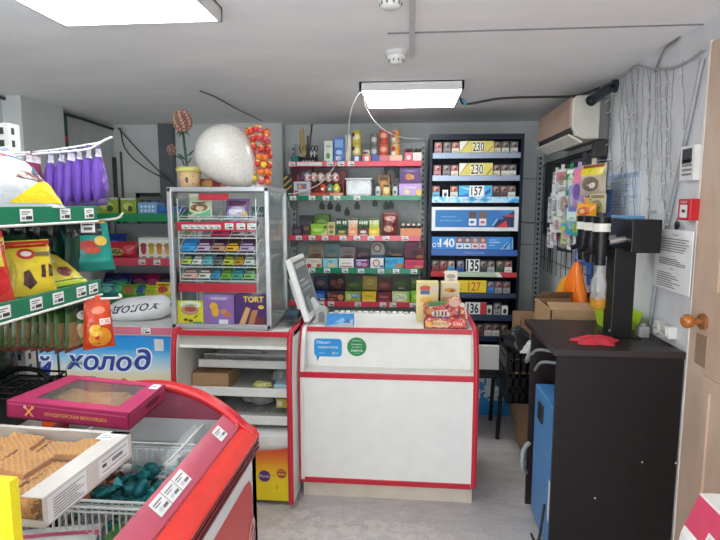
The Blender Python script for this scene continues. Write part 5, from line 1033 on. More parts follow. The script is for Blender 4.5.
hbox(5, 392, 410.5, 292, 277, (190, 206, 140), [('e', .45, .5, .36, .36, (226, 230, 206)), ('t', 'Chio', .45, .52, .34, (60, 110, 50)), ('r', .85, .0, 1, 1, (120, 180, 50))], (66, 84, 46), [('e', .5, .5, .35, .2, (90, 110, 60)), ('e', .5, .2, .2, .1, (140, 150, 110))], 'pale green chocolate display box with oval logo on fifth shelf')
hbox(5, 411, 423, 291, 277.5, (130, 196, 50), [('e', .5, .5, .3, .26, (180, 220, 110))], (96, 120, 60), [('r', .1, .5, .9, .75, (140, 160, 90))], 'lime chocolate display box at right end of fifth shelf')
# ================================================================== blue cigarette rack
QY = 4.10; NVY = mat((12, 20, 40), .4, spec=.3); NV2 = mat((34, 46, 76), .25)
t = thing('cigarette_rack', 'tall dark blue cigarette rack with price boards at the back', 'rack', (.48, 4.3, 0))
qx = lambda u: at(u, 230, QY).x
RX0_, RX1_ = qx(428.5), qx(521)
qz = lambda v, u=475: at(u, v, QY).z
for x in (RX0_, RX1_-.02): MB().box(x, x+.02, QY-.005, 4.5, .02, qz(134), NVY).build('side_panel', t)
MB().box(RX0_+.02, RX1_-.02, 4.47, 4.5, .02, qz(134), NVY).build('back_panel', t)
MB().box(RX0_+.02, RX1_-.02, QY-.004, 4.48, qz(139.5), qz(134), NVY).build('top_cap', t)
MB().box(RX0_, RX1_, QY, 4.5, 0, .08, NVY).build('base', t)
ix0, ix1 = RX0_+.022, RX1_-.022
TIER = [(152.6, 158.5, None), (175.5, 181, None), (196.8, 202.8, 'blue'), (249.8, 255.8, 'navy'), (272, 276.8, 'wrg'), (292.8, 298, None), (314.3, 320.5, None), (335.5, 341, None), (358, 364, None)]
STL = mat((150, 160, 180), .25, .5)
BPAT = pattern('blue_wave_print', [(40, 110, 190), (90, 180, 226), (200, 224, 236), (50, 140, 206)], 14, .3, 'noise')
TZ = []
for i, (v0, v1, kind) in enumerate(TIER):
    z1, z0 = qz(v0), qz(v1); TZ.append(z1-.012)
    MB().box(ix0, ix1, QY+.01, 4.46, z1-.022, z1-.012, NVY).build('tier', t)
    c = {None: STL if i < 2 else mat((44, 56, 84), .3), 'blue': BPAT, 'navy': mat((40, 90, 170), .3), 'wrg': mat((176, 196, 170), .3)}[kind]
    r = MB().box(ix0, ix1, QY-.008, QY, z0, z1, c).build('tier_rail', t, bevel=.002)
    w = ix1-ix0; m = MB(); fl = flatmap((ix0, QY-.008, z0), (1, 0, 0), (0, 0, 1), (0, -1, 0), w, z1-z0)
    if kind == 'wrg': m.decal(fl, [('p', [(0, 0), (.2, 0), (.14, 1), (0, 1)], (196, 50, 60)), ('p', [(.2, 0), (.26, 0), (.2, 1), (.14, 1)], (226, 226, 222)), ('p', [(.84, 0), (1, 0), (1, 1), (.8, 1)], (190, 44, 60)), ('p', [(.78, 0), (.84, 0), (.8, 1), (.74, 1)], (226, 226, 222))], w, z1-z0); m.build('rail_print', r)
    if kind == 'navy': m.decal(fl, [('t', 'НОВЫЙ ДИЗАЙН', .5, .5, .45, (130, 170, 220))], w, z1-z0); m.build('rail_print', r)
    if kind == 'blue': m.decal(fl, [('t', 'СПЕЦИАЛЬНАЯ ЦЕНА', .52, .5, .4, (30, 70, 130))], w, z1-z0); m.build('rail_print', r)
    MB().box(ix0, ix1, QY+.012, QY+.016, z1-.012, z1+.002, GLASS).build('front_stop', t)
def board(v0, v1, u0, u1, c, ops, name='price_board'):
    x0, x1 = qx(u0), qx(u1); z1, z0 = qz(v0), qz(v1); m = MB(); m.box(x0, x1, QY+.004, QY+.01, z0, z1, c)
    m.decal(flatmap((x0, QY+.004, z0), (1, 0, 0), (0, 0, 1), (0, -1, 0), x1-x0, z1-z0), ops, x1-x0, z1-z0); return m.build(name, t)
GOLD = (214, 196, 96)
def num(s, u=.5, h=.78): return [('t', s, u, .5, h, WHITE, {'sx': .62, 'fat': .07}), ('t', s, u, .5, h, (16, 16, 20), {'sx': .62, 'fat': .012})]
gold_ops = [('p', [(0, 0), (.0, 1), (.26, 1)], (226, 222, 206)), ('p', [(.02, .1), (.24, 1), (.27, 1), (.04, .1)], (120, 100, 60)), ('p', [(.8, .05), (.98, .6), (.98, .5), (.84, .05)], (120, 100, 60))]
board(141, 152.4, 458, 491.5, GOLD, gold_ops+num('230', .55)); board(163, 175.3, 458, 491, GOLD, gold_ops+num('230', .53))
board(185.5, 196.6, 458, 491, (70, 170, 216), [('p', [(.0, .1), (.3, .3), (.3, .0), (.0, .0)], (40, 110, 190)), ('p', [(0, .9), (.3, .6), (.3, .75)], (190, 226, 236)), ('r', .32, .0, .76, .98, (236, 236, 234)), ('p', [(.78, .4), (.95, .75), (.95, .4), (.8, .1)], (30, 90, 170))]+[('t', '157', .54, .5, .76, (16, 16, 20), {'sx': .68, 'fat': .02})])
ADB = gradient('ad_panel_print', 0, [(ix0, (30, 110, 176)), (ix0+.4, (90, 184, 220)), (ix1, (44, 104, 160))])
z1, z0 = qz(207), qz(231); fr = MB().box(ix0, ix1, QY-.008, QY+.03, z0, z1, mat((222, 226, 230), .4)).build('ad_frame', t, bevel=.003)
m = MB(); x0, x1 = qx(435), qx(513.5); za, zb = qz(227.2), qz(210); w, h = x1-x0, zb-za; m.box(x0, x1, QY-.0095, QY-.008, za, zb, ADB)
m.decal(flatmap((x0, QY-.0095, za), (1, 0, 0), (0, 0, 1), (0, -1, 0), w, h), [('t', 'НОВЫЙ СВЕЖИЙ', .16, .62, .1, (130, 190, 226)), ('t', 'ВКУС УЖЕ В ПРОДАЖЕ', .2, .38, .1, (130, 190, 226)), ('r', .43, .5, .525, .92, (90, 70, 66)), ('r', .43, .1, .525, .5, (222, 226, 230)), ('r', .56, .5, .65, .92, (110, 84, 76)), ('r', .56, .1, .65, .5, (226, 210, 214)), ('e', .47, .3, .03, .08, (60, 110, 170)), ('e', .605, .3, .03, .08, (200, 90, 120)), ('p', [(.74, .0), (.82, .6), (.9, .7), (1, .95), (1, 0)], (26, 40, 80)), ('p', [(.78, .0), (.9, .4), (.92, .0)], (210, 50, 66)), ('r', .88, .6, .99, .75, (190, 60, 50)), ('e', .82, .55, .05, .1, (60, 110, 190)), ('p', [(.72, .1), (.78, .5), (.8, .46), (.74, .08)], (120, 190, 230))], w, h); m.build('ad_panel', fr)
board(237, 249.6, 432, 513.5, (54, 134, 206), [('t', 'от', .055, .35, .34, WHITE), ('t', '140', .19, .52, .66, WHITE, {'fat': .02, 'sx': .95})]+[o for k in range(4) for o in (('r', .305+.095*k, .52, .39+.095*k, .98, [(120, 84, 74), (96, 90, 88), (150, 110, 96), (140, 96, 84)][k]), ('r', .305+.095*k, .06, .39+.095*k, .5, [(214, 222, 226), (206, 220, 214), (226, 196, 196), (224, 190, 196)][k]), ('e', .347+.095*k, .26, .025, .08, [(60, 90, 140), (60, 100, 120), (180, 70, 90), (190, 70, 100)][k]), ('e', .347+.095*k, .74, .026, .14, (206, 160, 140)))]+[('r', .71, .74, .8, .8, (150, 200, 236)), ('r', .71, .54, .84, .62, (170, 210, 240)), ('r', .71, .32, .78, .38, (150, 200, 236)), ('p', [(.84, .02), (.93, .6), (1, .8), (1, .02)], (120, 180, 226)), ('p', [(.88, .1), (.97, .8), (.98, .78), (.91, .1)], (24, 70, 140)), ('r', .965, .04, .985, .95, (36, 100, 180))], 'ad_board')
board(259.5, 271.8, 467, 480.5, (230, 230, 226), [('t', '135', .5, .5, .84, (16, 16, 20), {'sx': .62, 'fat': .03})])
board(280.5, 292.6, 458.2, 488, (236, 206, 30), [('r', .06, .25, .16, .3, (190, 140, 30)), ('t', '127', .6, .5, .72, (206, 80, 40), {'sx': .75, 'fat': .008})])
b_ = board(302.5, 314.2, 467, 489, (232, 232, 228), [('r', .7, 0, 1, 1, (186, 34, 48)), ('t', '136', .36, .5, .78, (16, 16, 20), {'sx': .64, 'fat': .03})])
# packs
packs = {}
def cig(tier, u, v_t, lo, hi, lb, w=.053, grp=None, plain=False):
    key = (lo, hi, w, plain, round(v_t-TIER[tier][0], 1))
    h = qz(v_t)-TZ[tier]
    if key not in packs:
        m = MB(); m.box(-w/2, w/2, 0, .023, 0, h, lo)
        ops = [('e', .5, .45, .3, .25, hi)] if plain else [('r', 0, .5, 1, 1, hi), ('e', .45, .76, .26, .17, tuple(min(255, c+60) for c in hi)), ('e', .62, .66, .2, .1, tuple(max(0, c-46) for c in hi)), ('r', .2, .2, .8, .28, tuple(max(0, c-50) for c in lo)), ('r', 0, .94, 1, 1, (40, 36, 38))]
        m.decal(flatmap((-w/2, 0, 0), (1, 0, 0), (0, 0, 1), (0, -1, 0), w, h), ops, w, h); o = m.build('cigarette_pack', local=True); packs[key] = o
    else: o = packs[key].copy(); COL.objects.link(o)
    o.location = (qx(u), QY+.022, TZ[tier]+.0004); tag(o, lb, 'cigarette pack', grp); return o
PKS = (150, 96, 90); PK2 = (108, 92, 88); CRM = (206, 204, 180); GRB = (112, 82, 78)
nm = ['first', 'second', 'third', 'fourth', 'fifth', 'sixth', 'seventh', 'eighth']
tn = ['top', 'second', 'third', '', 'fifth', 'sixth', 'seventh', 'eighth', 'lowest visible']
def row(tier, lst, side):
    for k, (u, lo, hi, cn) in enumerate(lst): cig(tier, u, TIER[tier][0]-11.3, lo, hi, '%s cigarette pack %s, %s tier of blue rack' % (cn, side(k), tn[tier]))
L3 = lambda n: (lambda k: nm[k]+' left of price board'); 
Lb = lambda k: nm[k]+' from left'; Rb = lambda k: nm[k]+' right of price board'
row(0, [(437, (176, 130, 132), PKS, 'rosy'), (445.7, (130, 124, 120), PK2, 'grey'), (454, (220, 206, 184), PKS, 'cream and red')], Lb); row(0, [(495, CRM, GRB, 'cream'), (503.3, CRM, (90, 84, 80), 'cream'), (512, (190, 190, 186), (96, 86, 84), 'pale grey')], Rb)
row(1, [(436.5, (176, 130, 132), PKS, 'rosy'), (445.4, (130, 124, 120), PK2, 'grey'), (453.5, (220, 206, 184), PKS, 'cream and red')], Lb); row(1, [(495, CRM, GRB, 'cream'), (503.5, CRM, (90, 84, 80), 'cream'), (511, (206, 206, 202), (96, 86, 84), 'white')], Rb)
row(2, [(435.5, (110, 170, 200), PKS, 'blue'), (453.5, (206, 206, 200), (170, 100, 84), 'white and red')], Lb); row(2, [(495, (70, 54, 58), GRB, 'dark brown'), (503, (84, 64, 66), GRB, 'dark brown'), (511, (206, 206, 200), GRB, 'white')], Rb)
cig(2, 444.8, TIER[2][0]-7, (226, 228, 228), (60, 62, 66), 'small white cigarette pack with dark badge, third tier', .04, None, True)
row(4, [(436, (140, 60, 64), PK2, 'dark red'), (444, (150, 56, 62), PKS, 'red'), (452, (60, 150, 206), (150, 130, 116), 'blue'), (461.5, (40, 80, 150), (110, 110, 116), 'navy')], Lb); row(4, [(484.5, (50, 52, 62), PK2, 'charcoal'), (492.5, (160, 164, 168), PK2, 'silver'), (501.5, (44, 74, 56), (96, 90, 76), 'dark green'), (510, (214, 206, 200), (130, 76, 76), 'white')], Rb)
row(5, [(436, (60, 50, 60), PKS, 'dark'), (444, (70, 60, 60), PK2, 'brown')], Lb); row(5, [(492.5, (54, 120, 196), (110, 104, 120), 'blue'), (500.7, (130, 140, 140), (120, 76, 76), 'grey'), (509, (140, 144, 144), (120, 70, 72), 'light grey')], Rb)
cig(6, 492, TIER[6][0]-8.5, (224, 224, 222), (40, 40, 44), 'small white cigarette pack beside the red board end, seventh tier', .04, None, True); row(6, [(500.3, (150, 154, 154), (100, 104, 104), 'silver')], Rb); cig(6, 508, TIER[6][0]-8.5, (224, 224, 222), (40, 40, 44), 'small white cigarette pack at right end of seventh tier', .045, None, True)
row(7, [(483, (120, 70, 70), PK2, 'brown'), (491.5, (214, 212, 208), (130, 100, 96), 'white'), (499.5, (220, 220, 216), (120, 90, 88), 'white'), (508, (90, 90, 96), PK2, 'grey')], lambda k: nm[k]+' one visible')
row(8, [(482, (60, 90, 130), PK2, 'blue'), (490, (110, 110, 116), GRB, 'grey'), (499, (80, 80, 90), PK2, 'charcoal'), (508, (60, 60, 70), GRB, 'black')], lambda k: nm[k]+' one visible')
# ================================================================== left rear shelves
LY = 4.15; LX0, LX1 = -2.56, -1.62
t = thing('grocery_shelving', 'grey wall shelving with green and pink rails, left rear corner', 'shelving', (-2.1, 4.4, 0))
MB().box(LX0, LX1, 4.52, 4.545, 0, 1.42, mat((150, 153, 154), .5)).build('back_panel', t)
for x in (LX0-.03, LX1): MB().box(x, x+.03, 4.50, 4.54, 0, 1.62, LG).build('upright', t)
LT = {}
for k, (v0, v1, c) in enumerate(((213.5, 221.5, (24, 140, 86)), (258, 265.5, (206, 70, 88)), (298, 305, (40, 140, 100))), 1):
    z1, z0 = at(130, v0, LY).z, at(130, v1, LY).z; LT[k] = z1-.008
    MB().box(LX0, LX1, LY+.012, 4.52, z1-.03, z1-.008, LG).build('shelf_board', t)
    r = MB().box(LX0, LX1, LY, LY+.012, z0, z1, mat(c, .3)).build('price_rail', t, bevel=.002)
    for u in {1: (), 2: (142, 157), 3: (127, 141, 157)}[k]: price_tag(r, at(u, 262, LY).x, LY-.0005, (z0+z1)/2-.02, s=1.15)
def lsh(k, name, label, cat, u0, u1, vt, c, ops=(), y=4.19, d=.14, **kw):
    a = at(u0, 220, y).x; b = at(u1, 220, y).x; h = at((u0+u1)/2, vt, y).z-LT[k]
    return carton(name, label, cat, (a+b)/2, y, LT[k]+.0005, b-a, h, d, c, ops, **kw)
CLR = [('r', .02, .05, .98, .85, (150, 176, 60)), ('e', .45, .5, .3, .22, (206, 214, 120)), ('e', .6, .35, .15, .2, (70, 90, 40)), ('r', .0, .88, 1, 1, (190, 200, 196))]
lsh(1, 'clear_tub', 'clear tub with lime packs, left one on green shelf rear left', 'tub', 98, 119, 197.5, (130, 150, 80), CLR); lsh(1, 'clear_tub', 'clear tub with lime packs beside the blue tub, rear left', 'tub', 121.5, 137, 198, (136, 156, 80), CLR)
t2 = lsh(1, 'blue_tub', 'light blue perforated tub of sweets on rear left green shelf', 'tub', 138.5, 157.5, 202.5, (120, 170, 216), [('e', .2+.2*i, .3+.35*j, .07, .13, (210, 226, 240)) for i in range(4) for j in range(2)])
for k in range(9): pass
m = MB(); h = at(148, 202.5, 4.19).z-LT[1]
for k in range(12): m.ball((-.055+.022*(k % 6), .04+.05*(k//6), h+.008), (.016, .02, .015), [(70, 60, 80), (120, 110, 120), (60, 80, 110)][k % 3], 7, 5)
m.build('sweets', t2, local=True)
lsh(1, 'sweets_tray', 'deep blue flat tray at right of rear left green shelf', 'tray', 158.5, 186, 206.5, (30, 90, 170), [('r', .05, .5, .95, .9, (40, 116, 200))])
lsh(1, 'dark_tray', 'dark blue low pack right of the deep blue tray', 'tray', 187, 200, 207, (40, 50, 66), y=4.2)
pouch('coffee_bag', 'dark blue snack bag on pink railed shelf, rear left', 'snack bag', at(113, 258, 4.28).x, 4.30, LT[2], .19, .2, .08, (36, 66, 150), [('e', .5, .5, .3, .2, (70, 110, 190))], rx=R(-14), seed=41)
pouch('snack_bag', 'red snack bag lying on pink railed shelf, rear left', 'snack bag', at(124, 258, 4.22).x, 4.22, LT[2], .24, .135, .07, (196, 44, 56), [('e', .3, .4, .3, .22, (196, 170, 90)), ('e', .3, .4, .18, .14, (60, 96, 60)), ('e', .75, .65, .2, .15, (220, 90, 90))], seed=42)
bxo = [('r', .0, .9, 1, 1, (206, 206, 200))]
for k, c in enumerate(((190, 66, 70), (226, 190, 50), (226, 150, 50), (226, 170, 90))): bxo += [('e', .14+.24*k, .42, .085, .24, c), ('e', .14+.24*k, .62, .1, .12, tuple(int(x*.8) for x in c)), ('e', .115+.24*k, .45, .015, .03, (40, 30, 30)), ('e', .165+.24*k, .45, .015, .03, (40, 30, 30)), ('r', .08+.24*k, .05, .2+.24*k, .1, (110, 90, 80))]
lsh(2, 'sweets_box', 'white box with four round coloured figures, rear left pink shelf', 'box', 137.5, 171, 237.5, (232, 230, 222), bxo)
for k, (u, c, c2, w, lb, y, hh, sd) in enumerate(((107, (34, 130, 120), (120, 200, 190), .15, 'teal snack bag at front left of lower green shelf', 4.2, .13, 43), (118, (40, 150, 110), (90, 190, 150), .12, 'sea green snack bag second on lower green shelf', 4.22, .14, 44), (129, (90, 170, 40), (196, 110, 70), .16, 'lime green snack bag in middle of lower green shelf', 4.2, .115, 45), (141, (70, 150, 60), (60, 90, 150), .12, 'green and blue snack bag on lower green shelf', 4.21, .12, 46), (152, (226, 206, 50), (160, 190, 60), .13, 'yellow snack bag near right of lower green shelf', 4.2, .11, 47), (163, (230, 216, 60), (200, 80, 60), .15, 'second yellow snack bag at right end of lower green shelf', 4.21, .135, 48))):
    pouch('snack_bag', lb, 'snack bag', at(u, 297, y).x, y, LT[3], w, hh, .05, c, [('e', .5, .5, .3, .22, c2), ('r', .15, .75, .8, .86, c2)], rx=R(-20), seed=sd)
for u, c, lb, sd in ((108, (30, 36, 76), 'navy snack bag at back of lower green shelf', 51), (122, (40, 40, 100), 'dark blue snack bag at back of lower green shelf', 52), (138, (90, 30, 70), 'plum snack bag at back of lower green shelf', 53), (152, (150, 30, 80), 'magenta snack bag at back of lower green shelf', 54), (165, (60, 44, 60), 'dark snack bag at back right of lower green shelf', 55)):
    pouch('snack_bag', lb, 'snack bag', at(u, 290, 4.36).x, 4.38, LT[3], .16, .18, .06, c, [('e', .5, .6, .3, .14, tuple(min(255, q+40) for q in c))], rx=R(-12), seed=sd)
# frame and posters on the walls
a, b = at(136, 193, 4.63), at(166, 233, 4.63)
t = thing('wall_hatch', 'dark framed grey hatch on wall behind rear left shelves', 'hatch', ((a.x+b.x)/2, 4.64, b.z))
m = MB()
for q in ((a.x, b.x, a.z-.03, a.z), (a.x, b.x, b.z, b.z+.03), (a.x, a.x+.03, b.z, a.z), (b.x-.03, b.x, b.z, a.z)): m.box(q[0], q[1], 4.625, 4.655, q[2], q[3], (54, 60, 62))
m.build('frame', t); MB().box(a.x+.03, b.x-.03, 4.64, 4.655, b.z+.03, a.z-.03, (136, 142, 140)).build('panel', t)
def leftsheet(name, label, u0, v0, u1, v1, c, ops, x=XL+.004):
    a = atx(u0, v0, x); b = atx(u1, v1, x); w = b.y-a.y; h = a.z-b.z
    m = MB(); m.box(XL, x, a.y, b.y, b.z, a.z, c); m.decal(flatmap((x, a.y, b.z), (0, 1, 0), (0, 0, 1), (1, 0, 0), w, h), ops, w, h); tag(m.build(name, org=(XL, a.y, b.z)), label, 'poster')
leftsheet('poster', 'green poster with white circle high on left wall', 46, 110, 69, 150, (24, 96, 88), [('t', 'СУПЕР', .4, .86, .09, (220, 226, 222)), ('t', 'СКИДКА', .5, .70, .09, (220, 226, 222)), ('e', .35, .25, .42, .32, (226, 226, 220)), ('e', .3, .22, .36, .28, (150, 110, 100)), ('r', .8, .2, .98, .4, (206, 60, 80))])
leftsheet('poster', 'yellow poster with simple smiling face near left corner', 92, 171, 108, 203, (222, 178, 40), [('e', .5, .52, .34, .3, (236, 196, 60)), ('e', .38, .6, .04, .05, (60, 50, 30)), ('e', .62, .6, .04, .05, (60, 50, 30)), ('p', [(.3, .42), (.5, .32), (.7, .42), (.5, .36)], (90, 60, 30))])
struct(MB().box(XL, XL+.13, 3.35, 3.78, 0, CZ, GPAINT).build('trim_7'))
# ------------------------------------------------------------------ ice cream freezer
IX0, IX1, IY, IZ = -2.36, -1.275, 2.98, .82
t = thing('ice_cream_freezer', 'blue and white printed ice cream freezer left of display fridge', 'freezer', (-1.82, 3.3, 0))
FG = gradient('freezer_front_print', 2, [(0, (216, 60, 40)), (.28, (224, 90, 40)), (.42, (232, 150, 50)), (.53, (240, 212, 130)), (.61, (226, 232, 226)), (.68, (150, 208, 240)), (.74, (40, 160, 232)), (.83, (16, 140, 224))], .3)
MB().box(IX0, IX1, IY, 3.60, .04, IZ, FG).build('body', t, bevel=.006)
m = MB(); fw2, fh2 = IX1-IX0, IZ-.04; fl = flatmap((IX0, IY, .04), (1, 0, 0), (0, 0, 1), (0, -1, 0), fw2, fh2)
def fuv(u, v): q = at(u, v, IY); return (q.x-IX0)/fw2, (q.z-.04)/fh2
NB = (30, 64, 156)
def logo(txt, u, v, hpx, sx=1.05):
    a, b = fuv(u, v); h = hpx/540*2.98/fh2
    m.decal(fl, [('t', txt, a, b, h, (236, 240, 246), {'shear': .2, 'fat': .075, 'sx': sx}), ('t', txt, a, b, h, NB, {'shear': .2, 'fat': .022, 'sx': sx})], fw2, fh2, .0012)
logo('холо', 99.5, 363, 15.5, 1.16); logo('∂', 143, 359.5, 22, 1.15); logo('й', 44, 366, 21, 1.25); logo('и', 20, 370, 16, 1.2)
a = fuv(124, 382); m.decal(fl, [('e', a[0], a[1], .022, .03, (200, 110, 50)), ('e', a[0]+.05, a[1]-.04, .05, .05, (220, 150, 90)), ('r', fuv(57, 350)[0]-.002, .3, fuv(57, 350)[0]+.002, .98, (60, 90, 140))], fw2, fh2, .0008)
m.build('front_print', t)
z1, z0 = at(140, 326.5, IY-.02).z, at(140, 334.5, IY-.02).z
MB().box(IX0-.01, IX1+.01, IY-.012, 3.62, IZ, z1, (206, 206, 204)).build('lid', t, bevel=.006)
r = MB().box(IX0, IX1+.005, IY-.02, IY-.01, z0, z1-.006, mat((214, 112, 134), .3)).build('price_rail', t); price_tag(r, at(146, 331, IY-.02).x, IY-.0205, z0+.004, s=1.1)
a = at(159, 345, IY); MB().box(a.x-.028, a.x+.028, IY-.002, IY, a.z-.035, a.z+.035, (226, 226, 226)).build('blank_sticker', t)
m = MB(); c = at(141, 321, 3.16); m.T = Matrix.Translation((c.x, 3.2, z1+.0)) @ Matrix.Rotation(R(-7), 4, 'Y')
def sack(u, v, e=0.):
    a = (v-.5)*PI*1.0; prof = max(.03, (1-abs(2*u-1)**4))**.4; n = 1+.14*noise.noise(Vector((u*5, v*4, 2)))
    return Vector(((u-.5)*.40, -math.cos(a)*.17*n*prof-e if False else -.16*math.cos(a)*prof, .062+.075*math.sin(a)*prof*n+e*math.sin(a)))
m.grid(sack, 22, 16, (236, 235, 235)); m.grid(lambda u, v: Vector(((u-.5)*.40, .12*(v)-.02, .03)), 2, 2, (222, 220, 220))
def sackS(u, v, e): p = sack(u, .34+.5*v, 0); return p+Vector((0, -e*.8-.001, e*.8+.001))
m.decal(sackS, [('t', 'ХОЛОД', .58, .55, .4, (56, 60, 84), {'rot': PI, 'shear': .2, 'fat': .02}), ('t', 'РУС', .2, .5, .22, (90, 96, 120), {'rot': PI, 'shear': .2})], .40, .17, .001)
tag(m.build('white_sack', org=(c.x, 3.2, z1)), 'white printed sack lying on lid of ice cream freezer', 'sack')
# ================================================================== near gondola with snacks on the left
SX, SY0, SY1 = -1.07, .62, 1.775
t = thing('snack_gondola', 'near left snack gondola with green price rails and hooks', 'shelving', (-1.35, 1.3, 0))
MB().box(-1.56, -1.52, .4, 1.97, .04, 1.86, mat((120, 124, 126), .5)).build('back_panel', t)
m = MB(); m.box(-1.52, -1.47, 1.90, 1.96, 0, 1.885, (206, 206, 200))
for k in range(22): m.box(-1.505, -1.488, 1.897, 1.901, .9+k*.045, .924+k*.045, (50, 52, 54)); m.box(-1.4705, -1.469, 1.915, 1.93, .9+k*.045, .924+k*.045, (50, 52, 54))
m.build('upright', t)
MB().box(-1.52, -1.18, .4, 1.9, .04, .14, LG).build('base', t)
GR = mat((26, 118, 84), .35); UZ, LZ = 1.572, 1.318
for z0, z1, nm, tags in ((1.535, 1.583, 'upper', ((26, 206), (65, 207), (89, 207))), (1.280, 1.330, 'lower', ((3, 303), (36, 296), (58, 289), (81, 281), (93, 277.5)))):
    MB().box(-1.52, SX-.012, SY0, SY1-.004, z1-.035, z1-.011, LG).build('shelf_board', t)
    r = MB().box(SX-.012, SX, SY0, SY1, z0, z1, GR).build('price_rail', t, bevel=.002)
    for u, v in tags: p = atx(u, v+8, SX); price_tag(r, SX+.0006, p.y, (z0+z1)/2-.017, rz=R(90))
    m = MB(); m.cyl((SX+.001, SY0, z0-.004), (SX+.001, SY1, z0-.004), .004, (226, 226, 220), n=6); m.build('rail_edge', t)
HK = mat((222, 222, 218), .3, .2)
def hook(pts, parent=t): m = MB(); m.tube(beziers(pts), .0042, HK, 7); m.build('hook', parent)
hk = at(112, 137, 1.84); hook([(-1.52, 1.84, 1.765), (-1.3, 1.84, 1.775), (-1.10, 1.84, 1.80), (hk.x-.03, 1.84, hk.z-.012), (hk.x, 1.84, hk.z)])
hook([(-1.52, 1.80, 1.75), (-1.3, 1.80, 1.762), (-1.12, 1.80, 1.775), at(95, 146, 1.80), at(103, 141, 1.80)])
hook([(-1.52, 1.55, 1.735), (-1.3, 1.55, 1.745), (-1.2, 1.55, 1.76)])
h2 = at(123, 213, 1.87); hook([(-1.52, 1.87, 1.535), (-1.2, 1.87, 1.532), at(102, 220, 1.87), at(118, 218, 1.87), h2])
hook([(-1.52, 1.74, 1.267), (-1.2, 1.74, 1.266), (-1.0, 1.74, 1.27), (-.985, 1.74, 1.285)])
m = MB(); m.box(-1.25, -1.08, 1.83, 1.835, 1.522, 1.53, (206, 160, 60)); m.build('label_strip', t)
for u in (15, 36, 57): p = at(u, 340, 1.86); m = MB(); m.cyl((p.x, 1.86, .935), (p.x, 1.86, 1.27), .004, (84, 88, 92), n=6); m.build('wire_post', t)
MB().box(-1.52, -1.19, .62, 1.9, .915, .935, (50, 54, 56)).build('lower_shelf', t)
def hbag(name, label, x, y, ztop, w, h, d, c, ops, rz=90, seed=0, group=None, top=None, cat='snack bag', taper=.25):
    m = MB(); pouch_geo(m, w, h, d, c, ops, seed=seed, topflat=.12)
    if top: m.decal(lambda u, v, e: Vector(((u-.5)*w, -.006-e, h*(.86+.14*v))), [('r', .02, 0, .98, 1, top)], w, h*.14, .001)
    if taper: m.v = [Vector((p.x*(1-taper*(p.z/h)**1.5), p.y, p.z)) for p in m.v]
    m.box(-.012, .012, -.001, .001, h-.003, h+.012, top or c)
    o = m.build(name, local=True); o.location = (x, y, ztop-h); o.rotation_euler = (0, R(random.uniform(-3, 3)), R(rz+random.uniform(-9, 9))); return tag(o, label, cat, group)
PUR = mat((94, 64, 150), .28, var=.15); 
for k in range(6):
    hbag('snack_bag', 'purple hook-hung snack bag, '+['rearmost', 'second from rear', 'third from rear', 'fourth from rear', 'fifth from rear', 'front'][k]+' one on the top hook', -1.265+.036*k, 1.83, 1.765+.004*k, .115, .20, .04, PUR, [('e', .5, .45, .34, .2, (122, 92, 176)), ('r', .1, .05, .9, .12, (150, 130, 190)), ('r', .0, .84, 1, .98, (206, 204, 214))], seed=60+k, taper=.6, rz=97)
hbag('snack_bag', 'maroon snack bag left of the purple ones on top hook', -1.31, 1.80, 1.76, .11, .17, .03, (124, 44, 84), [('r', .0, .84, 1, .98, (190, 180, 186))], seed=70)
for k in range(4): hbag('snack_bag', 'clear topped blue snack bag on nearer top hook, '+['rearmost', 'second', 'third', 'front'][k], -1.39+.045*k, 1.56, 1.745+.004*k, .12, .15, .025, mat((120, 140, 170), .25), [('r', .0, .7, 1, .98, (206, 212, 216)), ('e', .5, .4, .3, .2, (70, 96, 160))], seed=75+k)
TEAL = (16, 120, 112); DKG = (20, 66, 52)
for k in range(6): hbag('snack_bag', 'dark green hook-hung snack bag under upper rail, '+['rearmost', 'second', 'third', 'fourth', 'fifth', 'front'][k]+' of six', -1.42+.05*k, 1.80, 1.525, .14, .17, .03, mat(DKG, .3), [('e', .5, .5, .3, .2, (30, 90, 70)), ('r', .0, .7, 1, .98, (34, 40, 40))], seed=80+k)
hbag('snack_bag', 'teal snack bag second in row under upper rail', at(76, 250, 1.83).x, 1.83, 1.525, .15, .17, .03, TEAL, [('r', .0, .72, 1, .98, (30, 34, 36)), ('e', .5, .5, .25, .16, (160, 60, 40))], rz=68, seed=87)
hbag('snack_bag', 'front teal snack bag with red peppers hanging under upper rail', at(91, 250, 1.84).x, 1.84, 1.525, .155, .175, .045, (22, 140, 128), [('r', .0, .74, .8, .98, (26, 32, 34)), ('e', .38, .54, .24, .1, (176, 50, 36)), ('e', .5, .44, .2, .07, (196, 80, 50)), ('e', .72, .62, .16, .1, (206, 170, 70)), ('r', .1, .2, .9, .28, (40, 160, 146))], rz=42, seed=88)
q = at(89, 232, 1.78); m = MB(); m.box(-.022, .022, -.001, .001, -.02, .02, (230, 230, 228)); m.decal(flatmap((-.022, -.001, -.02), (1, 0, 0), (0, 0, 1), (0, -1, 0), .044, .04), [('r', .1, .6, .9, .75, (60, 60, 66)), ('r', .2, .2, .8, .45, (90, 90, 96))], .044, .04)
o = m.build('hook_price_tag', local=True); o.location = (q.x, 1.775, 1.512); o.rotation_euler = (R(-14), 0, R(30)); tag(o, 'white price card clipped on hook before the teal bags', 'price tag')
SEED = (62, 96, 44)
for k in range(9): hbag('seed_bag', 'green and brown seed bag under lower rail, '+['rearmost', 'second', 'third', 'fourth', 'fifth', 'sixth', 'seventh', 'eighth', 'front'][k]+' of the nine', -1.37+.030*k, 1.71, 1.262, .125, .165, .03, SEED, [('r', .06, .1, .94, .6, (150, 124, 84)), ('r', .0, .0, 1, .1, (120, 50, 36)), ('r', .05, .8, .95, .95, (36, 70, 40))], rz=84, seed=90+k)
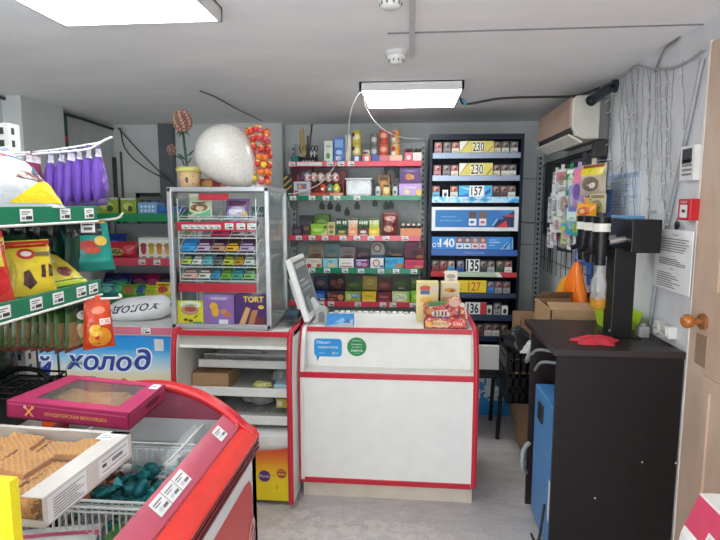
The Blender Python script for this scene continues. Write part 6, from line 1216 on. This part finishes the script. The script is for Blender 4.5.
hbag('snack_bag', 'green and white snack bag between seed bags and red bag', at(80, 320, 1.72).x, 1.72, 1.265, .12, .15, .035, (40, 110, 60), [('r', .2, .55, .9, .9, (40, 46, 44)), ('e', .5, .66, .2, .1, (220, 220, 210)), ('e', .4, .3, .3, .18, (196, 176, 130)), ('r', .0, .02, 1, .1, (90, 190, 80))], rz=62, seed=101)
hbag('snack_bag', 'red and orange snack bag, frontmost below the lower rail', at(98, 320, 1.73).x, 1.73, 1.268, .105, .172, .05, (206, 70, 34), [('e', .5, .25, .36, .2, (226, 150, 40)), ('e', .35, .4, .2, .12, (236, 190, 60)), ('e', .5, .78, .25, .07, (226, 120, 90)), ('r', .5, .5, .9, .62, (236, 226, 210)), ('t', 'XXL', .7, .56, .08, (190, 40, 30))], rz=38, seed=102)
for k in range(3): hbag('snack_bag', 'blackish green bag hanging below seed bags, '+['rearmost', 'middle', 'front'][k]+' of three', -1.50+.035*k, 1.74, 1.15+.015*(k % 2), .15, .16, .04, mat((24, 46, 42), .35), [('e', .5, .5, .3, .2, (40, 66, 60))], seed=110+k)
# bags standing on the shelves
def sbag(label, y, z, w, h, d, c, ops, x=-1.10, rz=78, ry=-20, seed=0, cat='snack bag'):
    m = MB(); pouch_geo(m, w, h, d, c, ops, seed=seed); o = m.build('snack_bag', local=True)
    o.matrix_world = Matrix.Translation((x, y, z)) @ Matrix.Rotation(R(rz), 4, 'Z') @ Matrix.Rotation(R(ry), 4, 'X'); return tag(o, label, cat)
sbag('large white, blue and yellow snack bag leaning on upper shelf', 1.43, UZ+.006, .33, .26, .10, (188, 191, 196), [('p', [(.0, .55), (.0, .95), (.9, .95), (.95, .7), (.5, .75)], (70, 120, 190)), ('e', .62, .76, .14, .07, (190, 60, 50)), ('p', [(.1, .1), (.3, .15), (.5, .7), (.3, .75)], (130, 136, 142)), ('p', [(.4, .04), (.98, .04), (.98, .3), (.7, .2)], (236, 206, 40)), ('p', [(.55, .3), (.8, .22), (.85, .32), (.65, .4)], (110, 70, 60)), ('p', [(.8, .3), (.95, .5), (.9, .55), (.78, .4)], (80, 90, 110)), ('r', .1, .85, .6, .9, (236, 240, 244))], x=-1.09, ry=-48, rz=80, seed=121)
sbag('second white and blue snack bag at left frame edge, upper shelf', 1.22, UZ+.006, .28, .24, .07, (222, 224, 230), [('e', .5, .6, .3, .16, (80, 130, 200)), ('p', [(.2, .04), (.9, .04), (.9, .2)], (230, 150, 90))], x=-1.11, ry=-36, rz=88, seed=122)
sbag('yellow snack bag with dark sausages standing on lower shelf', 1.49, LZ+.004, .128, .165, .045, (222, 196, 50), [('r', .0, .86, 1, .98, (186, 44, 36)), ('e', .38, .74, .2, .1, (190, 50, 40)), ('e', .38, .74, .12, .05, (230, 220, 206)), ('p', [(.2, .2), (.36, .1), (.5, .2), (.36, .45), (.24, .42)], (76, 50, 44)), ('p', [(.6, .3), (.7, .28), (.76, .52), (.66, .52)], (70, 44, 40)), ('p', [(.78, .3), (.9, .3), (.92, .5), (.84, .54)], (70, 44, 40)), ('r', .55, .68, .95, .76, (120, 100, 60))], x=-1.105, ry=-12, rz=62, seed=123)
sbag('red and yellow snack bag at left frame edge, lower shelf', 1.30, LZ+.004, .15, .2, .045, (206, 60, 50), [('r', .0, .5, 1, .9, (222, 200, 60)), ('e', .6, .3, .3, .2, (190, 40, 40))], x=-1.10, ry=-10, rz=72, seed=124)
sbag('dark green snack bag with yellow window leaning on lower shelf', 1.625, LZ+.004, .23, .20, .05, (24, 84, 50), [('p', [(.4, .1), (.95, .1), (.8, .7), (.5, .8)], (216, 196, 60)), ('e', .5, .6, .22, .18, (222, 226, 216)), ('e', .48, .56, .14, .08, (40, 90, 50)), ('e', .66, .24, .12, .1, (120, 50, 50)), ('r', .02, .02, .98, .08, (190, 210, 60))], x=-1.115, ry=-52, rz=78, seed=125)
sbag('plain dark green snack bag behind the windowed one', 1.58, LZ+.004, .16, .18, .04, (28, 72, 46), [('e', .5, .5, .3, .2, (50, 110, 70))], x=-1.22, ry=-20, rz=76, seed=126)
t = thing('wire_basket', 'black wire basket lying under the hanging bags, left', 'basket', (-1.33, 1.72, .94))
m = MB(); x0, x1, y0, y1 = -1.42, -1.24, 1.62, 1.80
for z in (.945, .965, .985): m.tube([(x0, y0, z), (x1, y0, z), (x1, y1, z), (x0, y1, z), (x0, y0, z)], .004, BK, 6)
for k in range(8): m.cyl((x0+(x1-x0)*k/7, y0, .945), (x0+(x1-x0)*k/7, y0, .985), .003, BK, n=5); m.cyl((x1, y0+(y1-y0)*k/7, .945), (x1, y0+(y1-y0)*k/7, .985), .003, BK, n=5); m.cyl((x0+(x1-x0)*k/7, y0, .945), (x0+(x1-x0)*k/7, y1, .945), .003, BK, n=5)
m.build('wire_body', t)
m = MB(); m.tube(beziers([(x0, 1.71, .985), (-1.36, 1.71, 1.02), (-1.28, 1.71, 1.015), (x1, 1.71, .985)]), .009, BK, 8); m.build('handle', t)
# ================================================================== red chest freezer with curved lid, near left
AXC, AZC, AR = -.83, .601, .399
def arc(x, r=AR): return AZC+math.sqrt(max(0, r*r-(x-AXC)**2))
KX0, KX1, KY0, KY1 = -1.165, -.495, .30, 1.65
t = thing('chest_freezer', 'red and white chest freezer with curved glass lid, near left', 'freezer', (-.83, 1.0, 0))
KW = mat((220, 220, 220), .35); KR = mat((206, 36, 44), .25); KO = mat((224, 62, 54), .22); KD = mat((130, 22, 34), .3); KM = mat((200, 92, 112), .3)
m = MB()
for q in ((KX1-.05, KX1, KY0, KY1), (KX0, KX0+.05, KY0, KY1), (KX0, KX1, KY1-.05, KY1), (KX0, KX1, KY0, KY0+.05)): m.box(*q, .06, .80, KW)
m.box(KX0, KX1, KY0, KY1, .06, .40, KW); m.build('body', t, bevel=.004)
m = MB(); m.box(KX1-.06, KX1+.006, KY0, KY1+.006, .785, .84, KD)
for k in range(3): m.box(KX1+.004, KX1+.010, KY0, KY1+.006, .793+k*.015, .801+k*.015, (110, 18, 28))
m.build('rim_band', t)
m = MB(); m.prism([(KX1+.012, .835), (KX1+.012, .845), (KX1-.014, .864), (KX1-.045, .872), (KX1-.045, .835)], KY0, KY1+.008, 'y', KO); m.build('rim_top', t, bevel=.003)
MB().prism([(KX0, .80), (KX0, .862), (KX0+.045, .872), (KX0+.045, .80)], KY0, KY1, 'y', KO).build('rim_top', t)
# far and near end caps
for y0, y1 in ((KY1-.028, KY1+.01), (KY0, KY0+.03)):
    n = 20; pts = [(KX1+.004, .80), (KX1+.004, .858)]+[(KX1-.03-(KX1-.03-KX0-.03)*k/n, arc(KX1-.03-(KX1-.03-KX0-.03)*k/n, AR+.014)) for k in range(n+1)]+[(KX0, .858)]+[(KX0, .80)]
    MB().prism(pts, y0, y1, 'y', KR).build('end_cap', t, bevel=.003)
MB().box(KX0+.05, KX1-.05, KY1-.036, KY1-.029, .40, .90, (196, 196, 196)).build('inner_wall', t)
m = MB(); m.prism([(KX1-.05, .885), (KX0+.05, .885)]+[(x, arc(x, AR-.008)) for x in [KX0+.06+(KX1-KX0-.12)*k/20 for k in range(21)]], KY1-.034, KY1-.0285, 'y', mat((150, 70, 92), .4)); m.build('inner_cap', t)
m = MB(); m.tube([(x, KY1-.03, arc(x, AR+.008)) for x in [KX1-.05-(KX1-KX0-.1)*k/24 for k in range(25)]], .009, (226, 60, 66), 8); m.build('cap_edge', t)
def strip(x0, x1, r, y0, y1, c, name, n=4, th=.006):
    m = MB(); xs = [x0+(x1-x0)*k/n for k in range(n+1)]
    m.prism([(x, arc(x, r)) for x in xs]+[(x, arc(x, r-th)) for x in reversed(xs)], y0, y1, 'y', c); return m.build(name, t)
fs = strip(KX1-.045, KX1-.092, AR+.003, KY0+.03, KY1-.03, KM, 'lid_frame')
for y, s in ((1.51, 1.), (1.235, 1.0), (1.177, 1.0), (1.119, 1.0)):
    x = KX1-.0685; m = MB(); q = MB(); tz = (AXC-x)/math.sqrt(AR*AR-(x-AXC)**2)
    q.T = Matrix.Translation((x, y, arc(x, AR+.0045))) @ Matrix.Rotation(-math.atan(tz) if False else math.atan((x-AXC)/(arc(x)-AZC)), 4, 'Y')
    q.box(-.02, .02, -.027, .027, -.0005, .001, (238, 238, 236)); q.decal(flatmap((.02, -.027, .001), (0, 1, 0), (-1, 0, 0), (0, 0, 1), .054, .04), [('r', .1, .7, .85, .78, (110, 110, 114)), ('r', .1, .55, .6, .62, (130, 130, 134)), ('t', '1Л', .3, .28, .2, (60, 60, 64)), ('r', .5, .18, .9, .36, (110, 110, 116))], .054, .04, .0005); q.build('price_tag', fs)
strip(KX1-.092, KX0+.092, AR, .98, KY1-.03, SHADEG, 'lid_glass', 24, .004); strip(KX1-.092, KX0+.092, AR-.012, KY0+.03, 1.02, SHADEG, 'lid_glass', 24, .004)
strip(KX0+.092, KX0+.045, AR+.003, KY0+.03, KY1-.03, KM, 'lid_frame')
m = MB(); m.cyl((-.655, 1.36, .885), (-.655, 1.61, .885), .004, (214, 214, 212), n=8); m.cyl((-1.0, 1.36, .885), (-1.0, 1.61, .885), .004, (214, 214, 212), n=8); m.build('inner_rail', t)
# side print
m = MB(); sw, sh = KY1-KY0, .70; fl = flatmap((KX1, KY0, .08), (0, 1, 0), (0, 0, 1), (1, 0, 0), sw, sh); RP = mat((196, 52, 52), .3)
m.decal(fl, [('p', [(.1, .02), (.945, .02), (.958, .06), (.962, .84), (.955, .89), (.94, .92), (.91, .93), (.1, .93)], RP)], sw, sh, .0008)
CRM_ = (206, 190, 166); BRN = (120, 76, 56)
m.decal(fl, [('p', [(.62, .02), (.93, .02), (.90, .34), (.84, .66), (.82, .70), (.79, .6), (.70, .3)], CRM_), ('p', [(.70, .02), (.76, .02), (.81, .62), (.80, .64)], BRN), ('p', [(.83, .02), (.86, .02), (.83, .6), (.825, .6)], BRN), ('p', [(.88, .02), (.90, .02), (.86, .4), (.855, .42)], (226, 216, 200)), ('t', 'ее', .915, .62, .13, (226, 180, 176), {'shear': .4, 'rot': .5})], sw, sh, .0016)
m.build('side_print', t)
MB().box(KX1-.05, KX1-.004, KY0+.04, KY1-.03, .02, .06, BLACK).build('base', t)
# baskets
def basket(label, y0, y1):
    b = thing('freezer_basket', label, 'basket', (-.83, (y0+y1)/2, .55)); m = MB(); x0, x1 = KX0+.06, KX1-.065; zt, zb = .825, .58; WR_ = mat((226, 228, 226), .35)
    for z in (zt, zt-.012): m.tube([(x0, y0, z), (x1, y0, z), (x1, y1, z), (x0, y1, z), (x0, y0, z)], .004, WR_, 6)
    n = 30
    for k in range(n+1):
        x = x0+(x1-x0)*k/n
        for y in (y0, y1): m.cyl((x, y, zb), (x, y, zt), .0022, WR_, n=5)
        m.cyl((x, y0, zb), (x, y1, zb), .0022, WR_, n=5)
    m.build('wire_body', b); return b
basket('white wire basket at far end inside red chest freezer', 1.25, 1.59); basket('white wire basket nearer the viewer inside chest freezer', .88, 1.22)
def candy(c, c2):
    m = MB(); m.ball((0, 0, 0), (.024, .016, .014), c, 10, 7, lambda q: 1+.12*noise.noise(q*3)); 
    for s in (-1, 1): m.add([(s*.022, 0, 0), (s*.042, -.016, .004), (s*.044, 0, -.004), (s*.042, .016, .005)], [(0, 1, 2), (0, 2, 3)], c2)
    return m
cds = {}
FT_ = mat((24, 130, 136), .2, .35)
for nme, c, c2 in (('teal foil', FT_, mat((60, 170, 174), .2, .3)), ('brown', mat((96, 60, 50), .3), mat((130, 86, 70), .3)), ('orange', mat((196, 110, 80), .3), mat((214, 140, 110), .3)), ('white', mat((214, 210, 206), .3), (226, 222, 220))): cds[nme] = (candy(c, c2), None)
fc = {}
rr = random.Random(5)
for k in range(120):
    x = rr.uniform(-1.04, -.60); y = rr.uniform(1.285, 1.55); z = .62+.17*(1-((x+.83)/.34)**2*.3)*rr.uniform(.55, 1.)
    teal = x > -.86 or rr.random() < .35
    if x > -.85 and y > 1.36: z += .02
    nme = 'teal foil' if (teal and rr.random() < .8) else rr.choice(['brown', 'brown', 'orange', 'white', 'teal foil'])
    if nme not in fc: o = fc[nme] = cds[nme][0].build('wrapped_candy', local=True)
    else: o = fc[nme].copy(); COL.objects.link(o)
    o.location = (x, y, z); o.rotation_euler = (rr.uniform(-.6, .6), rr.uniform(-.6, .6), rr.uniform(0, 6.28)); s = rr.uniform(1.0, 1.35); o.scale = (s, s, s)
    tag(o, nme+' wrapped candy heaped in far basket of chest freezer', 'candy', nme+' candies in far freezer basket')
def fpack(label, x, y, z, w, h, c, ops, rz, seed):
    m = MB(); pouch_geo(m, w, h, .04, c, ops, seed=seed); o = m.build('frozen_pack', local=True); o.matrix_world = Matrix.Translation((x, y, z)) @ Matrix.Rotation(R(rz), 4, 'Z') @ Matrix.Rotation(R(-72), 4, 'X'); tag(o, label, 'frozen pack')
fpack('white and pink frozen food pack in nearer freezer basket', -.86, 1.04, .70, .24, .2, (214, 214, 210), [('r', .0, .82, 1, .9, (206, 90, 120)), ('e', .5, .4, .3, .2, (150, 160, 150)), ('r', .6, .3, .9, .6, (110, 120, 120))], 14, 131)
fpack('green frozen food pack with yellow arc in nearer freezer basket', -.69, 1.05, .71, .2, .19, (66, 120, 56), [('e', .55, .55, .4, .3, (206, 190, 60)), ('e', .55, .5, .34, .25, (60, 110, 50)), ('e', .6, .4, .16, .12, (196, 90, 90))], -12, 132)
fpack('dull teal frozen pack lying under the others in nearer basket', -.97, 1.12, .66, .2, .16, (50, 90, 96), [('e', .5, .5, .3, .2, (80, 120, 120))], 30, 133)
# ------------------------------------------------------------------ pink cake box on the lid
W, D, HB = .353, .235, .0465; IN = .02
PB = Matrix.Translation((-1.082, 1.311, 1.016)) @ Matrix.Rotation(R(-1.9), 4, 'Z') @ Matrix.Rotation(R(2.9), 4, 'Y') @ Matrix.Rotation(R(-.9), 4, 'X')
t = thing('biscuit_box', 'pink cardboard biscuit box with clear window on freezer lid', 'biscuit box', (0, 0, 0)); t.matrix_world = PB
def taper(mb):                                                     # the box narrows a little towards its back
    mb.v = [Vector((p.x+IN*(p.y/D)*(1-2*p.x/W), p.y, p.z)) for p in mb.v]; return mb
PKB = mat((166, 36, 84), .4, var=.08); PKT = mat((190, 60, 106), .35)
m = MB(); m.box(0, W, 0, .004, 0, HB, PKB); m.box(0, W, D-.004, D, 0, HB, PKB); m.box(0, .004, 0, D, 0, HB, PKB); m.box(W-.004, W, 0, D, 0, HB, PKB); m.box(0, W, 0, D, 0, .004, (70, 44, 34))
G = (240, 176, 84)
m.decal(flatmap((0, 0, 0), (1, 0, 0), (0, 0, 1), (0, -1, 0), W, HB), [('t', 'КОНДИТЕРСКАЯ ВКУСНЯШКА', .57, .42, .25, G, {'sx': .92, 'fat': .006}), ('p', [(.15, .25), (.16, .2), (.225, .75), (.215, .8)], G), ('p', [(.225, .25), (.215, .2), (.15, .75), (.16, .8)], G), ('e', .218, .76, .012, .1, G), ('e', .155, .76, .012, .1, (226, 190, 150))]+[('e', .02+.96*k/44, .88, .005, .04, (220, 130, 160)) for k in range(45)], W, HB)
m.decal(flatmap((W, 0, 0), (0, 1, 0), (0, 0, 1), (1, 0, 0), D, HB), [('e', .62, .55, .2, .2, (90, 14, 40))]+[('e', .02+.96*k/24, .88, .008, .04, (220, 130, 160)) for k in range(25)], D, HB)
taper(m).build('box_body', t, local=True)
m = MB(); e1, e2, e3 = .055, .035, .03
for q in ((0, W, 0, e2), (0, W, D-e3, D), (0, e1, e2, D-e3), (W-e1*.9, W, e2, D-e3)): m.box(*q, HB, HB+.002, PKT)
m.decal(flatmap((0, 0, HB+.002), (1, 0, 0), (0, 1, 0), (0, 0, 1), W, D), [('r', .90, .78, .985, .95, (236, 236, 234)), ('r', .92, .84, .96, .87, (120, 120, 124))], W, D, .0004); taper(m).build('pane_frame', t, local=True)
taper(MB().box(e1-.004, W-e1*.9+.004, e2-.004, D-e3+.004, HB-.001, HB, FILM)).build('window_film', t, local=True)
def waffle_geo(w, d, h, c, c2, n=5):
    m = MB(); m.box(-w/2, w/2, -d/2, d/2, 0, h, c)
    for k in range(-n, n+1):
        for s in (1, -1):
            seg = []
            for tt in (-1, 1):
                pass
            x0 = k*w/n; pts = []
            a = Vector((x0-d/2*s, -d/2)); b = Vector((x0+d/2*s, d/2))
            # clip the ridge to the biscuit's rectangle
            ts = [0., 1.]
            dx = b.x-a.x
            lo, hi = sorted(((-w/2-a.x)/dx, (w/2-a.x)/dx)); lo = max(0, lo); hi = min(1, hi)
            if hi-lo > .02: p = a+(b-a)*lo; q = a+(b-a)*hi; m.cyl((p.x, p.y, h), (q.x, q.y, h), .0024, c2, n=5)
    return m
WAF = mat((196, 132, 66), .6, var=.18, scale=25); WAF2 = mat((222, 164, 92), .6); BIS = mat((176, 118, 56), .6, var=.2, scale=25)
base = PB
first = None
for k, (x, y, z, rz_, ry) in enumerate(((.09, .06, .006, 4, 6), (.18, .065, .008, -3, -4), (.275, .06, .006, 2, 5), (.10, .15, .01, -5, 6), (.19, .155, .013, 3, -5), (.27, .15, .01, -2, 4), (.22, .11, .018, 8, 3))):
    if first is None:
        q = MB(); q.grid(lambda u, v: Vector(((u-.5)*.1, (v-.5)*.085, .008+.005*math.sin(PI*u)*math.sin(PI*v)+.0012*math.sin(v*26))), 12, 16, BIS); q.box(-.05, .05, -.0425, .0425, 0, .008, BIS); first = q.build('biscuit', local=True); o = first
    else: o = first.copy(); COL.objects.link(o)
    o.matrix_world = base @ Matrix.Translation((x, y, z)) @ Matrix.Rotation(R(rz_), 4, 'Z') @ Matrix.Rotation(R(ry), 4, 'Y'); tag(o, 'golden brown biscuit lying inside the pink windowed box', 'biscuit', 'biscuits in the pink box')
# ------------------------------------------------------------------ wafer tray under film, nearest
WZ0, WZ1 = 1.004, 1.062
fr_ = atz(131, 433, WZ1); nr = atz(43, 499, WZ1); d_ = (fr_-nr); WD = d_.length; ang2 = math.atan2(d_.y, d_.x)-PI/2; WW = .42; HB = WZ1-WZ0
t = thing('wafer_box', 'white cardboard tray of square wafers under clear film', 'wafer box', (nr.x, nr.y, WZ0), rz=ang2)
WC = mat((206, 196, 190), .6, bump=.1)
LB = (226, 226, 224)
m = MB(); m.box(-.004, 0, 0, WD, 0, HB, WC); m.box(-WW, 0, WD-.004, WD, 0, HB, WC); m.box(-WW, -WW+.004, 0, WD, 0, HB, WC); m.box(-WW, 0, 0, WD, 0, .004, WC); m.box(-WW, 0, 0, .004, 0, .014, WC)
m.decal(flatmap((0, 0, 0), (0, 1, 0), (0, 0, 1), (1, 0, 0), WD, HB), [('r', .03, .08, .42, .92, LB), ('r', .56, .2, .95, .9, LB), ('r', .60, .72, .92, .75, (60, 60, 64)), ('r', .6, .32, .92, .35, (60, 60, 64)), ('r', .6, .5, .65, .62, (40, 40, 44)), ('r', .72, .48, .86, .62, (120, 120, 124))]+[('r', .07, .18+.1*k, .38-.04*(k % 3), .21+.1*k, (120, 116, 116)) for k in range(7)], WD, HB, .0008); m.build('tray', t, local=True, bevel=.001)
m = MB(); m.box(-.045, .0, 0, WD, HB, HB+.0015, (216, 210, 204)); m.box(-WW, 0, WD-.012, WD, HB, HB+.0015, (216, 210, 204)); m.decal(flatmap((-.045, 0, HB+.0015), (1, 0, 0), (0, 1, 0), (0, 0, 1), .045, WD), [('r', -.35, .84, .5, .95, (236, 238, 240)), ('r', -.2, .87, .4, .88, (110, 120, 130)), ('r', -.2, .9, .3, .91, (110, 120, 130))], .045, WD, .0006); m.build('rim', t, local=True)
m = MB(); m.grid(lambda u, v: Vector((-WW+(WW-.045)*u, WD*v, HB+.001+.003*noise.noise(Vector((u*6, v*6, 1))))), 24, 20, FILM); m.grid(lambda u, v: Vector((-WW+WW*u, -.001+.002*noise.noise(Vector((u*8, v*3, 5))), .002+HB*v)), 24, 6, FILM); m.build('film', t, local=True)
base = Matrix.Translation((nr.x, nr.y, WZ0)) @ Matrix.Rotation(ang2, 4, 'Z'); first = None
k = 0
for row_ in range(3):
    for c_ in range(5):
        for lv in range(2):
            x = -.065-.078*c_; y = .05+.088*row_; z = .006+.017*lv; 
            if first is None: first = waffle_geo(.072, .08, .012, WAF, WAF2).build('wafer', local=True); o = first
            else: o = first.copy(); COL.objects.link(o)
            o.matrix_world = base @ Matrix.Translation((x, y, z)) @ Matrix.Rotation(R([3, -5, 4, -2, 6][(c_+row_+lv) % 5]), 4, 'Z') @ Matrix.Rotation(R([2, -3, 4][(c_+row_) % 3]*lv), 4, 'Y')
            tag(o, 'square lattice wafer lying in the film covered white tray', 'wafer', 'wafers in the film tray'); k += 1
for row_, c_, tl in ((1, 1, 32), (1, 2, -20), (2, 0, -26), (2, 2, 26), (0, 3, 14)):
    o = first.copy(); COL.objects.link(o); o.matrix_world = base @ Matrix.Translation((-.075-.078*c_, .055+.08*row_, .0405)) @ Matrix.Rotation(R(10*c_-12), 4, 'Z') @ Matrix.Rotation(R(tl*.3), 4, 'Y'); tag(o, 'square lattice wafer lying in the film covered white tray', 'wafer', 'wafers in the film tray')
p = at(11, 481, .735)
t_ = carton('snack_carton', 'bright yellow carton at the lower left corner of photo', 'carton', p.x-.06, .735, .99, .12, p.z-.99, .018, (232, 214, 30), [('r', .5, .0, .98, .12, (206, 110, 40)), ('e', .9, .35, .1, .06, (220, 110, 40))], rz=R(-4))
# ------------------------------------------------------------------ view settings
SC.view_settings.view_transform = 'Standard'; SC.view_settings.look = 'None'; SC.view_settings.gamma = 1.0; SC.view_settings.use_curve_mapping = False
SC.view_settings.exposure = 0.12
w_ = bpy.data.worlds.new('world'); SC.world = w_; w_.use_nodes = True; w_.node_tree.nodes['Background'].inputs[1].default_value = .0
SC.cycles.max_bounces = 12; SC.cycles.transparent_max_bounces = 24; SC.cycles.diffuse_bounces = 6
for l, gs in LABELS.items():
    if len(gs) > 1 and (None in gs or len(set(gs)) > 1): print('DUPLICATE LABEL', l, len(gs))
    if not 4 <= len(l.split()) <= 16: print('LABEL LENGTH', len(l.split()), l)
